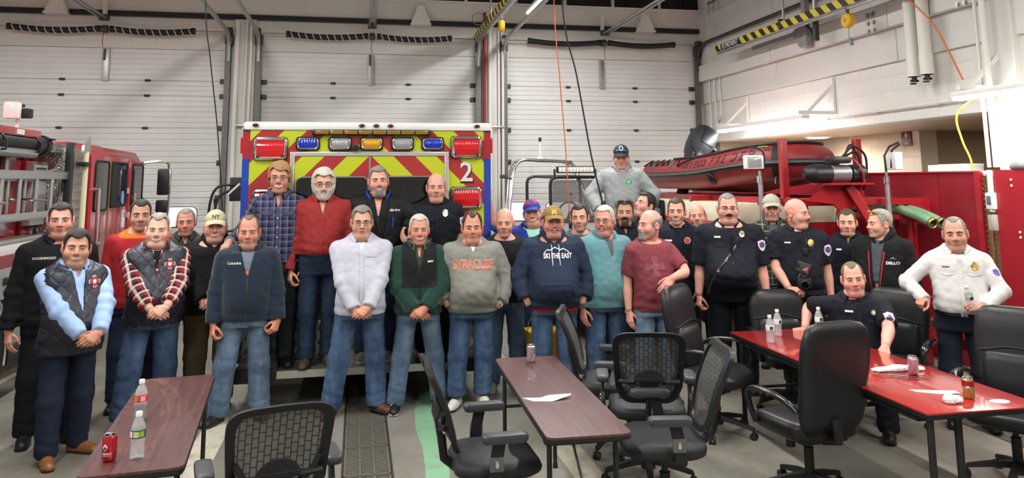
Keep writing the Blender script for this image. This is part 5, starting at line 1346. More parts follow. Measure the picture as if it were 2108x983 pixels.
    q = MB(); q.loft([[(x*a, y*b_, z) for x, y in rrect(1, 1, .3, 4)] for z, a, b_ in ((-.55, .12, .16), (-.30, .14, .20), (-.05, .22, .28), (.09, .27, .36))]); po(q, 'midsection', BLACKP)
    q = MB(); q.rbox((0, -.12, -.05), (.18, .14, .20), .03); q.tube([(-.10, -.15, .05), (-.20, -.18, .08), (-.22, -.16, .16)], .014, 6); q.tube([(.05, -.2, .0), (.05, -.42, .08)], .018, 8); po(q, 'clamp_bracket', BLACKP)
    # flood lights on poles
    for (x, y, zt, tilt, lab) in ((4.62, 8.30, 2.02, 1, 'flood light on aluminium pole in front of the boat lettering'), (5.95, 7.85, 2.00, -1, 'flood light on aluminium pole right of the winch')):
        e = empty('flood_light', (x, y, .62), 0, lab, 'flood light'); z = zt-.62
        if tilt > 0: MB().box((0, 0, -.31), (.05, .05, .62)).build('pole_foot', STEEL, e)
        else: MB().box((0, 0, -.31), (.05, .05, .62)).build('pole_foot', STEEL, e)
        q = MB(); q.cyl((0, 0, 0), (0, 0, z), .030, n=14); q.build('pole', ALU, e)
        q = MB(); q.cyl((0, 0, z-.02), (0, 0, z+.06), .042, n=14); q.cyl((0, 0, z+.06), (0, 0, z+.12), .02, n=10); q.build('pole_collar', CHROME, e)
        q = MB(); q.rbox((.03*tilt+.0, 0, z*.62), (.12, .05, .04), .01); q.build('pole_clamp', ALU, e)
        if tilt > 0:
            q = MB(); q.rbox((-.10, -.04, z+.22), (.22, .09, .16), .015); h = q.build('lamp_head', WHITEP, e); q = MB(); q.rbox((-.11, -.088, z+.22), (.17, .012, .12), .004); q.build('lamp_glass', LCLR, h)
            q = MB(); q.tube(smoothpath([(.02, 0, z+.10), (.05, -.02, z+.25), (.02, -.02, z+.36), (-.14, -.02, z+.40)], 5), .014, 6); q.build('lamp_guard', BLACKP, h)
        else:
            q = MB(); q.rbox((.12, .02, z+.24), (.10, .20, .20), .015); h = q.build('lamp_head', WHITEP, e); q = MB(); q.rbox((.175, .02, z+.24), (.02, .17, .17), .004); q.build('lamp_glass', LCLR, h)
            q = MB(); q.tube([(0, 0, z+.10), (-.01, 0, z+.30), (.06, 0, z+.40), (.18, 0, z+.45), (.20, 0, z+.43), (.09, 0, z+.36), (.07, 0, z+.16)], .014, 6); q.build('lamp_guard', BLACKP, h)
    # green suction pipes
    gp = empty('suction_pipe_pair', (6.25, 9.2, 1.64), 0, 'pair of green pipes with open brass ends beside the red partition', 'pipes'); OG = np.array([6.25, 9.2, 1.64]); GRN = mat('pipe_green', '#6e8f6e', .4, var=.08)
    for i, x in enumerate((6.19, 6.30)):
        P = [(x, 11.2, 1.69), (x, 9.0, 1.69), (x, 8.35, 1.69)]+bez((x, 8.15, 1.69), (x+.01, 7.95, 1.685), (x+.02, 7.75, 1.65), (x+.03, 7.50, 1.545), 8); q = MB(); q.tube(P, .056, 16, caps=False); q.v = [tuple(np.array(v)-OG) for v in q.v]; o = q.build('pipe', GRN, gp, sharp=180); so = o.modifiers.new('s', 'SOLIDIFY'); so.thickness = .006
        e = np.array(P[-1]); d = e-np.array(P[-2]); d /= np.linalg.norm(d); q = MB(); q.tube([e-d*.03, e+d*.01], .062, 16, caps=False); q.v = [tuple(np.array(v)-OG) for v in q.v]; o2 = q.build('pipe_end', mat('brass_end', '#a89a5c', .35, .8), gp, sharp=180); so = o2.modifiers.new('s', 'SOLIDIFY'); so.thickness = .016
        q = MB(); q.lathe([(0, 0), (.056, 0)], e-d*.06, 16, axis=d, caps=False); q.v = [tuple(np.array(v)-OG) for v in q.v]; q.build('pipe_inside', BLACKR, gp)
    q = MB(); q.b2((6.12, 7.95, 1.57), (6.40, 11.2, 1.63)); q.v = [tuple(np.array(v)-OG) for v in q.v]; q.build('pipe_tray', RD, gp)
    for y in (8.3, 9.3, 10.6): q = MB(); q.b2((6.36, y, 1.2), (6.42, y+.05, 1.6)); q.v = [tuple(np.array(v)-OG) for v in q.v]; q.build('tray_bracket', RD, gp)
rig()

# ------------------------------------------------------------------ red partition, mesh gate, boxes on top
def partition():
    r = empty('red_partition', (6.58, 9, 0), 0, 'tall glossy red painted partition behind the boat rack', 'partition')
    y = 13.9; i = 0
    while y > 7.26:
        y2 = max(7.22, y-1.22); MB().b2((0, y2-9+.004, 0), (.03, y-9-.004, 2.10)).build('panel', REDP, r); y = y2
    MB().b2((-.03, 7.165-9, 0), (.03, 7.24-9, 2.10)).build('edge_frame', RED, r); MB().b2((-.015, 7.22-9, 2.095), (.04, 13.9-9, 2.115)).build('top_rail', RED, r)
    MB().b2((-.10, 7.4-9, .30), (.0, 13.9-9, .42)).build('bottom_ledge', RED, r)
    r2 = empty('red_partition', (6.52, 5.5, 0), 0, 'red partition panel at right picture edge behind the white-shirted man', 'partition')
    MB().b2((-.02, -1.6, 0), (.02, 1.42, 2.12)).build('panel', mat('red_near_panel', '#97202a', .32), r2)
    for y, z in ((1.2, 2.02), (1.2, 1.96), (1.15, 1.5), (1.15, 1.45), (.85, 2.0), (.85, 1.5)): MB().cyl((-.02, y, z), (-.026, y, z), .012, n=8).build('screw', WHITEP, r2)
    g = empty('mesh_gate', (6.58, 7.075, 0), 0, 'narrow rusty expanded metal mesh between two red partitions', 'mesh gate')
    q = MB(); w = .17; hgt = 2.08; p = .055; nz = int(hgt/p)
    for s in (-1, 1):
        for j in range(-3, nz+3):
            for kx in range(2):
                y0 = -w/2+kx*w/2; z0 = j*p*1.0; a = (0, y0, z0 if s > 0 else z0+p); b_ = (0, y0+w/2, z0+p if s > 0 else z0)
                if min(a[2], b_[2]) < 0 or max(a[2], b_[2]) > hgt: continue
                q.box(((0), (a[1]+b_[1])/2, (a[2]+b_[2])/2), (.006, .101, .010), rot=rotm('X', math.atan2(b_[2]-a[2], b_[1]-a[1])))
    o = q.build('mesh', RUST, g, None); o['kind'] = 'stuff'
    MB().b2((-.012, -.012, 0), (.012, .012, 2.08)).build('mesh_post', RUST, g)
    MB().b2((-.01, -.085, 1.02), (.01, .085, 1.06)).build('mesh_bar', RUST, g)
    c = empty('conduit_with_switch', (6.49, 6.955, 0), 0, 'white conduit pipe with switch box and glass sample jar', 'conduit')
    q = MB(); q.cyl((.10, .0, 2.15), (.10, 0, 5.2), .035, n=12); q.cyl((.0, 0, 1.55), (.0, 0, 2.12), .028, n=12); q.build('conduit', PIPEW, c)
    q = MB(); q.rbox((0, 0, 1.80), (.07, .10, .17), .01); sb = q.build('switch_box', WHITEP, c); MB().rbox((-.04, 0, 1.81), (.012, .05, .09), .004).build('switch', mat('switch_grey', '#5a666e', .4), sb)
    q = MB(); q.rbox((0, 0, 1.58), (.075, .09, .17), .02); q.build('sample_jar', mat('jar_glass', '#b9b2a4', .15, alpha=.7), c); MB().cyl((0, 0, 1.66), (0, 0, 1.69), .035, n=12).build('jar_lid', DARKST, c)
    q = MB(); q.tube([(.10, .10, 2.15), (.10, .10, 5.2)], .02, 8); q.build('thin_conduit', PIPEW, c)
    b = empty('storage_box', (6.95, 7.95, 2.11), 0, 'flat white cardboard box on the ledge behind red partition', 'box'); MB().b2((-.12, -.30, -.0), (.12, .30, .085), bev=.006).build('box_body', mat('carton_white', '#e8e4da', .6), b); MB().b2((-.125, -.305, .06), (.125, .12, .092), bev=.006).build('box_lid', mat('carton_white', '#e8e4da'), b)
    MB().b2((.04, 7.22-9, 2.06), (.55, 13.9-9, 2.108)).build('shelf', WHITEP, r)
    s_ = empty('grey_bag', (6.64, 6.58, 2.12), 0, 'grey plastic bag lying on red panel at right edge', 'bag')
    P, lo = grid((-.22, -.26, -.01), (.22, .26, .16), .02); d = ell(P, (0, 0, .03), (.15, .22, .09)); d = smin(d, ell(P, (.03, -.1, .06), (.1, .1, .07)), .03)+.006*wrinkle(P, 5, 2.2); d = np.maximum(d, -P[2]); V, Q = surfnet(d, lo, .02); to_mesh('bag_body', V, Q, mat('bag_grey', '#6d6a6a', .35), s_); MB().b2((-.12, -.2, -.012), (.16, .2, .0)).build('bag_base', mat('bag_grey', '#6d6a6a'), s_)
    MB().b2((.02, -1.6, 2.08), (.45, 1.6, 2.115)).build('shelf', WHITEP, r2)
    # wooden jack/plank by the red base
    t = empty('trailer_tongue', (6.22, 7.45, 0), 0, 'red folded trailer tongue with chrome latch leaning by the partition', 'trailer tongue')
    q = MB(); q.loft([[(-.05, .35, .30), (.05, .35, .30), (.05, .35, .42), (-.05, .35, .42)], [(-.05, -.15, .26), (.05, -.15, .26), (.05, -.15, .36), (-.05, -.15, .36)]]); q.b2((-.04, .26, 0), (.04, .34, .32)); q.b2((-.04, -.14, 0), (.04, -.06, .28)); q.build('tongue_beam', RED, t)
    q = MB(); q.loft([[(-.04, .34, .40), (.04, .34, .40), (.04, .40, .42), (-.04, .40, .42)], [(-.04, .08, .74), (.04, .08, .74), (.04, .16, .76), (-.04, .16, .76)]]); q.build('tongue_arm', RED, t)
    q = MB(); q.rbox((0, .12, .47), (.05, .16, .10), .01); q.build('wood_block', mat('wood_block', '#7d5a3c', .7, var=.2), t); q = MB(); q.cyl((-.06, -.02, .52), (-.06, .14, .52), .022, n=10); q.build('latch', CHROME, t)
partition()
# ------------------------------------------------------------------ hanging rails, cords, pipes, signs
def hazard():
    k = N('hazard_stripes'); s = k.sep(k.coord('Object')); f = k.math('FRACT', k.math('ADD', k.math('DIVIDE', k.math('SUBTRACT', s[1], s[2]), .26), 40)); k.color(k.mix(k.math('LESS_THAN', f, .5), lin('#1a1915'), lin('#d9c23a'))); k.set(Roughness=.45); return k.m
HAZ = hazard()
def exhaust_rail(x, y0, y1, z, label, text_y=None):
    r = empty('exhaust_rail', (x, y0, z), 0, label, 'exhaust rail'); L = y1-y0
    q = MB(); q.rbox((.07, L/2, -.0), (.10, L, .14), .01); q.build('rail_channel', ALU, r); q = MB(); q.rbox((.06, L/2, -.085), (.05, L, .03), .008); q.build('rail_lip', STEEL, r)
    MB().b2((-.004, .0, -.058), (.018, L, .058)).build('hazard_band', HAZ, r)
    if text_y is not None:
        MB().b2((-.006, text_y-.34, -.057), (-.003, text_y+.34, .057)).build('name_plate', BLACKP, r)
        flat_text('rail_lettering', 'PLYMOVENT', .125, (-.006, text_y, 0), (0, -1, 0), (0, 0, 1), WHITEP, r, .02, .002, .80)
    for y in np.arange(1.0, L, 2.2):
        q = MB(); q.tube([(.07, y, .06), (.07, y, 6.5-z)], .018, 8); q.build('rail_hanger', STEEL, r); MB().rbox((.02, y, .02), (.07, .05, .16), .008).build('rail_clamp', DARKST, r)
    return r
exhaust_rail(6.24, 5.0, 12.55, 4.345, 'overhead exhaust rail with yellow and black stripes along right wall', 7.0)
exhaust_rail(2.10, 5.0, 14.1, 4.72, 'overhead exhaust rail with hazard stripes between the second and third doors')
def reel(x, y, z, ztop, label, sc=1.0):
    r = empty('balancer_reel', (x, y, z), 0, label, 'balancer reel'); q = MB(); q.lathe([(.0, -.045), (.085, -.045), (.098, -.03), (.098, .03), (.085, .045), (0, .045)], (0, 0, 0), 24, axis=(1, 0, 0)); q.build('reel_drum', YEL, r); MB().lathe([(0, .052), (.02, .052), (.022, .044)], (0, 0, 0), 14, axis=(-1, 0, 0)).build('reel_hub', mat('hub_gold', '#a98424', .4), r)
    q = MB(); q.tube([(0, 0, .09), (0, 0, ztop-z)], .010, 6); q.cyl((0, 0, .09), (0, 0, .17), .022, n=10); q.build('reel_hook', DARKST, r); q = MB(); q.tube([(0, 0, -.09), (0, 0, -.26)], .006, 6); q.rbox((.03, 0, -.28), (.05, .03, .10), .008); q.build('reel_cable', GREY, r)
reel(6.29, 8.83, 4.10, 4.28, 'yellow round balancer reel hanging from right exhaust rail'); reel(2.35, 12.6, 4.66, 6.5, 'yellow balancer reel hanging right of the second exhaust rail')
def bracket_v():
    r = empty('rail_bracket', (6.42, 9.75, 4.0), 0, 'dark perforated V-shaped steel bracket under the right exhaust rail', 'bracket'); q = MB()
    q.loft([[(-.03, -.03, .0), (.03, -.03, .0), (.03, .03, 0), (-.03, .03, 0)], [(-.03, -.03, .34), (.03, -.03, .34), (.03, .03, .34), (-.03, .03, .34)]]); q.build('bracket_upright', DARKST, r); q = MB(); q.loft([[(-.02, .0, .02), (.02, .0, .02), (.02, .05, .02), (-.02, .05, .02)], [(-.02, .28, .36), (.02, .28, .36), (.02, .33, .36), (-.02, .33, .36)]]); q.build('bracket_arm', DARKST, r)
    for i in range(8): MB().cyl((-.031, 0, .04+i*.036), (-.036, 0, .04+i*.036), .007, n=8).build('bracket_hole', STEEL, r)
    q = MB(); q.tube([(0, 0, .34), (0, 0, 2.5)], .03, 10); q.build('bracket_pipe', STEEL, r); q = MB(); q.rbox((0, .12, .42), (.10, .34, .07), .02); q.tube(smoothpath([(0, .25, .42), (-.05, .4, .36), (-.02, .45, .44), (0, .2, .45)], 5), .01, 6); q.build('cable_clamp', BLACKP, r)
    e = empty('rail_bracket', (6.60, 10.28, 4.02), 0, 'grey gusset plate hanger on right wall beam', 'bracket'); MB().b2((-.04, -.06, 0), (.04, .04, .8)).build('hanger_post', GREY, e); q = MB(); q.prism([(0.04, .02), (.16, .0), (.34, .20), (.34, .28), (.12, .36), (.04, .36)], .03, (-.015, 0, 0), (0, 1, 0), (0, 0, 1)); q.build('gusset_plate', GREY, e); q = MB(); q.b2((-.02, .30, .20), (.02, 1.6, .27)); q.build('hanger_bar', GREY, e); q = MB(); q.b2((-.02, -.02, .8), (.02, .02, 2.5)); q.build('hanger_rod', GREY, e)
bracket_v()
def cord(name, pts, rad, m, label, end=None):
    r = empty(name, pts[-1], 0, label, 'cord'); o = np.array(pts[-1]); q = MB(); q.tube(smoothpath([np.array(p)-o for p in pts], 8), rad, 8); q.build('cord_line', m, r)
    if end: MB().rbox((0, 0, 0), end, .01).build('cord_plug', BLACKP, r)
ORC, YLC = mat('orange_cord', '#c9622e', .5), mat('yellow_cord', '#d8a83a', .5)
cord('hanging_cord', [(2.42, 9.25, 6.5), (2.41, 9.25, 4.3), (2.47, 9.25, 3.3), (2.52, 9.22, 2.45), (2.56, 9.2, 1.5)], .0075, ORC, 'orange cord hanging from the ceiling beside the light bar', (.04, .04, .08))
cord('hanging_cord', [(2.43, 8.95, 6.5), (2.44, 8.95, 4.2), (2.60, 8.93, 3.3), (2.75, 8.9, 2.35), (2.88, 8.88, 1.75)], .010, BLACKR, 'black cord hanging down to the grey-hooded man', (.05, .05, .09))
cord('hanging_cord', [(-1.86, 9.2, 6.5), (-1.77, 9.2, 4.15), (-1.69, 9.2, 3.47), (-1.58, 9.2, 2.69), (-1.50, 9.2, 1.92), (-1.47, 9.2, 1.45)], .007, BLACKR, 'thin black cord hanging left of the ambulance', (.04, .04, .08))
cord('hanging_cord', [(6.10, 7.4, 6.5), (6.12, 7.75, 4.6), (6.24, 7.25, 3.7), (6.33, 7.02, 3.08)], .009, ORC, 'red-orange cord slanting down to the right wall lamp')
cord('hanging_cord', [(6.45, 7.0, 2.90), (6.42, 7.25, 2.72), (6.43, 7.22, 2.45), (6.44, 7.14, 2.25), (6.44, 7.12, 2.12)], .011, YLC, 'yellow cord drooping beside the white conduit')
def shore():
    r = empty('shore_power_box', (-1.33, 9.0, 1.98), 0, 'black power box with looping cables at the ambulance side', 'power box'); MB().rbox((.02, 0, .0), (.14, .10, .26), .01).build('box_body', BLACKP, r); q = MB(); q.tube([(.06, -.05, .06), (-.06, -.06, -.06)], .016, 8); q.build('plug', STEEL, r)
    for i, P in enumerate((((.0, -.05, .05), (-.16, -.06, .03), (-.24, -.05, -.12), (-.26, -.04, -.5), (-.22, 0, -1.2)), ((-.02, -.05, .0), (-.16, -.05, -.10), (-.20, -.05, -.4), (-.16, -.04, -1.0)), ((.08, -.05, -.40), (-.02, -.06, -.45), (-.15, -.06, -.40), (-.2, -.05, -.1)))): q = MB(); q.tube(smoothpath(P, 7), .014, 8); q.build('power_cable', BLACKR, r)
shore()
def pipes():
    r = empty('exhaust_duct_pair', (6.62, 8.0, 3.26), 0, 'pair of white vertical ducts with black valves on right wall', 'ducts')
    for y, n in ((.10, 0), (-.12, 1)):
        q = MB(); q.cyl((0, y, 0), (0, y, 3.24), .072, n=20); d = q.build('duct', PIPEW, r); MB().cyl((0, y, 0), (0, y, .24), .078, n=20).build('duct_sleeve', PIPEW, d); q = MB(); q.cyl((0, y, -.06), (0, y, 0), .03, n=12); q.rbox((0, y, -.05), (.10, .04, .03), .008); q.rbox((-.02, y, -.085), (.06, .05, .02), .006); q.build('valve', BLACKP, d)
    e = empty('wall_conduit', (6.78, 13.7, 3.2), 0, 'thin conduits with hook on right wall near the far corner', 'conduit')
    for i, (y, z0) in enumerate(((.03, .0), (-.18, .0), (.26, -.5))): q = MB(); q.cyl((0, y, z0), (0, y, 3.2), .014, n=8); q.build('conduit', PIPEW, e)
    q = MB(); q.tube([(-.0, -.18, .05), (-.03, -.2, -.06), (-.03, -.12, -.10), (0, -.1, -.04)], .012, 6); q.build('hook', STEEL, e); MB().rbox((0, -.05, 2.3), (.05, .42, .03), .008).build('conduit_clamp', STEEL, e)
    w = empty('wall_conduit', (6.80, 10.0, 2.93), 0, 'thin horizontal conduit along right wall under the beam', 'conduit'); q = MB(); q.cyl((0, .6, 0), (0, -2.5, 0), .014, n=8); q.build('conduit', PIPEW, w)
    for y in (.2, -.9, -2.0): MB().rbox((.02, y, 0), (.05, .03, .05), .006).build('conduit_clamp', PIPEW, w)
    c = empty('sprinkler_riser', (2.33, YW-.16, 0), 0, 'dark red riser pipe on the column right of middle door', 'pipe'); q = MB(); q.cyl((0, 0, 0), (0, 0, 5.25), .030, n=12); q.build('riser', REDPIPE, c); q = MB(); q.tube([(-.02+.12*math.cos(a)-.1, 0, 5.12+.12*math.sin(a)) for a in np.linspace(0, 2*PI, 24, endpoint=False)], .008, 6, closed=True); q.build('coil', mat('coil_pink', '#b08078', .5), c)
    for z in (3.0, 1.4): MB().rbox((.0, .03, z), (.10, .05, .03), .008).build('pipe_clamp', STEEL, c)
    for x, lab in ((-2.17, 'white conduits on the column left of the middle door'), (2.44, 'white conduits on the column beside the red riser')):
        e = empty('column_conduit', (x, YW-.15, 0), 0, lab, 'conduit')
        for dx, rr in ((0, .045), (.16, .02), (.24, .028)): q = MB(); q.cyl((dx, 0, 0), (dx, 0, 4.95), rr, n=12); q.build('conduit', PIPEW, e)
        MB().rbox((.12, -.02, 3.05), (.30, .04, .04), .008).build('conduit_strap', STEEL, e)
pipes()
def vents():
    for x, tx in ((-5.16, 'first'), (1.11, 'middle'), (5.59, 'third')):
        r = empty('funnel_vent', (x, YW-.14, 4.98), 0, 'white funnel-shaped vent above the %s overhead door' % tx, 'vent'); q = MB(); R = [[(px*a, py*b, z) for px, py in rrect(1, 1, .12, 3)] for z, a, b in ((0, .36, .20), (.08, .34, .19), (.26, .18, .15), (.34, .17, .14))]; q.loft(R); q.build('vent_hood', WHITEP, r, 50); MB().b2((-.19, -.11, -.02), (.19, .10, .01)).build('vent_lip', WHITEP, r)
vents()
def wall_brackets():
    for y, lab in ((12.6, 'white triangular wall bracket at far end of boat lamp'), (10.05, 'white triangular wall bracket over the bald officer'), (7.0, 'white triangular wall bracket at right picture edge'), (4.7, 'white triangular wall bracket beyond right picture edge')):
        r = empty('lamp_bracket', (XR, y, 2.99), 0, lab, 'bracket'); MB().b2((-.05, -.03, 0), (-.011, .03, .52)).build('bracket_post', WHITEP, r); MB().b2((-.62, -.025, -.02), (-.011, .025, .03)).build('bracket_arm', WHITEP, r); q = MB(); q.loft([[(-.48, -.02, .02), (-.43, -.02, .02), (-.43, .02, .02), (-.48, .02, .02)], [(-.06, -.02, .42), (-.02, -.02, .38), (-.02, .02, .38), (-.06, .02, .42)]]); q.build('bracket_brace', WHITEP, r)
wall_brackets()
def signs():
    r = empty('restroom_sign', (8.535, 10.72, 2.66), 0, 'dark red restroom sign with figure and arrow on cream wall', 'sign'); q = MB(); q.prism(rrect(.22, .235, .015), .008, (0, 0, 0), (0, -1, 0), (0, 0, 1)); q.build('sign_plate', mat('sign_red', '#5e1520', .35), r)
    W_ = mat('sign_white', '#e0d8d2', .5); P = [(-.012, .025), (-.03, .02), (-.036, -.02), (-.012, -.02), (-.010, -.055), (.010, -.055), (.012, -.02), (.036, -.02), (.03, .02), (.012, .025)]
    q = MB(); q.prism([(x*1.0, y+.048) for x, y in P], .002, (-.009, 0, 0), (0, -1, 0), (0, 0, 1)); q.prism([(.013*math.cos(a), .088+.013*math.sin(a)) for a in np.linspace(0, 2*PI, 12, endpoint=False)], .002, (-.009, 0, 0), (0, -1, 0), (0, 0, 1)); q.build('figure_pictogram', W_, r)
    flat_text('sign_lettering', 'RESTROOM', .034, (-.0085, 0, -.022), (0, -1, 0), (0, 0, 1), W_, r, .01, .001)
    q = MB(); q.prism([(-.05, -.06), (.01, -.06), (-.01, -.04), (.012, -.04), (.048, -.07), (.012, -.10), (-.01, -.10), (.01, -.08), (-.05, -.08)], .002, (-.009, 0, 0), (0, -1, 0), (0, 0, 1)); q.build('arrow', W_, r)
    e = empty('lit_sign', (7.87, 14.36, 2.60), 0, 'glowing orange sign panel high on the cream back wall', 'sign'); MB().rbox((0, 0, 0), (.27, .03, .25), .01).build('sign_frame', CREAM, e); MB().rbox((0, -.02, 0), (.21, .02, .20), .006).build('sign_panel', emission('orange_glow', '#e8582a', 1.3), e)
    p = empty('standing_pipe', (6.40, 13.55, 0), 0, 'thin dark red upright pipe behind the outboard motor', 'pipe'); MB().cyl((0, 0, 0), (0, 0, 2.75), .03, n=10).build('pipe', REDPIPE, p); MB().cyl((0, 0, 0), (0, 0, .02), .07, n=14).build('pipe_foot', REDPIPE, p)
signs()
def joists():
    for i, y in enumerate((7.0, 9.5, 12.0)):
        r = empty('roof_truss', (-1.2, y, 5.75), 0, 'white open web roof truss, %s from the doors' % ('farthest', 'second', 'nearest')[i], 'roof truss'); q = MB(); q.b2((-7.7, -.05, 0), (8.0, .05, .07)); q.build('bottom_chord', BEAMW, r); MB().b2((-7.7, -.05, .68), (8.0, .05, .75)).build('top_chord', BEAMW, r); x = -7.6; up = True
        while x < 7.6: q = MB(); q.tube([(x, 0, .04 if up else .70), (x+.5, 0, .70 if up else .04)], .018, 6); q.build('web_bar', BEAMW, r); x += .5; up = not up
joists()
# ------------------------------------------------------------------ tables
def laminate():
    k = N('mahogany_laminate'); co = k.coord('Object'); a = k.scaled(co, (26, 1.4, 1)); f = k.noise(a, 1.6, 5, .65); g = k.noise(k.scaled(co, (120, 3, 1)), 1, 3)
    c = k.ramp(f, [(.25, lin('#3c2525')), (.5, lin('#573836')), (.75, lin('#6a4743'))]); c = k.mix(k.ramp(g, [(.4, 0.), (.7, .35)]), c, lin('#3c2022')); k.color(c); k.set(Roughness=.30); k.b.inputs['Coat Weight'].default_value = .25; return k.m
LAM = laminate(); FR = mat('table_frame', '#2a2a2a', .45, .3); EDGE = mat('table_edge', '#1c1a1a', .5)
def folding_table(x, y, a, label):
    W_, L_ = .457, 1.829; r = empty('folding_table', (x, y, 0), a, label, 'table'); zt = .737
    P = rrect(W_, L_, .045, 6); P = [(px+W_/2, py+L_/2) for px, py in P]
    q = MB(); q.prism(P, .012, (0, 0, zt-.012)); top = q.build('tabletop', LAM, r); P2 = [(W_/2+(px-W_/2)*1.006, L_/2+(py-L_/2)*1.002) for px, py in P]
    q = MB(); q.prism(P2, .018, (0, 0, zt-.030)); q.build('edge_band', EDGE, r)
    q = MB()
    for sx in (.03, W_-.03): q.box((sx, L_/2, zt-.052), (.02, L_-.24, .044))
    for sy in (.12, L_-.12): q.box((W_/2, sy, zt-.052), (W_-.06, .02, .044))
    q.build('apron', FR, r)
    for sy in (.17, L_-.17):
        for sx in (.045, W_-.045):
            q = MB(); q.cyl((sx, sy, .012), (sx, sy, zt-.03), .0145, n=12); lg = q.build('leg', FR, r); MB().cyl((sx, sy, 0), (sx, sy, .03), .018, n=10).build('leg_cap', BLACKR, lg); MB().rbox((sx, sy, zt-.055), (.06, .06, .05), .008).build('leg_bracket', BLACKP, lg)
        q = MB(); q.cyl((.045, sy, .44), (W_-.045, sy, .44), .012, n=10); q.build('cross_bar', FR, r)
        q = MB(); q.tube([(W_/2, sy, .44), (W_/2, sy+(.36 if sy < 1 else -.36), zt-.05)], .008, 8); q.build('folding_brace', STEEL, r)
    return r
folding_table(.983, 4.045, -.026, 'narrow brown folding table in the middle with one can and napkin')
folding_table(-1.229, 3.996, .0936, 'narrow brown folding table at left with bottles and red can')
def red_table():
    W_, L_ = .78, 2.42; r = empty('red_table', (3.158, 3.975, 0), -.0136, 'long glossy red painted table with black edge at right', 'table'); zt = .737
    k = N('red_table_paint'); co = k.coord('Object'); f = k.noise(co, 4, 5, .7); k.color(k.mix(k.ramp(f, [(.4, 0.), (.75, .5)]), lin('#a62a27'), lin('#8c201e'))); k.set(Roughness=.17); k.b.inputs['Coat Weight'].default_value = .6
    MB().b2((0, 0, zt-.010), (W_, L_, zt), bev=.002).build('tabletop', k.m, r); MB().b2((.001, .001, zt-.034), (W_-.001, L_-.001, zt-.010)).build('edge_band', EDGE, r)
    q = MB()
    for sx in (.06, W_-.06): q.box((sx, L_/2, zt-.06), (.025, L_-.3, .05))
    for sy in (.16, 1.22, L_-.16): q.box((W_/2, sy, zt-.06), (W_-.1, .025, .05))
    q.build('apron', FR, r)
    for sy in (.06, .10+.0) if False else (.05, L_-.12):
        for sx in (.05, W_-.08):
            q = MB(); q.cyl((sx, sy, .01), (sx, sy, zt-.034), .020, n=12); lg = q.build('leg', FR, r); MB().cyl((sx, sy, 0), (sx, sy, .03), .025, n=10).build('leg_cap', BLACKR, lg)
    q = MB(); q.cyl((.27, .10, .01), (.27, .10, zt-.034), .022, n=12); q.build('leg', FR, r)
    for sy in (.05, L_-.12): q = MB(); q.cyl((.05, sy, .30), (W_-.08, sy, .30), .012, n=8); q.build('cross_bar', FR, r)
    BK = mat('table_dark_red', '#3a1614', .3)  # dark red-brown stripes laid flat on the tabletop in two groups
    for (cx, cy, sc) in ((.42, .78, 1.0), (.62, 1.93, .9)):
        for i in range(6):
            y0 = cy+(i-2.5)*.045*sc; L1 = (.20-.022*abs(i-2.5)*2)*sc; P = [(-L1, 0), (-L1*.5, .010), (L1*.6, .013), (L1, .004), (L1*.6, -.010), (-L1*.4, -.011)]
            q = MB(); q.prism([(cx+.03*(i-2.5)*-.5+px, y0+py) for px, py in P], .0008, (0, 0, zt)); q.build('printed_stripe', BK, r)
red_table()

# ------------------------------------------------------------------ chairs
def mesh_fabric():
    k = N('chair_mesh'); s = k.sep(k.coord('Object')); c = k.n('ShaderNodeCombineXYZ'); k.l(s[2], c.inputs[0]); k.l(s[0], c.inputs[1])
    b = k.n('ShaderNodeTexBrick'); k.l(c.outputs[0], b.inputs['Vector']); b.inputs['Scale'].default_value = 1; b.inputs['Brick Width'].default_value = .047; b.inputs['Row Height'].default_value = .030; b.inputs['Mortar Size'].default_value = .0032; b.inputs['Mortar Smooth'].default_value = .1; b.offset = .5
    k.color(k.mix(b.outputs['Fac'], lin('#56554f'), lin('#2c2c2b'))); k.l(k.math('MULTIPLY_ADD', b.outputs['Fac'], .20, .74), k.b.inputs['Alpha']); k.set(Roughness=.8); return k.m
MESHF = mesh_fabric(); LEATHER = mat('black_leather', '#1d1d1f', .40, bump=.07, bscale=70); CPL = mat('chair_plastic', '#1a1b1d', .45); PAD = mat('arm_pad', '#3b3d41', .42); SEATF = mat('seat_cloth', '#26272a', .55, bump=.2, bscale=200)
def base_parts(r, hub=.11, reach=.31, m=None, ang=0.3):
    m = m or CPL; q = MB(); q.cyl((0, 0, .10), (0, 0, .30), .032, n=14); q.cyl((0, 0, .28), (0, 0, .44), .020, n=12); q.build('gas_column', CPL, r); MB().cyl((0, 0, .07), (0, 0, .13), .05, n=16).build('hub', m, r)
    for i in range(5):
        a = ang+2*PI*i/5; d = np.array([math.cos(a), math.sin(a), 0]); t = np.array([-d[1], d[0], 0]); q = MB(); R = []
        for s_, z, w, h in ((.03, .125, .030, .020), (.15, .112, .025, .017), (reach, .078, .018, .012)):
            c = d*s_+np.array([0, 0, z]); R.append([c-t*w-[0, 0, h], c+t*w-[0, 0, h], c+t*w*.7+[0, 0, h], c-t*w*.7+[0, 0, h]])
        q.loft(R); st = q.build('star_leg', m, r); e = d*reach
        q = MB()
        for sd in (-1, 1): q.cyl(e+t*sd*.008+[0, 0, .027], e+t*sd*.024+[0, 0, .027], .027, n=14)
        q.cyl(e+[0, 0, .04], e+[0, 0, .08], .009, n=8); q.rbox(e+np.array([0, 0, .045]), (.03, .03, .025), .008); q.build('caster', BLACKP, st)
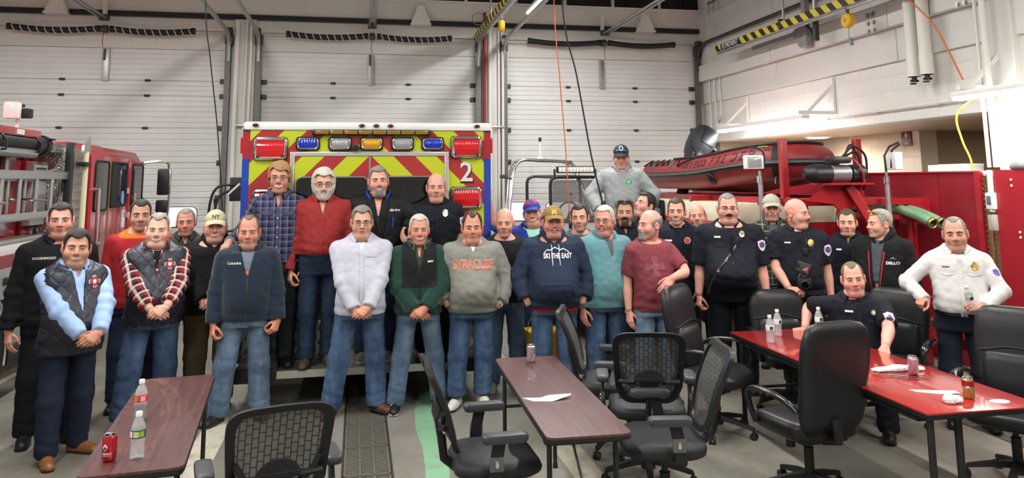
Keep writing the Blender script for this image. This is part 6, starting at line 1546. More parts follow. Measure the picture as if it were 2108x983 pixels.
def mesh_chair_template():
    r = empty('mesh_office_chair'); base_parts(r)
    # seat
    q = MB(); P = rrect(.52, .50, .14, 6); R = []
    for z, s_ in ((.435, .90), (.45, .985), (.485, 1.0), (.505, .96), (.515, .80), (.512, .4)): R.append([(x*s_, y*s_-.02, z+.012*(abs(x)/.25)**2*(z > .49)-.02*max(0, -y/.25)**3*(z > .45)) for x, y in P])
    q.loft(R); q.build('seat', SEATF, r, 60); q = MB(); q.rbox((0, .0, .425), (.30, .34, .03), .01); q.build('seat_plate', CPL, r)
    def sy(z): return .245+.10*(z-.55)+.10*((z-.62)/.4)**2 if z > .62 else .245+.10*(z-.55)-.02*((.62-z)/.1)
    # back: frame loop and mesh
    def loop(k):
        P = []
        for t in np.linspace(0, 2*PI, 44, endpoint=False):
            c, s_ = math.cos(t), math.sin(t); e = .34
            x = np.sign(c)*abs(c)**e; zz = np.sign(s_)*abs(s_)**e; z = .80+.245*zz*(1 if k == 0 else .87); w = (.215+.035*(zz*.5+.5)) if zz > -.6 else .215-.03*(-.6-zz)/.4
            xx = x*w*(1 if k == 0 else .82); y = sy(z)-.045*(1-(xx/.25)**2)*.7
            P.append(np.array([xx, y, z]))
        return P
    A, B = loop(0), loop(1); n = len(A); q = MB(); V = []
    for o in (-.014, .016): V += [p+[0, o, 0] for p in A]+[p+[0, o, 0] for p in B]
    F = []
    for i in range(n):
        j = (i+1) % n; F += [(i, j, n+j, n+i), (2*n+i, 3*n+i, 3*n+j, 2*n+j), (i, 2*n+i, 2*n+j, j), (n+i, n+j, 3*n+j, 3*n+i)]
    q.add(V, F); q.build('back_frame', CPL, r, 50)
    q = MB(); G = []; 
    for iz in range(9):
        z = .585+.435*iz/8; row = []
        for ix in range(9): x = -.225+.45*ix/8; row.append((x*(.9+.06*iz/8), sy(z)-.045*(1-(x/.25)**2)*.7, z))
        G.append(row)
    q.add([p for r_ in G for p in r_], [(i*9+j, i*9+j+1, (i+1)*9+j+1, (i+1)*9+j) for i in range(8) for j in range(8)]); q.build('mesh_panel', MESHF, r, 180)
    # lumbar support and spine behind
    q = MB(); R = []
    for z, w, h in ((.60, .05, .03), (.68, .045, .035), (.74, .10, .03)): R.append([(-w, sy(z)+.03, z), (w, sy(z)+.03, z), (w, sy(z)+.06, z), (-w, sy(z)+.06, z)])
    q.loft(R); q.build('spine', CPL, r, bevel=.006)
    q = MB(); P = [(x, sy(.73)+.04-.02*(x/.2)**2, .715+.05*(1-(x/.1)**2 if abs(x) < .1 else 0)) for x in np.linspace(-.2, .2, 17)]; q.tube(P, .017, 8); q.prism([(.10*math.cos(a), .075*math.sin(a)) for a in np.linspace(0, PI, 14)], .02, (0, sy(.75)+.055, .72), (1, 0, 0), (0, 0, 1)); q.build('lumbar_support', CPL, r)
    q = MB()
    for s_ in (-1, 1): q.tube(smoothpath([(s_*.03, sy(.66)+.045, .67), (s_*.13, sy(.72)+.03, .70), (s_*.19, sy(.80)+.01, .79)], 4), .014, 8)
    q.tube([(0, sy(.60)+.04, .62), (0, .27, .50), (0, .18, .425), (0, .02, .42)], .026, 10); q.build('back_support', CPL, r)
    for s_ in (-1, 1):
        q = MB(); q.loft([[(s_*.235+a, y-.035, z), (s_*.235+b, y-.035, z), (s_*.235+b, y+.035, z), (s_*.235+a, y+.035, z)] if s_ > 0 else [(s_*.235-b, y-.035, z), (s_*.235-a, y-.035, z), (s_*.235-a, y+.035, z), (s_*.235-b, y+.035, z)] for a, b, y, z in ((.0, .02, .04, .42), (.045, .068, .04, .44), (.055, .078, .03, .56), (.055, .075, .01, .65))]); q.rbox((s_*.15, .04, .43), (.26, .07, .022), .006)
        ar = q.build('arm_post', CPL, r, bevel=.005)
        q = MB(); q.rbox((s_*.304, .028, .545), (.026, .078, .075), .006); pl = q.build('arm_sleeve', mat('arm_sleeve_grey', '#6f6f6e', .35, .5), ar); q = MB(); q.lathe([(0, .008), (.010, .007), (.012, 0)], (s_*.317, .028, .545), 14, axis=(s_, 0, 0)); q.v = [(x, .028+(y-.028), .545+(z-.545)*1.7) for x, y, z in q.v]; q.build('arm_button', CHROME, ar)
        q = MB(); P = rrect(.085, .255, .03, 5); R = [[(s_*.302+x*k, -.02+y*k, z) for x, y in P] for z, k in ((.655, .93), (.668, 1), (.688, 1), (.697, .94), (.699, .7))]; q.loft(R); q.build('arm_pad', PAD, r, 50)
    return r
def leather_chair_template(hb=1.12, style=0):
    r = empty('leather_office_chair'); base_parts(r, ang=.9)
    q = MB(); P = rrect(.54, .52, .12, 6); R = []
    for z, s_ in ((.40, .88), (.42, .97), (.47, 1.0), (.505, .97), (.52, .85), (.515, .45)): R.append([(x*s_, y*s_-.02, z-.025*max(0, -y/.26)**3*(z > .43)+.010*math.sin(x*22)*(z > .50)*(style == 1)) for x, y in P])
    q.loft(R); q.build('seat', LEATHER, r, 70); MB().rbox((0, 0, .39), (.34, .36, .04), .012).build('seat_plate', CPL, r)
    # padded back shell
    def cx(z): return .24+.16*(z-.50)
    keys = [(.45, .19, .035), (.52, .235, .055), (.62, .25, .065), (.72, .255, .060), (.80, .262, .058), (.86, .265, .056), (.93, .262, .060), (1.0, .25, .060), (1.05, .232, .052), (1.085, .195, .036), (1.10, .13, .015)]
    sc = (hb-.45)/(1.10-.45); R = []
    for z, w, d in keys:
        z2 = .45+(z-.45)*sc; ring = []
        for t in np.linspace(0, 2*PI, 30, endpoint=False):
            c, s_ = math.cos(t), math.sin(t); x = w*np.sign(c)*abs(c)**.55; y = d*np.sign(s_)*abs(s_)**.75
            ring.append((x, cx(z2)+y-.05*(1-(x/.27)**2)*.5, z2))
        R.append(ring)
    q = MB(); q.loft(R); q.build('backrest', LEATHER, r, 75)
    if style != 2:
        def front(x, z): k_ = np.interp((z-.45)/sc+.45, [a[0] for a in keys], [a[2] for a in keys]); return cx(z)-k_-.05*(1-(x/.27)**2)*.5-.004
        zs = .45+(.82-.45)*sc; q = MB(); q.tube([(x, front(x, zs)-.002*math.cos(x*20)-.0, zs+.02*math.cos(x*13)) for x in np.linspace(-.235, .235, 21)], .006, 6); q.build('back_seam', BLACKR, r)
        q = MB(); R = []
        for z, w in ((.50, .15), (.54, .19), (.64, .20), (.74, .20), (.79, .18), (.805, .12)):
            z2 = .45+(z-.45)*sc; R.append([(x, front(x*.98, z2)+.0-.028*(1-(x/w)**2)**.5*(1 if .5 < z < .8 else .3)-.001, z2) for x in np.linspace(-w, w, 13)]+[(x, front(x, z2)+.02, z2) for x in np.linspace(w, -w, 13)])
        q.loft(R); q.build('lumbar_cushion', LEATHER, r, 80)
    q = MB(); q.tube([(0, cx(.6)+.02, .55), (0, .29, .42), (0, .15, .385)], .03, 10); q.build('back_support', CPL, r)
    q = MB(); q.cyl((.10, -.05, .30), (.10, -.05, .39), .03, n=12); q.build('tension_knob', CPL, r)
    for s_ in (-1, 1):
        P = bez((s_*.265, .24, .60), (s_*.31, .20, .68), (s_*.325, .08, .69), (s_*.325, -.06, .685), 7)+bez((s_*.325, -.06, .685), (s_*.325, -.20, .675), (s_*.315, -.23, .60), (s_*.285, -.15, .44), 8)[1:]
        q = MB(); R = []; n = len(P)
        for i, p in enumerate(P):
            d = P[min(i+1, n-1)]-P[max(i-1, 0)]; d = d/np.linalg.norm(d); sd = np.array([1., 0, 0]); nn = np.cross(d, sd); nn /= np.linalg.norm(nn); w = .030 if 2 < i < n-4 else .022; h_ = .016
            R.append([p+sd*w*math.cos(t)+nn*h_*math.sin(t) for t in np.linspace(0, 2*PI, 12, endpoint=False)])
        q.loft(R); q.build('armrest', mat('gloss_arm', '#1c1d1f', .25, coat=.3), r, 60)
    return r
def face(fx, fy): return math.atan2(fx, -fy)
MT = mesh_chair_template()
MCH = [((-.40, 4.18), (-.22, .97), 'black mesh-back office chair seen from behind at the bottom left'), ((.78, 4.60), (1, .03), 'black mesh-back chair left of the middle folding table'), ((1.98, 6.02), (.93, -.36), 'black mesh-back chair behind the middle folding table, turned sideways'),
       ((2.02, 5.36), (.28, .96), 'black mesh-back chair with see-through back right of the middle table'), ((1.86, 4.66), (-.985, .18), 'black mesh-back chair facing the near right corner of middle table')]
for i, ((x, y), f, lab) in enumerate(MCH):
    o = MT if i == 0 else copy_tree(MT); o.location = (x, y, 0); o.rotation_euler = (0, 0, face(*f)); tag(o, lab, 'chair', 'mesh-back office chairs')
LCH = [(1.15, 0, (2.93, 6.16), (.66, -.75), 'black leather swivel chair with worn seat beside the man in maroon'), (1.00, 1, (3.88, 6.64), (-.22, -.97), 'black leather chair at the far end of the red table'), (1.15, 2, (2.95, 4.86), (-.12, .99), 'tall black chair seen from behind at left side of red table'),
       (1.06, 1, (4.56, 6.14), (-.80, -.60), 'black leather chair under the seated officer'), (1.12, 0, (4.42, 4.72), (-.80, -.60), 'black office chair at right edge beside the red table'), (1.10, 0, (3.98, 3.50), (-.55, .83), 'black office chair with only its armrest showing at bottom right')]
TPL = {}
for hb, st, (x, y), f, lab in LCH:
    if (hb, st) not in TPL: TPL[(hb, st)] = o = leather_chair_template(hb, st)
    else: o = copy_tree(TPL[(hb, st)])
    o.location = (x, y, 0); o.rotation_euler = (0, 0, face(*f)); tag(o, lab, 'chair', 'leather office chairs')

# ------------------------------------------------------------------ things on the tables
PET = mat('clear_bottle', '#e8eef0', .08, alpha=.30, spec=.8); CAPW = mat('bottle_cap', '#ecebe8', .4); CANTOP = mat('can_top', '#c8c9ca', .25, .9)
def bottle(loc, label, lab_col, liquid=None, lc2=None, cap=True):
    r = empty('water_bottle', loc, 0, label, 'bottle')
    pr = [(.0, .0), (.026, 0), (.0315, .006), (.0325, .02), (.0305, .028), (.0325, .036), (.0305, .046), (.0325, .056), (.030, .068), (.0325, .08), (.0325, .092), (.0335, .098), (.0335, .138), (.0325, .143), (.030, .155), (.022, .178), (.014, .190), (.0125, .196), (.0125, .202)]
    q = MB(); q.lathe(pr, n=22); b = q.build('bottle_body', PET, r, 60)
    q = MB(); q.lathe([(.0, .0), (.0155, .0), (.0155, .018), (.014, .021), (0, .021)], (0, 0, .196), 20); q.build('cap', CAPW, r)
    q = MB(); q.lathe([(.0340, .100), (.0342, .101), (.0342, .136), (.0340, .137)], n=22, caps=False); q.build('label_sleeve', mat('sleeve_'+lab_col, lab_col, .45), r)
    if lc2:
        for i, (c, a0) in enumerate(lc2):
            q = MB(); R = [[(.0347*math.cos(a), .0347*math.sin(a), z) for a in np.linspace(a0, a0+.75, 6)] for z in (.105, .132)]; q.loft(R, close=False, caps=False); q.build('label_print', mat('print_'+c, c, .45), r)
    if liquid: q = MB(); q.lathe([(0, .003), (.029, .003), (.030, .06), (.0295, .075), (0, .075)], n=18); q.build('drink', mat('drink_'+liquid, liquid, .1), r)
    return r
bottle((-1.02, 4.20, .737), 'clear water bottle with green and white label on the left table', '#2f4a3c', None, (('#c9d28a', -2.0), ('#8fb34a', -1.2), ('#dfe6ee', -2.9)))
bottle((-1.175, 4.86, .737), 'clear bottle with pink label and dark juice on left table', '#d8404c', '#2a0a10', (('#c9873a', -2.6), ('#f0b0b8', -1.4)))
bottle((3.30, 5.90, .737), 'clear water bottle near the left edge of the red table', '#e4ebe6', None, (('#1f4a34', -2.1),))
bottle((3.50, 6.13, .737), 'clear water bottle hidden behind another on red table', '#dfe8e4', None, (('#1f4a34', -1.7),))
bottle((3.90, 6.15, .737), 'clear water bottle by the seated officer\'s wrist', '#e4ebe6', None, (('#1f4a34', -1.9),))
def can(loc, label, body, prints):
    r = empty('drink_can', loc, 0, label, 'can'); H_ = .122
    q = MB(); q.lathe([(.0, .004), (.022, .0), (.026, .004), (.033, .012), (.033, .104), (.030, .112), (.027, .118)], n=26); q.build('can_body', body, r, 50)
    q = MB(); q.lathe([(.027, .118), (.0275, .122), (.025, .1215), (.024, .117), (0, .117)], n=26); t = q.build('can_lid', CANTOP, r, 50); MB().rbox((0, .003, .1195), (.014, .022, .002), .001).build('pull_tab', CANTOP, t)
    for (m, a0, a1, z0, z1) in prints:
        q = MB(); R = [[(.0334*math.cos(a), .0334*math.sin(a), z) for a in np.linspace(a0, a1, max(5, int((a1-a0)*9)))] for z in (z0, z1)]; q.loft(R, close=False, caps=False); q.build('can_print', m, r, 180)
    return r
def can_text(r, txt, size, a0, z, m):
    v, f = text_mesh(txt, size, bold=.02); q = MB(); q.add([(.0338*math.cos(a0+x/.0334), .0338*math.sin(a0+x/.0334), z+y) for x, y in v], f); q.build('can_lettering', m, r, None)
CR, CW, CS = mat('can_red', '#b0202c', .25, .3), mat('can_white', '#e6e0de', .35), mat('can_silver', '#c4c0c2', .22, .8); CPK = mat('can_pink', '#cfa4ac', .25, .6); CGN, CGD = mat('can_green', '#4f8a3c', .3, .3), mat('can_gold', '#b89a5a', .28, .6); CDK = mat('can_dark', '#2c2426', .4); CBR = mat('can_bright_red', '#d8343c', .25, .3)
c = can((-1.145, 4.20, .737), 'red soft drink can with white diamond at the left table edge', CR, [(CBR, -2.2+i*.34, -2.05+i*.34, .078, .108) for i in range(8)]+[(CBR, -1.3, -.9, .012, .075)])
can_text(c, 'RBERRY', .013, -1.62, .040, CW); can_text(c, 'NATURAL FLAVORS', .0045, -1.62, .030, CW)
for s_, m_, dz in ((1, CW, 0), (.55, CDK, -.004)):
    q = MB(); P = [(0, .017*s_), (.013*s_, 0), (0, -.017*s_), (-.013*s_, 0)]; q.add([(.0340*math.cos(-1.9+x/.033)*(1+.01*(1-s_)), .0340*math.sin(-1.9+x/.033)*(1+.01*(1-s_)), .070+z+dz) for x, z in P], [(0, 3, 2, 1)]); q.build('diamond_mark', m_, c, None)
c = can((1.27, 5.70, .737), 'silver and pink drink can at the far end of the middle table', CS, [(CPK, -2.9, -1.2, .090, .108), (CPK, -2.6, -2.0, .03, .09)])
c = can((3.70, 4.76, .737), 'pale pink drink can on red table beside the paper glove', CPK, [(mat('can_pale', '#dcc0c4', .3, .4), -1.5, -.6, .012, .104), (CW, -2.7, -1.2, .100, .108)])
c = can((3.62, 4.19, .737), 'red, green and gold drink can near the end of red table', CGD, [(mat('can_crimson', '#a81c3c', .28, .3), -PI, PI, .075, .105), (CGN, -1.5, -.55, .022, .074), (CW, -2.5, -2.1, .060, .078), (CDK, -2.42, -2.18, .056, .066)])
NAP = mat('paper_napkin', '#ecebe7', .8)
def napkin(x, y, P, label, name='napkin', h=.006, z=.737, curl=.02, rz=0):
    r = empty(name, (x, y, z), rz, label, 'napkin'); n = len(P); q = MB(); c = np.mean(P, 0); R0 = [(px, py, .001+curl*max(0, (px-c[0])/.2)**2) for px, py in P]; R1 = [(a, b, zz+.0025) for a, b, zz in R0]
    q.loft([R0, R1]); q.build('paper', NAP, r, 30); return r
napkin(1.15, 4.74, [(-.14, .05), (-.03, .03), (.03, .075), (.16, .02), (.15, -.0), (.02, -.06), (-.09, -.03)], 'white paper napkin lying on the middle table', curl=.03)
napkin(3.50, 4.34, [(-.10, .09), (.04, .04), (.14, -.02), (.13, -.07), (.02, -.04), (-.09, .04)], 'folded white napkin behind the gold can on red table')
napkin(3.74, 4.09, [(.062*math.cos(a), .04*math.sin(a)) for a in np.linspace(0, 2*PI, 16, endpoint=False)], 'flat oval white lid at the near right of red table', 'plate_cover', curl=0)
napkin(3.71, 5.80, [(-.05, -.03), (.05, -.04), (.06, .02), (-.04, .03)], 'small white card on printed patch of red table', 'card', curl=0)
def glove():
    r = empty('paper_glove', (3.66, 4.86, .737), 0, 'crumpled white paper towel behind the pale pink can', 'paper towel'); P, lo = grid((-.20, -.10, -.005), (.20, .10, .05), .009)
    d = cone(P, (.17, -.02, .010), (-.02, .01, .012), .018, .030)
    for a in ((-.17, .03), (-.16, .055), (-.13, .07), (-.15, -.0)): d = smin(d, cone(P, (-.03, .01, .012), (a[0], a[1], .008), .018, .008), .012)
    d = np.maximum(d+.003*wrinkle(P, 3, 3.0), .001-P[2]); V, Q = surfnet(d, lo, .009); to_mesh('paper', V, Q, NAP, r)
glove()
def crumple():
    r = empty('crumpled_napkin', (3.455, 4.13, .737), 0, 'crumpled white tissue ball at the corner of red table', 'napkin'); P, lo = grid((-.08, -.07, -.005), (.08, .07, .07), .006)
    d = smin(ell(P, (-.018, 0, .02), (.032, .03, .03)), ell(P, (.03, .0, .016), (.03, .028, .022)), .01)+.007*wrinkle(P, 8, 4.5); d = np.maximum(d, .001-P[2]); V, Q = surfnet(d, lo, .006); to_mesh('paper', V, Q, NAP, r)
crumple()

def yellow_bucket():
    r = empty('mop_bucket', (1.88, 7.80, 0), .1, 'yellow plastic bucket half hidden behind the hoodie man\'s legs', 'bucket'); YP = mat('bucket_yellow', '#d6ae22', .45); r.scale = (.58, .7, 1.1)
    q = MB(); R = [[(x*a, y*b, z) for x, y in rrect(1, 1, .18, 4)] for z, a, b in ((.06, .50, .30), (.10, .54, .34), (.46, .62, .40), (.48, .66, .44), (.50, .66, .44))]; q.loft(R, caps=True); q.build('bucket_body', YP, r, 50)
    q = MB(); q.tube([(x*.66, y*.44, .50) for x, y in rrect(1, 1, .18, 4)], .014, 6, closed=True); q.build('bucket_rim', YP, r)
    q = MB(); q.tube(smoothpath([(-.31, 0, .47), (-.30, -.10, .62), (0, -.16, .68), (.30, -.10, .62), (.31, 0, .47)], 5), .010, 6); q.build('bucket_handle', STEEL, r)
    for sx in (-.2, .2):
        for sy in (-.1, .1): q = MB(); q.cyl((sx-.012, sy, .03), (sx+.012, sy, .03), .03, n=12); q.cyl((sx, sy, .04), (sx, sy, .07), .012, n=8); q.build('bucket_wheel', BLACKR, r)
yellow_bucket()
# ------------------------------------------------------------------ cloths
def cloth(name, col, rough=.85, fold=.5, var=.06, weave=0, fs=5, sheen=0):
    if name in MATS: return MATS[name]
    k = N(name); c = lin(col); co = k.coord('Object'); f = k.noise(k.scaled(co, (fs, fs, fs*.5)), 1.0, 2, .5); g = k.noise(co, 260, 2)
    k.color(k.mix(k.ramp(f, [(.3, 0.), (.7, 1.)]), [v*(1-var) for v in c], [min(1, v*(1+var)) for v in c])); k.set(Roughness=rough); k.b.inputs['Specular IOR Level'].default_value = .25
    h = k.math('ADD', k.math('MULTIPLY', f, 1.0), k.math('MULTIPLY', g, .012+weave)); k.bump(h, fold*.6, .04)
    if sheen: k.b.inputs['Sheen Weight'].default_value = sheen; k.b.inputs['Sheen Roughness'].default_value = .5
    MATS[name] = k.m; return k.m
def denim(name, col, light):
    if name in MATS: return MATS[name]
    k = N(name); c, c2 = lin(col), lin(light); co = k.coord('Object'); f = k.noise(k.scaled(co, (7, 7, 3)), 1.0, 5, .6); s = k.sep(co); g = k.noise(k.scaled(co, (400, 400, 60)), 1, 2)
    m = k.mix(k.ramp(f, [(.38, 0.), (.72, .85)]), c, c2); m = k.mix(k.ramp(g, [(.3, 0.), (.7, .25)]), m, c2); k.color(m); k.set(Roughness=.85); k.b.inputs['Specular IOR Level'].default_value = .2
    h = k.noise(k.scaled(co, (7, 7, 10)), 1.0, 2); k.bump(h, .30, .05); MATS[name] = k.m; return k.m
def plaid(name, base, a, b, per=.07, w1=.42, w2=.12, fold=.4):
    """two crossing bands of colour a and thin lines of colour b in cloth coordinates"""
    if name in MATS: return MATS[name]
    k = N(name); s = k.sep(k.coord('cl')); col = None
    def band(v, off, w): return k.math('LESS_THAN', k.math('FRACT', k.math('ADD', k.math('DIVIDE', v, per), off+20)), w)
    bx, by = band(s[0], 0, w1), band(s[1], 0, w1); m = k.math('MULTIPLY', k.math('ADD', bx, by), .5); c = k.mix(m, lin(base), lin(a))
    lx, ly = band(s[0], .60, w2), band(s[1], .60, w2); l = k.math('MULTIPLY', k.math('ADD', lx, ly), .62); c = k.mix(k.math('MINIMUM', l, 1.0), c, lin(b)); k.color(c); k.set(Roughness=.85); k.b.inputs['Specular IOR Level'].default_value = .2
    f = k.noise(k.scaled(k.coord('Object'), (5, 5, 3)), 1, 4); k.bump(f, fold, .05); MATS[name] = k.m; return k.m
def quilt(name, col):
    k = N(name); s = k.sep(k.coord('cl')); c = lin(col); p = k.math('MULTIPLY', k.math('ADD', s[0], s[1]), 2*PI/.13); q = k.math('MULTIPLY', k.math('SUBTRACT', s[0], s[1]), 2*PI/.13)
    h = k.math('MINIMUM', k.math('ABSOLUTE', k.math('SINE', k.math('MULTIPLY', p, .5))), k.math('ABSOLUTE', k.math('SINE', k.math('MULTIPLY', q, .5)))); h = k.math('POWER', h, .4)
    f = k.noise(k.scaled(k.coord('Object'), 6), 1, 3); k.bump(k.math('ADD', k.math('MULTIPLY', h, .5), k.math('MULTIPLY', f, .8)), .45, .03); k.b.inputs['Base Color'].default_value = (*c, 1); k.set(Roughness=.5); MATS[name] = k.m; return k.m
SKA, SKB, SKC, SKD, SKE = skin_mat('skin_fair', '#d9a48c'), skin_mat('skin_pink', '#dba08d'), skin_mat('skin_tan', '#c4927a'), skin_mat('skin_pale', '#e0b29c'), skin_mat('skin_ruddy', '#cf927c')
HBR, HDK, HBK, HGR, HWH, HBL, HLB, HSP, HLG = hair_mat('hair_brown', '#4d3a2c'), hair_mat('hair_dark', '#2a211d'), hair_mat('hair_black', '#191615'), hair_mat('hair_grey', '#8d8983'), hair_mat('hair_white', '#d4cfc6', '#a39c90'), hair_mat('hair_blond', '#b08a55', '#7d5c34'), hair_mat('hair_lightbrown', '#7d6850'), hair_mat('hair_saltpepper', '#5d5954', '#34302d'), hair_mat('hair_silver', '#aaa59c', '#77726a')
STUB = mat('stubble', '#8f6a58', .7); STUBG = mat('stubble_grey', '#a58d80', .7); BROWL = hair_mat('brow_light', '#9a7b5e'); BROWG = hair_mat('brow_grey', '#8c7f74')
NAVY, NAVYD, BLK, JBLK = cloth('navy_uniform', '#12151f', .8), cloth('navy_trousers', '#10131b', .85), cloth('black_cloth', '#131416', .85), cloth('black_jacket', '#151618', .7)
FLEECE = cloth('navy_fleece', '#1a2838', .95, .4, weave=.02, sheen=.3); RSHIRT = cloth('red_shirt', '#8f2c2b', .8); WSHIRT = cloth('pale_shirt', '#bfc0cc', .75, .6); CHIEFW = cloth('chief_white', '#c9c7c4', .7, .6); SKYB = cloth('sky_shirt', '#9fbbe6', .75, .6); REDSW = cloth('red_sweat', '#a3262b', .9)
GREENF, BLKF = cloth('green_fleece', '#18392e', .95, .4, weave=.02, sheen=.2), cloth('black_fleece', '#1d1e20', .9); GREYP = cloth('grey_pullover', '#84837b', .8, .7); GREYH = cloth('grey_hoodie', '#8f9494', .9); NAVYH = cloth('navy_hoodie', '#263044', .9); BLKH = cloth('black_hoodie', '#151717', .92)
TEAL = cloth('teal_fleece', '#5f8c92', .95, .4, weave=.02, sheen=.3); MAROON_T = cloth('maroon_tee', '#7d3a42', .85); GREYT = cloth('grey_tee', '#595b5e', .85); BLKT = cloth('black_tee', '#1b1b1e', .85); BLUEJ = cloth('blue_jacket', '#1f3690', .7); OLIVE = cloth('olive_jacket', '#363b32', .8); MINT = cloth('mint_tee', '#a9dccb', .85); ORANGE = cloth('orange_tee', '#d8702a', .85); WHT = cloth('white_tee', '#e4e3e1', .85); BLUECL = cloth('blue_lining', '#2348b8', .7); REDCL = cloth('red_lining', '#a51f30', .8); DGT = cloth('dark_grey_tee', '#4a4d52', .85); STEELT = cloth('steel_tee', '#6c7684', .85); KHAKI = cloth('khaki_trousers', '#54472f', .85)
JEA, JEB, JEC, JED = denim('denim_mid', '#2c3d58', '#5b7494'), denim('denim_dark', '#1b2538', '#33435c'), denim('denim_light', '#5a7189', '#8da0b4'), denim('denim_grey', '#43556b', '#74899f')
PLR = plaid('plaid_red', '#241f2b', '#8e2a30', '#d8d2c4', .075, .45, .20); PLN = plaid('plaid_navy', '#20243c', '#4b4a66', '#8d88a0', .062, .40, .10); PLG = plaid('plaid_green', '#262b28', '#3c443c', '#c9cfc2', .072, .45, .07)
QUILT = quilt('quilted_navy', '#1e222f')
SHB, SHT, SHS, SHBR, SHW, SOLEW, SOLEB = mat('shoe_black', '#1a1a1b', .45), mat('shoe_tan', '#8a5a2c', .35, coat=.3), mat('shoe_suede', '#4a3a28', .7), mat('shoe_brown', '#4d2f20', .5), mat('shoe_white', '#c9cac4', .6), mat('sole_white', '#d6d5cf', .6), mat('sole_dark', '#242220', .6)
NEON = mat('neon_lace', '#c8e83a', .5); WHITE = mat('print_white', '#e6e6e4', .6); GOLD = mat('badge_gold', '#c79a3a', .3, .8); SILV = mat('badge_silver', '#c9cbcc', .28, .8); PURP = mat('patch_purple', '#4c4a8c', .6); PINK = mat('patch_pink', '#d8b6cc', .6); REDP_ = mat('patch_red', '#b8323c', .6); ORP = mat('print_orange', '#d8642f', .6); GRP = mat('print_green', '#2f9a5a', .6)
FRD, FRM = mat('frame_dark', '#2c2420', .35), mat('frame_metal', '#8d867c', .25, .8)
SHIELD = [(-.5, .42), (0, .58), (.5, .42), (.46, -.1), (.25, -.45), (0, -.62), (-.25, -.45), (-.46, -.1)]
MALT = []
for i in range(4):
    a = i*PI/2
    for da, r_ in ((-.42, .5), (-.2, .56), (0, .53), (.2, .56), (.42, .5), (PI/4, .20)): MALT.append((r_*math.sin(a+da), r_*math.cos(a+da)))
def fan(P): return [tuple(range(len(P)))]
def circ(n=20, r=.5): return [(r*math.cos(2*PI*i/n), r*math.sin(2*PI*i/n)) for i in range(n)]
def sleeve_patch(s, sd=1, t=.30, size=.085, ang=.75, g=None):
    a, e, _, _ = s.arm[sd]; c = a+(e-a)*t; ax = (math.cos(ang), sd*math.sin(ang)*1.0, 0); 
    if sd < 0: ax = (math.cos(ang), -math.sin(ang), 0)
    p = s.decal('shoulder_patch', SHIELD, fan(SHIELD), c, WHITE, g, ax=ax, sc=size, absc=True, sub=.02)
    s.decal('patch_field', SHIELD, fan(SHIELD), c, PINK, g, ax=ax, sc=size*.84, off=.0045, absc=True, parent=p, sub=.02); q = [(x, y+.06) for x, y in circ(14, .33)]
    s.decal('patch_crest', q, fan(q), c, PURP, g, ax=ax, sc=size*.95, off=.006, absc=True, parent=p, sub=.02)
def name_tag(s, x, z, txt=None, m=WHITE, w=.075, h=.016, g=None):
    P = [(-.5*w, -.5*h), (.5*w, -.5*h), (.5*w, .5*h), (-.5*w, .5*h)]
    if txt:
        v, f = text_mesh(txt, .026, bold=.02); s.decal('name_lettering', v, f, (x, 0, z), m, g)
    else: s.decal('name_tag', P, fan(P), (x, 0, z), m, g, sub=.02)
def badge(s, x, z, m=SILV, size=.05, shape=None, g=None):
    P = shape or [(.5*math.cos(a)*(1+.12*math.cos(8*a)), .62*math.sin(a)*(1+.12*math.cos(8*a))) for a in np.linspace(0, 2*PI, 32, endpoint=False)]
    b = s.decal('badge', P, fan(P), (x, 0, z), m, g, sc=size, off=.006, sub=.02); q = circ(12, .24); s.decal('badge_centre', q, fan(q), (x, 0, z), GOLD if m is SILV else SILV, g, sc=size, off=.008, parent=b)
def emblem(s, x, z, size=.072, m=REDP_, m2=WHITE, g=None):
    P = MALT; b = s.decal('chest_emblem', P, fan(P), (x, 0, z), m2, g, sc=size*1.12, off=.003, sub=.03); s.decal('emblem_field', P, fan(P), (x, 0, z), m, g, sc=size, off=.0045, parent=b, sub=.03); q = circ(12, .20); s.decal('emblem_centre', q, fan(q), (x, 0, z), m2, g, sc=size, off=.006, parent=b)
def pocket(s, x, z, w=.11, m=None, g=None, h=.045):
    P = [(-w/2, h/2), (-w/2, -h*.25), (0, -h*.5), (w/2, -h*.25), (w/2, h/2)]; s.decal('pocket_flap', P, fan(P), (x, 0, z), m, g, off=.005, sub=.02)
def placket(s, z0, z1, m, n=5, g=None, but=WHITE, w=.032):
    P = []; k = 10
    v = [(-w/2, z0*s.H+(z1-z0)*s.H*i/k) for i in range(k+1)]+[(w/2, z0*s.H+(z1-z0)*s.H*i/k) for i in range(k+1)]; zc = (z0+z1)/2
    v = [(x, y-zc*s.H) for x, y in v]; f = [(i, k+1+i, k+2+i, i+1) for i in range(k)]; s.decal('placket', v, f, (0, 0, zc), m, g, off=.004)
    for i in range(n):
        q = circ(8, .006); s.decal('button', q, fan(q), (0, 0, z0+(z1-z0)*(i+.3)/n), but, g, off=.007)
def text_on(s, txt, x, z, size, m, g=None, bold=.02, name='print', off=.0035, sx=1, spacing=1, sub=.03, bend=0, base=None):
    v, f = text_mesh(txt, size, bold=bold, spacing=spacing); v = v*np.array([sx, 1]); 
    if bend: v[:, 1] += bend*(v[:, 0]**2)
    return s.decal(name, v, f, (x, 0, z), m, g, off=off, sub=sub)
def zipper(s, z0, z1, m=None, g=None, w=.008):
    k = 14; zc = (z0+z1)/2; v = [(-w/2, (z0+(z1-z0)*i/k-zc)*s.H) for i in range(k+1)]+[(w/2, (z0+(z1-z0)*i/k-zc)*s.H) for i in range(k+1)]; f = [(i, k+1+i, k+2+i, i+1) for i in range(k)]; s.decal('zip', v, f, (0, 0, zc), m or DARKST, g, off=.004)
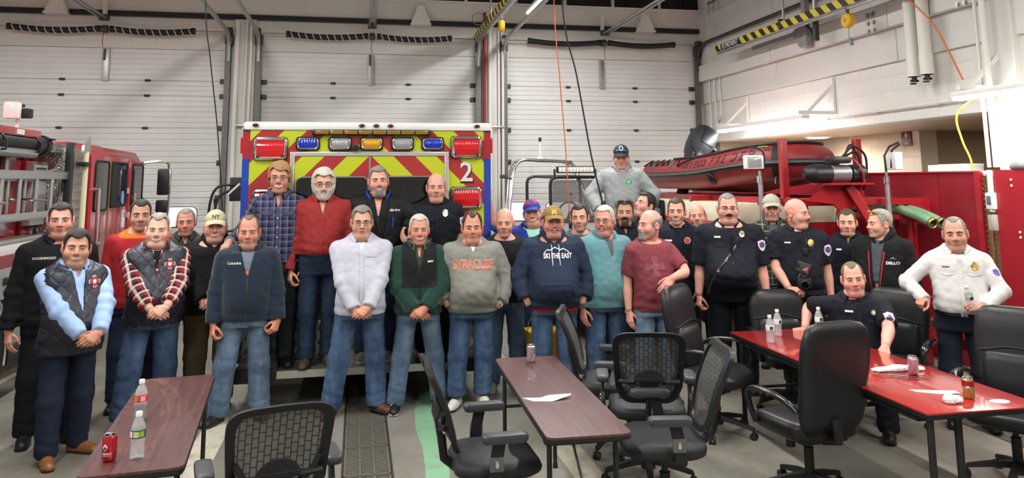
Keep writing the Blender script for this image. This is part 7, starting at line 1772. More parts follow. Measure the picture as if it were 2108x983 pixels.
CL = dict(w=(-.030, -.245, .545), pole=(-1, .10, -.35), hd=(.86, -.12, -.42), hn=(.1, -1, .25), curl=.55); CRR = dict(w=(.040, -.235, .555), pole=(1, .10, -.35), hd=(-.80, -.20, -.45), hn=(-.1, -1, .25), curl=.6)
def clasp(z=.545, gap=.055, x=0):
    a, b = dict(CL), dict(CRR); a['w'] = (-.055+x, None, z); b['w'] = (.060+x, None, z+.012); a['gap'] = gap; b['gap'] = gap+.022; return a, b
def down(sd, x=.245, y=-.03, z=.475, **k): d = dict(w=(sd*x, y, z), pole=(sd*.3, 1, 0), hn=(sd, -.45, .1), hd=(sd*.02, -.25, -1), curl=.45); d.update(k); return d
def pocketed(sd, x=.20, y=-.06, z=.525): return dict(w=(sd*x, y, z), pole=(sd*1, .6, 0), hand=0)
def build(sp, hd, outfit):
    s = Person(sp); s.make_body(hd); outfit(s); return s
def shirt(s, m, name='shirt', **g):
    g.setdefault('off', .014); g.setdefault('fold', .006); return s.make_top(g, name, m)
def legs(s, m, shoe=(SHB, SOLEB), laces=None, **g): s.make_pants(g, m); s.make_shoes(*shoe, laces=laces)

# 1 --------------------------------------------------------------
def o1(s):
    shirt(s, NAVYD, 'undershirt', open='crew', off=.006, sleeve='none', armhole=False, hem=.70, nz=.006); g = dict(open='v', vb=.76, vw=.055, off=.020, hem=.49, fold=.007); s.make_top(g, 'jacket', BLK); collar_shirt(s, BLK, r0=.072); name_tag(s, -.10, .725, 'ROCKWOOD'); zipper(s, .50, .755); legs(s, NAVYD)
build(dict(H=1.895, hs=1.10, loc=(-2.43, 7.12, 0), rz=.42, w=1.12, seed=1, head=(-6, 0, 0), armL=down(-1, .27, -.02, .46, hand=1), armR=down(1), label='man in black jacket with name tag beside the fire engine', footL=(-.14, 0, -10), footR=(.13, 0, 10)),
      dict(skin=SKB, hm=HDK, hair='crew', fat=.55, smile=.15, jaw=.6, beard=[], browm=HBR, shadow=.4, red=1.0, eye=.7), o1)
# 2
def o2(s):
    shirt(s, SKYB, open='v', vb=.78, vw=.04, off=.012, fold=.007, sw=1.08); collar_shirt(s, SKYB); g = dict(open='v', vb=.64, vw=.055, off=.028, hem=.46, sleeve='none', fold=.005); s.make_top(g, 'vest', QUILT); collar_stand(s, QUILT, hgt=.03, gap=.65, r0=.078, thick=.012); emblem(s, .105, .725); text_on(s, 'OSWEGO', .105, .685, .014, REDP_); zipper(s, .47, .635); legs(s, cloth('navy_slacks', '#1c2436', .8), (SHT, mat('sole_tan', '#4a3018', .6)))
cl, cr = clasp(.555, .085, .03)
build(dict(H=1.70, loc=(-2.14, 6.64, 0), rz=.62, w=1.14, belly=.055, seed=2, head=(-16, 2, 3), armL=cl, armR=cr, label='man in black quilted vest over light blue shirt at far left front', footL=(-.12, -.06, -8), footR=(.14, .10, 30)),
      dict(skin=SKC, hm=HDK, hair='side', fat=.75, smile=.45, part=-1, eye=.45, line=.066, recede=.02), o2)
# 3
def o3(s):
    shirt(s, ORANGE, 'undershirt', off=.008, sleeve='none', armhole=False, hem=.72, nz=.012); shirt(s, REDSW, 'sweatshirt', open='crew', off=.020, hem=.48, nz=-.008); legs(s, JEB)
build(dict(H=1.90, loc=(-2.02, 7.95, 0), rz=.22, w=1.08, seed=3, lod=1.3, head=(4, 0, 0), armL=down(-1), armR=down(1), label='man in red sweatshirt with orange collar behind the plaid-sleeved man'),
      dict(skin=SKC, hm=HBK, hair='short', fat=.2, smile=.1, line=.068, recede=.02, shadow=.5, nose=1.15, hairlen=.006), o3)
# 4
def o4(s):
    shirt(s, NAVYD, 'undershirt', off=.006, sleeve='none', armhole=False, hem=.70, nz=.004); shirt(s, PLR, open='v', vb=.74, vw=.045, off=.014, sw=1.12, fold=.007, cuff=.045); collar_shirt(s, PLR); g = dict(open='v', vb=.70, vw=.048, off=.030, hem=.475, sleeve='none', fold=.005); s.make_top(g, 'vest', QUILT); collar_stand(s, QUILT, hgt=.04, gap=.55, r0=.080, thick=.012); emblem(s, .10, .715); text_on(s, 'OSWEGO', .10, .678, .015, REDP_); zipper(s, .485, .695); legs(s, JEA, (SHB, SOLEB), flare=.012, lw=1.06)
cl, cr = clasp(.565, .088, .01)
build(dict(H=1.785, loc=(-1.735, 7.42, 0), rz=.30, w=1.16, belly=.055, seed=4, head=(-8, 0, 2), armL=cl, armR=cr, label='man in dark quilted vest with red plaid sleeves and jeans', footL=(-.20, -.02, -25), footR=(.12, .03, 12)),
      dict(skin=SKD, hm=HLG, hair='crew', fat=.95, smile=.62, line=.080, recede=.02, browm=BROWL, iris=IRISB, shadow=.1, red=1), o4)
# 5
def o5(s):
    shirt(s, OLIVE, 'jacket', open='v', vb=.79, vw=.05, off=.018, hem=.48); collar_shirt(s, OLIVE, r0=.070); legs(s, JEB)
build(dict(H=1.79, loc=(-1.75, 8.65, 0), rz=.2, w=1.0, seed=5, lod=1.4, head=(-4, 0, -3), label='man in dark olive jacket standing before the lit door window'),
      dict(skin=SKE, hm=HGR, hair='buzz', fat=-.1, smile=.3, line=.076, recede=.016, shadow=.55, eye=.55, browm=HBR), o5)
# 6
def o6(s):
    shirt(s, BLKH, 'hoodie', open='crew', off=.022, hem=.475, fold=.007, nz=-.004, sw=1.1); hood(s, BLKH, 1.1); legs(s, KHAKI, (mat('shoe_grey', '#4a4a48', .6), SOLEW), lw=1.1)
cl, cr = clasp(.56, .070, -.02)
v1, f1 = text_mesh('NY', .042, bold=.03)
build(dict(H=1.785, loc=(-1.325, 7.86, 0), rz=.16, w=1.20, belly=.05, seed=6, head=(0, 0, 0), armL=cl, armR=cr, label='man in black hoodie with cream baseball cap', footL=(-.13, 0, -10), footR=(.13, -.02, 14)),
      dict(skin=SKB, hm=HDK, hair='short', fat=1.1, smile=.5, eye=.5, red=1.1, cap=dict(m=mat('cap_cream', '#c2ba96', .8), badge=[(v1, f1, BLACKP, 1.0, .004)])), o6)
# 7
def o7(s):
    shirt(s, STEELT, 'undershirt', off=.007, sleeve='none', armhole=False, hem=.62, nz=.004); P = [(-.04, -.03), (.05, -.03), (.05, .03), (-.04, .03)]; s.decal('tee_print', P, fan(P), (.0, 0, .715), ORP, off=.003, sub=.02)
    g = dict(open='v', vb=.70, vw=.075, off=.024, hem=.485, fold=.006, sw=1.08); s.make_top(g, 'fleece_jacket', FLEECE); collar_stand(s, FLEECE, hgt=.055, gap=.60, r0=.080, flare=.016, thick=.014); text_on(s, 'Columbia', -.115, .725, .030, WHITE, bold=.01); zipper(s, .49, .695); legs(s, JED, (SHB, SOLEB), WHITE, flare=.012, lw=1.05)
build(dict(H=1.755, loc=(-.955, 7.38, 0), rz=.13, w=1.10, belly=.02, seed=7, head=(-4, -2, 0), armL=down(-1, .262, -.08, .455, curl=.9), armR=down(1, .262, -.09, .475, curl=1.0, hn=(.7, -.7, .2), hd=(-.35, -.35, -.85)), label='man in navy fleece jacket and faded jeans, arms at his sides', footL=(-.20, -.05, -32), footR=(.14, .02, 8)),
      dict(skin=SKE, hm=HLB, hair='thin', fat=.55, smile=.1, line=.098, recede=.03, eye=.5, red=1), o7)
# 8
def o8(s):
    shirt(s, PLN, open='v', vb=.76, vw=.04, off=.014, hem=.50, fold=.007); collar_shirt(s, PLN); placket(s, .52, .755, PLN, 5)
    for x in (-.095, .095): pocket(s, x, .70, .11, PLN)
    q = MB(); q.tube([s.neck+np.array([.066*math.sin(a), -.075*math.cos(a)-.0, -.012-.035*max(0, math.cos(a))]) for a in np.linspace(-1.5, 1.5, 21)], .004, 6); q.build('necklace', mat('bead_brown', '#8a6a4c', .5), s.root); legs(s, denim('denim_black', '#1d2026', '#33373d'), (SHB, SOLEB))
build(dict(H=1.885, hs=1.20, loc=(-.74, 7.76, .36), rz=.06, w=1.0, seed=8, head=(-2, 2, 0), armL=dict(w=(-.385, -.225, .615), pole=(-.35, .7, -1), hd=(-.35, -.75, -.45), hn=(-.1, -.5, .85), curl=.5), armR=down(1), label='tall blond man in dark plaid shirt standing on the ambulance step', footL=(-.10, .0, -10), footR=(.10, -.02, 12)),
      dict(skin=SKE, hm=HBL, hair='mop', fat=-.15, smile=.95, eye=.55, glasses=FRM, line=.066, part=1, hs=1, red=1), o8)
# 9
def o9(s):
    shirt(s, RSHIRT, open='v', vb=.75, vw=.045, off=.018, hem=.555, fold=.008, sw=1.14); collar_shirt(s, RSHIRT); placket(s, .57, .745, RSHIRT, 4, but=REDP_); legs(s, JEB, (SHS, SOLEB), rise=.58); belt(s, BLACKP, .560)
build(dict(H=1.82, hs=1.20, loc=(-.325, 7.74, .36), rz=.02, w=1.10, belly=.02, seed=9, head=(3, 0, 0), armL=down(-1, .262, -.05, .475, curl=.7), armR=down(1), label='white-haired bearded man in red shirt standing on the ambulance step', footL=(-.12, -.12, -8), footR=(.08, .0, 8)),
      dict(skin=SKA, hm=HWH, hair='long', fat=.1, smile=.5, glasses=FRD, line=.064, beard=[('full', HWH), ('mustache', HWH)], browm=BROWG, hairlen=.017), o9)
# 10
def o10(s):
    shirt(s, WHT, 'undershirt', off=.007, sleeve='none', armhole=False, hem=.70, nz=.006); shirt(s, WSHIRT, open='v', vb=.785, vw=.06, off=.017, hem=.475, fold=.006, sw=1.05); collar_shirt(s, WSHIRT, spread=.05); placket(s, .49, .775, WSHIRT, 6); pocket(s, .085, .715, .10, WSHIRT, h=.02); legs(s, JEA, (SHBR, SOLEB), lw=1.02, flare=.008)
cl, cr = clasp(.515, .060, .0)
build(dict(H=1.825, loc=(.045, 7.34, 0), rz=.03, w=1.13, belly=.035, seed=10, head=(0, 0, 0), armL=cl, armR=cr, label='man in pale button shirt and jeans in front of the ambulance step', footL=(-.24, -.03, -12), footR=(.16, .0, 40)),
      dict(skin=SKA, hm=HGR, hair='spiky', fat=.45, smile=.35, glasses=FRM, line=.076, recede=.016, browm=HBR, open=.0), o10)
# 11
def o11(s):
    shirt(s, BLKT, 'polo', open='v', vb=.72, vw=.05, off=.009, hem=.50, sleeve='none', armhole=False); collar_shirt(s, BLKT, r0=.062); g = dict(open='v', vb=.46, vw=.12, off=.026, hem=.49, fold=.008, sw=1.15); s.make_top(g, 'jacket', JBLK); collar_stand(s, BLUECL, hgt=.06, gap=.75, r0=.080, flare=.02, thick=.012, drop=.09); text_on(s, 'ski-doo', .155, .725, .034, WHITE, bold=.025)
    P = [(-.006, -.05), (.006, -.05), (.006, .05), (-.006, .05)]; s.decal('blue_zip', P, fan(P), (.135, 0, .66), BLUECL, off=.005, sub=.02); fy = -.158; q = MB(); q.tube([(-.004, fy, 1.345), (-.012, fy-.012, 1.30), (.008, fy-.018, 1.27), (.014, fy-.022, 1.20)], .005, 6); q.build('hanging_glasses', FRD, s.root); legs(s, JEB, (mat('shoe_lightgrey', '#77756f', .6), SOLEW))
build(dict(H=1.84, loc=(.20, 7.78, .36), rz=.02, w=1.10, seed=11, head=(2, 2, -2), armL=down(-1), armR=dict(w=(.285, -.25, .655), pole=(1, .6, -.2), hd=(.25, -.6, -.55), hn=(.1, -.4, .9), curl=.55, ts=-1), label='grinning man in black jacket with blue collar on the ambulance step', footL=(-.12, -.02, -8), footR=(.10, .0, 8)),
      dict(skin=SKB, hm=HGR, hair='crew', fat=.35, smile=.95, eye=.5, beard=[('goatee', HGR)], shadow=.5, line=.074, browm=HBR, red=1), o11)
# 12
def o12(s):
    shirt(s, OLIVE, 'undershirt', open='v', vb=.76, vw=.035, off=.008, sleeve='none', armhole=False, hem=.60); collar_shirt(s, mat('shirt_sage', '#77775f', .8), r0=.062)
    def zone(s, C, oa): return np.where((C[:, 2] > .625*s.H) & (np.abs(C[:, 0]) < .160) & ((C[:, 1] > -.19) | ~oa), 1, 0)
    g = dict(open='v', vb=.69, vw=.060, off=.026, hem=.485, fold=.006, sw=1.08, zone=zone); s.make_top(g, 'fleece_jacket', [GREENF, BLKF]); collar_stand(s, GREENF, hgt=.06, gap=.60, r0=.078, flare=.02, thick=.014); zipper(s, .49, .685, BLACKP); P = [(-.026, -.010), (.026, -.006), (.026, .010), (-.026, .008)]; s.decal('logo_patch', P, fan(P), (.10, 0, .715), mat('patch_cream', '#c9b98c', .6), off=.005); legs(s, JED, (SHB, SOLEW), WHITE, flare=.008)
cl, cr = clasp(.52, .070, .0)
build(dict(H=1.74, loc=(.575, 7.36, 0), rz=-.02, w=1.02, seed=12, head=(0, 2, 0), armL=cl, armR=cr, label='grey-haired man in green and black fleece jacket', footL=(-.20, -.05, -8), footR=(.20, .04, 40)),
      dict(skin=SKE, hm=HWH, hair='short', fat=.05, smile=.6, line=.074, recede=.016, browm=BROWG, shadow=.35, red=1), o12)
# 13
def uniform(s, short=True, m=NAVY, **k):
    g = dict(open='v', vb=.80, vw=.04, off=.015, hem=.50, fold=.007, sleeve='short' if short else 'long', sw=1.08, slen=.70); g.update(k); shirt(s, NAVYD, 'undershirt', off=.006, sleeve='none', armhole=False, hem=.72, nz=.008); s.make_top(g, 'uniform_shirt', m); collar_shirt(s, m); placket(s, .55, .79, m, 5, but=DARKST)
    for x in (-.10, .10): pocket(s, x, .695, .115, m)
def o13(s):
    uniform(s, hem=.53); badge(s, .085, .735, SILV, .055); sleeve_patch(s, 1, .36, .085)
    for sd in (-1, 1): q = MB(); q.ball(s.neck+np.array([sd*.055, -.088, -.03]), (.006, .004, .006), 8); q.build('collar_pin', REDP_, s.root)
    legs(s, NAVYD, (SHB, SOLEB))
build(dict(H=1.77, loc=(.775, 7.78, .36), rz=-.05, w=1.12, seed=13, head=(-2, 0, 0), armL=dict(w=(-.17, -.30, .60), pole=(-1, .6, -.2), hd=(-.4, -.7, -.4), hn=(-.2, -.5, .8), curl=.5), armR=down(1), label='officer in navy uniform shirt standing on the ambulance step', footL=(-.12, 0, -6), footR=(.12, .0, 8)),
      dict(skin=SKB, hm=HLB, hair='horseshoe', fat=.5, smile=.05, shadow=.35, red=1, eye=.6), o13)
# 14
def o14(s):
    shirt(s, WHT, 'undershirt', off=.008, sleeve='none', armhole=False, hem=.72, nz=.004); g = dict(open='v', vb=.79, vw=.05, off=.024, hem=.485, fold=.009, sw=1.18, cuff=.05); s.make_top(g, 'pullover', GREYP); collar_stand(s, GREYP, hgt=.012, gap=.5, r0=.076, thick=.012, zo=-.012); text_on(s, 'SYRACUSE', -.005, .686, .112, WHITE, bold=.034, off=.003, sx=.70); text_on(s, 'SYRACUSE', -.005, .686, .112, ORP, bold=.016, off=.006, sx=.70); legs(s, JEA, (SHW, SHB), NEON, flare=.004, hemdrop=-.015)
    q = MB(); a, e, wv, _ = s.arm[1]; d = (wv-e)/np.linalg.norm(wv-e); q.tube([wv-d*.02+.034*np.array([math.cos(t), .4*math.sin(t), .9*math.sin(t)]) for t in np.linspace(0, 2*PI, 16, endpoint=False)], .007, 6, closed=True); q.lathe([(0, .008), (.018, .006), (.019, 0)], wv-d*.02+np.array([.012, -.036, .01]), 16, axis=(.2, -1, .1)); q.build('wrist_watch', SILV, s.root)
build(dict(H=1.755, loc=(1.075, 7.34, 0), rz=-.06, w=1.16, belly=.06, seed=14, head=(-2, 0, 0), armL=pocketed(-1, .215, -.10, .525), armR=pocketed(1, .215, -.12, .515), label='man in grey pullover with orange lettering and neon-laced sneakers', footL=(-.15, -.04, -22), footR=(.10, .02, 10)),
      dict(skin=SKE, hm=HBR, hair='spiky', fat=.7, smile=.3, line=.090, recede=.03, eye=.5, shadow=.2, red=1), o14)
# 15
def o15(s):
    shirt(s, BLKT, 'tshirt', open='crew', off=.014, hem=.48, sleeve='short', nz=-.006, slen=.75); P = [(-.05, .0), (-.01, .01), (.05, .012), (.0, -.002)]; s.decal('tee_print', P, fan(P), (-.06, 0, .745), WHITE); P = [(-.04, -.03), (.02, -.005), (.03, .01), (-.02, -.01)]; s.decal('tee_print', P, fan(P), (-.04, 0, .715), WHITE); legs(s, JED, (mat('shoe_offwhite', '#a8a49a', .6), SOLEW))
build(dict(H=1.77, loc=(1.475, 7.80, 0), rz=-.08, w=1.04, seed=15, head=(-10, -3, 0), armL=down(-1, .25, .02, .48), armR=pocketed(1, .215, -.08, .52), label='bald man in black t-shirt between the pullover man and hoodie man'),
      dict(skin=SKB, hm=HLB, hair='bald', fat=.1, smile=.1, shadow=.2, browm=BROWL, eye=.5, red=.9), o15)
# 16
def o16(s):
    shirt(s, MINT, 'tshirt', open='crew', off=.010, sleeve='none', armhole=False, hem=.5); g = dict(open='v', vb=.64, vw=.10, off=.024, hem=.49, fold=.007, sw=1.1); s.make_top(g, 'jacket', BLUEJ); collar_stand(s, BLUEJ, hgt=.05, gap=.75, r0=.082, flare=.02, thick=.012); legs(s, JEB)
build(dict(H=1.83, loc=(1.98, 8.55, 0), rz=-.15, w=1.15, seed=16, lod=1.3, lean=(-.06, 0), head=(-6, 3, -8), armL=dict(w=(-.475, -.10, 1.01), pole=(-.6, .6, -1), hd=(-.15, .05, 1), hn=(-.3, -1, .1), curl=1.25), armR=down(1), label='man in blue jacket and blue-red cap with one arm raised'),
      dict(skin=SKB, hm=HLB, hair='short', fat=.9, smile=.8, eye=.45, red=1, cap=dict(m=[mat('cap_blue', '#2a3a9c', .7), mat('cap_red', '#b8303c', .7)], brim=mat('cap_blue_brim', '#26378f', .7), zone=lambda C: ((C[:, 2] > .085) & (np.sin(C[:, 0]*60+C[:, 1]*40) > -.2)).astype(int))), o16)
# 17
def o17(s):
    shirt(s, REDCL, 'undershirt', off=.012, sleeve='none', armhole=False, hem=.468, nz=-.05); g = dict(open='crew', off=.024, hem=.49, fold=.008, nz=-.004, sw=1.18, cuff=.06); s.make_top(g, 'hoodie', NAVYH); hood(s, NAVYH, 1.05, WHITE); text_on(s, 'SKI THE EAST', .02, .708, .062, WHITE, bold=.03, sx=.72)
    M_ = [(-.15, -.012), (-.11, .022), (-.085, .012), (-.03, .045), (.03, .018), (.065, .032), (.13, -.008)]; v = M_+[(x, y-.010) for x, y in M_]; f = [(i, i+7, i+8, i+1) for i in range(6)]; s.decal('mountain_print', v, f, (.02, 0, .732), WHITE, sub=.03, sc=.85)
    P = [(-.13, .06), (-.16, -.07), (.16, -.07), (.13, .06)]; v = P+[(x*.96, y*.92) for x, y in P]; s.decal('kangaroo_pocket', v, [(i, 4+i, 4+(i+1) % 4, (i+1) % 4) for i in range(4)], (0, 0, .585), cloth('navy_seam', '#222c42', .9), sub=.03); legs(s, JEA, (SHB, SOLEB), lw=1.05)
v2, f2 = text_mesh('M', .05, bold=.03)
build(dict(H=1.80, loc=(1.835, 7.22, 0), rz=-.12, w=1.16, belly=.075, seed=17, head=(0, 3, 0), armL=pocketed(-1, .225, -.10, .51), armR=pocketed(1, .225, -.10, .51), label='laughing man in navy hoodie with white mountain print and tan cap'),
      dict(skin=SKE, hm=HBR, hair='short', fat=.7, smile=.9, open=.007, eye=.3, shadow=.4, red=1, cap=dict(m=mat('cap_tan', '#8c7040', .8), badge=[(v2, f2, mat('cap_gold_print', '#d8b23a', .6), 1.2, .004)])), o17)
# 18
def o18(s): shirt(s, GREYT, 'tshirt', open='crew', off=.013, hem=.48, sleeve='short', nz=-.004); legs(s, JEB)
build(dict(H=1.80, loc=(2.30, 7.90, 0), rz=-.25, w=.96, seed=18, lod=1.25, head=(-8, 2, -3), label='dark-haired man in grey t-shirt with closed eyes'),
      dict(skin=SKA, hm=HDK, hair='buzz', fat=-.2, smile=.1, eye=.12, shadow=.75, line=.070, hairlen=.006), o18)
# 19
def o19(s):
    shirt(s, GREYT, 'undershirt', off=.008, sleeve='none', armhole=False, hem=.68, nz=.004); g = dict(open='v', vb=.72, vw=.055, off=.024, hem=.475, fold=.007, sw=1.12); s.make_top(g, 'fleece_pullover', TEAL); collar_stand(s, TEAL, hgt=.055, gap=.6, r0=.078, flare=.016, thick=.014); legs(s, JEA, (SHB, SOLEB))
build(dict(H=1.80, loc=(2.36, 7.26, 0), rz=.15, w=1.12, belly=.035, seed=19, head=(-42, 3, 0), armL=down(-1), armR=down(1, .20, -.20, .485, curl=1.0, pole=(1, .6, 0), hd=(-.4, -.4, -.8), hn=(.5, -.8, .1)), label='white-haired man in teal fleece laughing to his right'),
      dict(skin=SKE, hm=HWH, hair='short', fat=.55, smile=1.0, open=.006, glasses=FRM, browm=BROWG, line=.074, eye=.45, red=1.2), o19)
# 20
def o20(s): shirt(s, NAVY, open='v', vb=.79, vw=.04, off=.014, hem=.48); collar_shirt(s, NAVY); legs(s, NAVYD)
def p20():
    s = build(dict(H=1.84, loc=(2.91, 8.20, 0), rz=-.3, w=1.05, seed=20, lod=1.3, head=(-4, 0, 0), label='man with goatee and sunglasses pushed up on dark hair'),
      dict(skin=SKC, hm=HSP, hair='side', fat=.3, smile=.0, eye=.15, beard=[('goatee', HBR), ('mustache', HDK)], shadow=.5, nose=1.1), o20)
    q = MB()
    for sd in (-1, 1): q.ball((sd*.034, -.082, .105), (.030, .014, .014), 10); q.tube([(sd*.06, -.07, .10), (sd*.088, -.02, .085), (sd*.09, .03, .04)], .003, 5)
    q.v = [tuple(v) for v in s.X(np.array(q.v))]; q.build('sunglasses', mat('sunglass', '#3a3630', .15, coat=.6), s.root)
p20()
# 21
def p21():
    def o(s):
        g = dict(open='crew', off=.022, hem=.49, fold=.007, nz=-.004, sw=1.12); s.make_top(g, 'hoodie', GREYH); hood(s, GREYH, 1.1); emblem(s, .075, .70, .085, GRP, cloth('grey_print', '#a9b0ad', .8)); legs(s, JEB)
    s = build(dict(H=1.80, loc=(3.27, 9.30, .68), rz=-.30, w=1.14, belly=.03, seed=21, head=(-2, -10, 0), armL=dict(w=(-.27, -.20, .56), pole=(-1, .6, 0), curl=.9), armR=dict(w=(.27, -.20, .56), pole=(1, .6, 0), curl=.9), label='man in grey hoodie and black cap standing raised behind the group'),
      dict(skin=SKB, hm=HBR, hair='short', fat=.5, smile=.1, eye=.15, shadow=.3, cap=dict(m=mat('cap_black', '#20242c', .7), badge=[(circ(16, .5), fan(circ(16, .5)), WHITE, .045, .026)])), o)
    q = MB()
    for sd in (-1, 1): q.ball((sd*.032, -.103, .082), (.028, .010, .011), 10)
    q.tube([(-.058, -.090, .082), (-.090, -.03, .074)], .003, 5); q.tube([(.058, -.090, .082), (.090, -.03, .074)], .003, 5); q.v = [tuple(v) for v in s.X(np.array(q.v))]; q.build('sunglasses', mat('sunglass_blue', '#2a7a9c', .12, .4, coat=.6), s.root)
    e = empty('step_box', (3.27, 9.32, 0), -.1, 'dark steel deck box the grey-hooded man stands on', 'deck box'); MB().b2((-.40, -.32, .0), (.40, .32, .66), bev=.01).build('box_body', DARKST, e); MB().b2((-.42, -.34, .655), (.42, .34, .68)).build('deck', DPLATE, e)
p21()
# 22
def o22(s): shirt(s, JBLK, 'jacket', open='v', vb=.79, vw=.04, off=.020, hem=.48); collar_stand(s, JBLK, hgt=.03, gap=.5, r0=.076); legs(s, JEB)
build(dict(H=1.90, loc=(3.30, 8.60, 0), rz=-.5, w=1.1, seed=22, lod=1.35, head=(-40, 22, 6), label='dark-haired man in black jacket gazing up to the left'),
      dict(skin=SKB, hm=HDK, hair='side', fat=.4, smile=.35, eye=.4, red=1), o22)
# 23
def o23(s):
    g = dict(open='crew', off=.014, hem=.475, sleeve='short', nz=-.004, slen=.78, fold=.007); s.make_top(g, 'tshirt', MAROON_T); emblem(s, -.06, .665, .15, cloth('maroon_print', '#8d4f55', .85), cloth('maroon_print2', '#955a60', .85)); legs(s, JEC, (SHB, SOLEB))
build(dict(H=1.765, loc=(2.75, 7.00, 0), rz=.10, w=1.04, belly=.02, seed=23, lean=(-.04, 0), head=(-80, 4, 0), armL=down(-1, .24, .05, .48), armR=dict(w=(.02, -.34, .665), pole=(1, .35, -.1), hd=(-.75, -.15, -.65), hn=(-.1, -.9, .45), curl=.35), label='bald man in maroon t-shirt leaning on a leather chair'),
      dict(skin=SKB, hm=HGR, hair='horseshoe', fat=.2, smile=.5, beard=[('goatee', HLG)], browm=BROWG, shadow=.7, red=1, open=.004), o23)
# 24
def o24(s):
    shirt(s, NAVYD, 'undershirt', off=.006, sleeve='none', armhole=False, hem=.72, nz=.010); g = dict(open='v', vb=.76, vw=.04, off=.018, hem=.49, fold=.007); s.make_top(g, 'uniform_jacket', NAVY); collar_stand(s, NAVY, hgt=.045, gap=.5, r0=.074, thick=.008); P = circ(18, .5); p = s.decal('round_patch', P, fan(P), (.095, 0, .715), WHITE, sc=.066, sub=.03); s.decal('patch_field', P, fan(P), (.095, 0, .715), REDP_, sc=.058, off=.0045, parent=p, sub=.03); name_tag(s, -.095, .715, None); sleeve_patch(s, 1, .28, .085, .6); legs(s, NAVYD)
build(dict(H=1.85, loc=(3.41, 7.95, 0), rz=-.38, w=1.08, seed=24, head=(-6, 0, 0), armL=down(-1), armR=down(1, .19, -.22, .50, pole=(1, .7, 0)), label='smiling officer in navy uniform jacket with round red patch'),
      dict(skin=SKA, hm=HBR, hair='buzz', fat=.05, smile=.5, line=.072, shadow=.5, hairlen=.006), o24)
# 25
def o25(s): shirt(s, NAVY, open='v', vb=.80, vw=.04, off=.014, hem=.48); collar_shirt(s, NAVY); legs(s, NAVYD)
build(dict(H=1.76, loc=(3.93, 8.55, 0), rz=-.4, w=1.1, seed=25, lod=1.4, head=(-6, 4, -6), label='round-faced bald man peering between two officers'),
      dict(skin=SKB, hm=HLB, hair='horseshoe', fat=.8, smile=.1, eye=.4, red=1.3, browm=BROWL), o25)
# 26
def p26():
    def o(s):
        uniform(s, hem=.525, sw=1.25, slen=.95); badge(s, .105, .750, SILV, .05); name_tag(s, -.115, .735, None, w=.06); sleeve_patch(s, 1, .32, .09, .5); g = s.last
        q = MB(); P = [(.06, -.22, .75*s.H), (.02, -.24, .72*s.H), (-.06, -.27, .67*s.H), (-.14, -.28, .62*s.H), (-.20, -.25, .56*s.H), (-.235, -.18, .50*s.H)]; pts = np.array(P); T_ = np.arange(-.5, .1, .008); Pt = pts[:, None, :]*np.array([1, 0, 1])+T_[None, :, None]*np.array([0, 1., 0]); D = s.top_sdf([Pt[..., i].ravel().astype(np.float32) for i in range(3)], g).reshape(Pt.shape[:2]); hit = (D < 0).argmax(1); pts[:, 1] = T_[hit]-.006
        pts[-1, 1] = pts[-2, 1]+.05; q.tube(smoothpath(list(pts), 5), .011, 8); st = q.build('radio_strap', mat('radio_leather', '#2c2c2c', .3, coat=.3), s.root)
        q = MB(); q.rbox(pts[0]+[0, -.012, .02], (.055, .03, .085), .01, rot=rotm('Y', .5)); q.build('radio_microphone', BLACKP, s.root)
        for t in (2, 3): MB().ball(pts[t]+[0, -.012, 0], (.014, .005, .014), 8).build('strap_buckle', SILV, st)
        legs(s, NAVYD, lw=1.1)
    build(dict(H=1.905, loc=(3.66, 7.25, 0), rz=-.40, w=1.27, belly=.09, seed=26, head=(2, 0, 0), armL=down(-1, .26, -.06, .47, curl=.8), armR=down(1, .27, -.06, .465, curl=.6), label='large officer in navy uniform with glasses and shoulder microphone'),
      dict(skin=SKB, hm=HGR, hair='buzz', fat=.95, smile=-.2, glasses=FRM, line=.078, beard=[('mustache', HBR)], browm=HBR, shadow=.3, eye=.45, red=1), o)
p26()
# 27
def o27(s): shirt(s, DGT, 'undershirt', off=.008, sleeve='none', armhole=False, hem=.6, nz=.004); shirt(s, PLG, open='v', vb=.62, vw=.06, off=.016, hem=.47); collar_shirt(s, PLG); legs(s, JED)
build(dict(H=1.865, loc=(4.60, 8.05, 0), rz=-.45, w=1.05, seed=27, head=(0, 0, 0), label='man in green plaid shirt and pale cap with white moustache'),
      dict(skin=SKE, hm=HWH, hair='short', fat=.0, smile=.0, open=.003, beard=[('mustache', HWH)], browm=BROWG, eye=.5, red=1.1, cap=dict(m=mat('cap_stone', '#a9a998', .8))), o27)
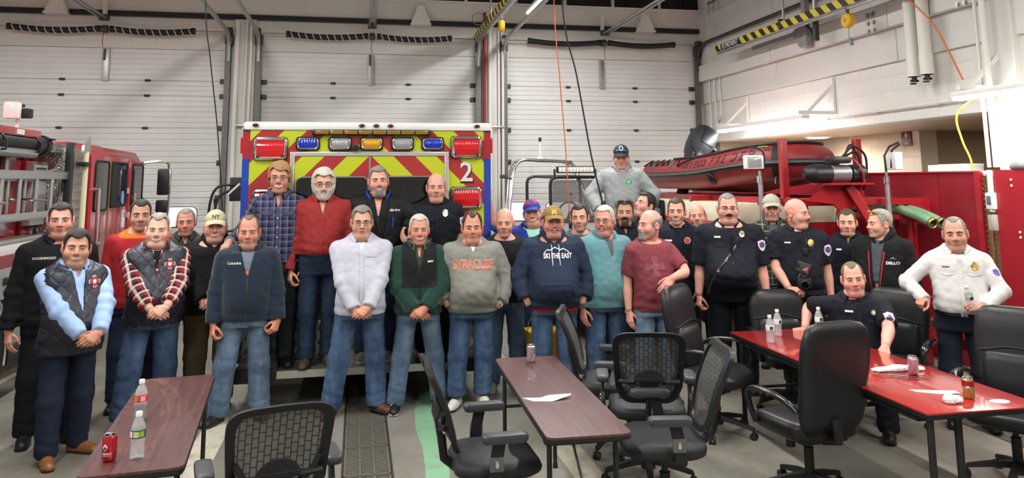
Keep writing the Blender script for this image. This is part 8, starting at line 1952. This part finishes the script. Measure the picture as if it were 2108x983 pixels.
# 28
def p28():
    def o(s):
        uniform(s, hem=.53, slen=.78); badge(s, .105, .725, GOLD, .055); name_tag(s, -.105, .725, None, w=.06); sleeve_patch(s, 1, .36, .095, .6); legs(s, NAVYD); belt(s, BLACKP, .515, off=.022, w=.045)
        fy = s.front(.02, .645*s.H)-.012; q = MB(); q.rbox((.02, fy, .645*s.H), (.13, .022, .10), .008, rot=rotm('Y', .35)); bc = q.build('camera_plate', mat('plate_grey', '#3c3e40', .5), s.root); MB().rbox((.045, fy-.013, .635*s.H), (.03, .008, .045), .003, rot=rotm('Y', .35)).build('red_label', mat('label_red', '#d8505c', .5), bc); MB().cyl((-.03, fy-.005, .660*s.H), (-.03, fy-.025, .660*s.H), .018, n=14).build('plate_lens', BLACKP, bc)
        fy = s.front(.05, .725*s.H)-.014; q = MB(); q.rbox((.05, fy, .725*s.H), (.05, .03, .07), .008); q.tube(smoothpath([(.05, fy, .74*s.H), (.065, fy+.01, .775*s.H), (.06, fy+.05, .80*s.H)], 5), .006, 6); q.build('radio_microphone', BLACKP, s.root)
        cm = empty('stills_camera', tuple(s.sp['loc'])); bpy.data.objects.remove(cm)
    s = build(dict(H=1.845, loc=(4.36, 7.15, 0), rz=-.50, w=1.12, belly=.03, seed=28, head=(58, 0, 0), armL=dict(w=(-.115, -.285, .545), pole=(-1, .55, -.3), hd=(.85, -.25, -.1), hn=(0, -.4, .9), curl=.8, thumb=.4), armR=down(1, .25, .02, .47), label='bald officer with moustache looking right and holding a camera'),
      dict(skin=SKB, hm=HLB, hair='bald', fat=.35, smile=-.1, beard=[('mustache', HLB)], browm=BROWL, shadow=.25, red=1, eye=.6), o)
    R = Matrix.Rotation(-.50, 4, 'Z'); p = Vector((4.36, 7.15, 0))+R@Vector((.02, -.305, .57*1.845))
    c = empty('photo_camera', p, -.50, 'black camera with big lens in bald officer\'s hand', 'camera'); MB().rbox((0, 0, 0), (.13, .06, .10), .015).build('camera_body', BLACKP, c); MB().rbox((0, 0, .06), (.05, .05, .035), .01).build('viewfinder', BLACKP, c); q = MB(); q.lathe([(.0, .0), (.042, 0), (.045, .02), (.042, .07), (.036, .075), (.034, .065), (0, .06)], (0, -.03, -.005), 22, axis=(0, -1, 0)); ln = q.build('lens', BLACKP, c); MB().lathe([(0, 0), (.03, 0)], (0, -.098, -.005), 18, axis=(0, -1, 0), caps=False).build('lens_glass', GLASSB, ln); q = MB(); q.tube(smoothpath([(-.05, 0, .05), (-.03, -.01, .10), (.0, -.02, .13), (.03, -.01, .09)], 5), .005, 6); q.build('strap', CHROME, c)
p28()
# 29
def o29(s):
    g = dict(open='v', vb=.79, vw=.035, off=.018, hem=.49, fold=.007); s.make_top(g, 'uniform_jacket', NAVY); collar_stand(s, NAVY, hgt=.05, gap=.45, r0=.074, thick=.01); name_tag(s, -.10, .715, None, w=.05); P = circ(14, .5); s.decal('round_patch', P, fan(P), (.10, 0, .715), REDP_, sc=.05); legs(s, NAVYD)
build(dict(H=1.72, loc=(5.13, 7.45, 0), rz=-.62, w=1.0, seed=29, lod=1.2, head=(-2, 0, 0), label='young officer with short brown hair in navy jacket'),
      dict(skin=SKA, hm=HBR, hair='buzz', fat=.1, smile=-.05, line=.072, hairlen=.006, shadow=.3), o29)
# 30
def p30():
    def o(s):
        shirt(s, DGT, 'undershirt', off=.008, sleeve='none', armhole=False, hem=.6); g = dict(open='v', vb=.47, vw=.07, off=.026, hem=.49, fold=.008, sw=1.15); s.make_top(g, 'hooded_jacket', BLKH); hood(s, BLKH, 1.15); text_on(s, 'DELLO', .15, .665, .036, WHITE, bold=.03); P = [(-.03, -.01), (.0, .014), (.03, -.01), (0, .002)]; s.decal('logo', P, fan(P), (.15, 0, .69), SILV)
        for x in (-.075, .075):
            k = 12; v = [(x-.008, (.50+.27*i/k-.635)*s.H) for i in range(k+1)]+[(x+.008, (.50+.27*i/k-.635)*s.H) for i in range(k+1)]; v = [(a*(.3+.7*(b/s.H+.635-.47)/.3), b) for a, b in v]; s.decal('red_edge', v, [(i, k+1+i, k+2+i, i+1) for i in range(k)], (0, 0, .635), REDCL, off=.006)
        legs(s, JEB)
    s = build(dict(H=1.735, loc=(5.13, 6.92, 0), rz=-.98, w=1.12, belly=.03, seed=30, head=(-40, 2, 0), armL=down(-1, .2, -.12, .50), armR=down(1, .23, -.10, .50), label='grey-haired man in black hooded jacket seen in profile'),
      dict(skin=SKA, hm=HLG, hair='short', fat=.2, smile=-.05, beard=[], shadow=.4, browm=BROWG, line=.072, red=1), o)
    q = MB(); q.tube([(-.06, -.062, .100), (-.088, -.01, .085), (-.092, .03, .03)], .0035, 5); q.tube([(.06, -.062, .100), (.088, -.01, .085), (.092, .03, .03)], .0035, 5)
    for sd in (-1, 1): q.ball((sd*.034, -.075, .102), (.030, .010, .014), 10)
    q.v = [tuple(v) for v in s.X(np.array(q.v))]; q.build('sunglasses', mat('sunglass_amber', '#c98a1e', .12, .5, coat=.6), s.root)
p30()
# 31 seated officer
def o31(s):
    uniform(s, hem=.47, slen=.80); name_tag(s, -.085, .735, None, w=.065); badge(s, .10, .735, SILV, .035); sleeve_patch(s, 1, .34, .080, .35); s.make_pants(dict(), NAVYD); s.make_shoes(SHB, SOLEB)
build(dict(H=1.78, hs=1.10, loc=(4.31, 6.10, 0), rz=-.75, w=1.14, belly=.04, seed=31, dz=-.445, lean=(-.10, -.26), head=(14, 0, -6), hoff=(.02, .03, 0), armL=dict(w=(-.44, -.12, .672), pole=(-.9, .6, -.3), hd=(-.85, -.35, -.15), hn=(0, .0, 1), curl=.5), armR=dict(w=(.20, -.62, .675), pole=(1, .4, .0), hd=(.0, -.75, -.45), hn=(.2, -.3, .9), curl=.4), kneeL=(-.15, -.42, .50), kneeR=(.16, -.42, .50), footL=(-.15, -.40, -8), footR=(.17, -.38, 8), label='officer seated at the red table leaning on both arms'),
      dict(skin=SKB, hm=HLB, hair='buzz', fat=.6, smile=.35, line=.086, recede=.03, eye=.5, red=1, hairlen=.005), o31)
# 32
def p32():
    def o(s):
        g = dict(open='v', vb=.81, vw=.035, off=.016, hem=.545, fold=.006, sw=.86); shirt(s, WHT, 'undershirt', off=.006, sleeve='none', armhole=False, hem=.72, nz=.006); s.make_top(g, 'uniform_shirt', CHIEFW); collar_shirt(s, CHIEFW); placket(s, .56, .80, CHIEFW, 5)
        for x in (-.105, .105): pocket(s, x, .69, .115, CHIEFW)
        badge(s, .115, .725, GOLD, .055); sleeve_patch(s, 1, .36, .085, .5); name_tag(s, -.105, .718, None, mat('name_bar', '#4a2c28', .4), w=.055, h=.008)
        for sd in (-1, 1): q = MB(); q.ball(s.neck+np.array([sd*.060, -.090, -.030]), (.008, .004, .008), 10); q.build('collar_pin', GOLD if sd > 0 else DARKST, s.root)
        legs(s, cloth('chief_trousers', '#1c2130', .85), (SHB, SOLEB)); belt(s, mat('belt_black', '#141416', .25, coat=.4), .545, SILV, off=.018)
    s = build(dict(H=1.71, loc=(5.03, 5.82, 0), rz=-.62, w=1.14, belly=.03, seed=32, head=(-6, 0, -3), armL=dict(w=(-.27, -.24, .605), pole=(-1, .6, .0), hd=(-.35, -.6, .15), hn=(0, -.2, 1), curl=1.15), armR=dict(w=(.13, -.30, .595), pole=(1, .5, -.15), hd=(-.92, -.15, .05), hn=(.0, -.75, .65), curl=1.0), label='chief in white uniform shirt with gold badge at far right', footL=(-.12, 0, -10), footR=(.13, 0, 14)),
      dict(skin=SKC, hm=HGR, hair='thin', fat=.35, smile=.05, line=.092, recede=.02, browm=HDK, shadow=.4, nose=1.1, hairlen=.005), o)
    a, e, wv, _ = s.arm[1]; R = Matrix.Rotation(-.62, 4, 'Z'); p = Vector((5.03, 5.82, 0))+R@Vector(tuple(wv+np.array([-.085, -.035, -.02]))); b = bottle(tuple(p), 'water bottle held in the white-shirted chief\'s hand', '#dfe8e4', None, (('#1f4a34', -2.2),)); b.rotation_euler = (.25, -.45, 0)
p32()
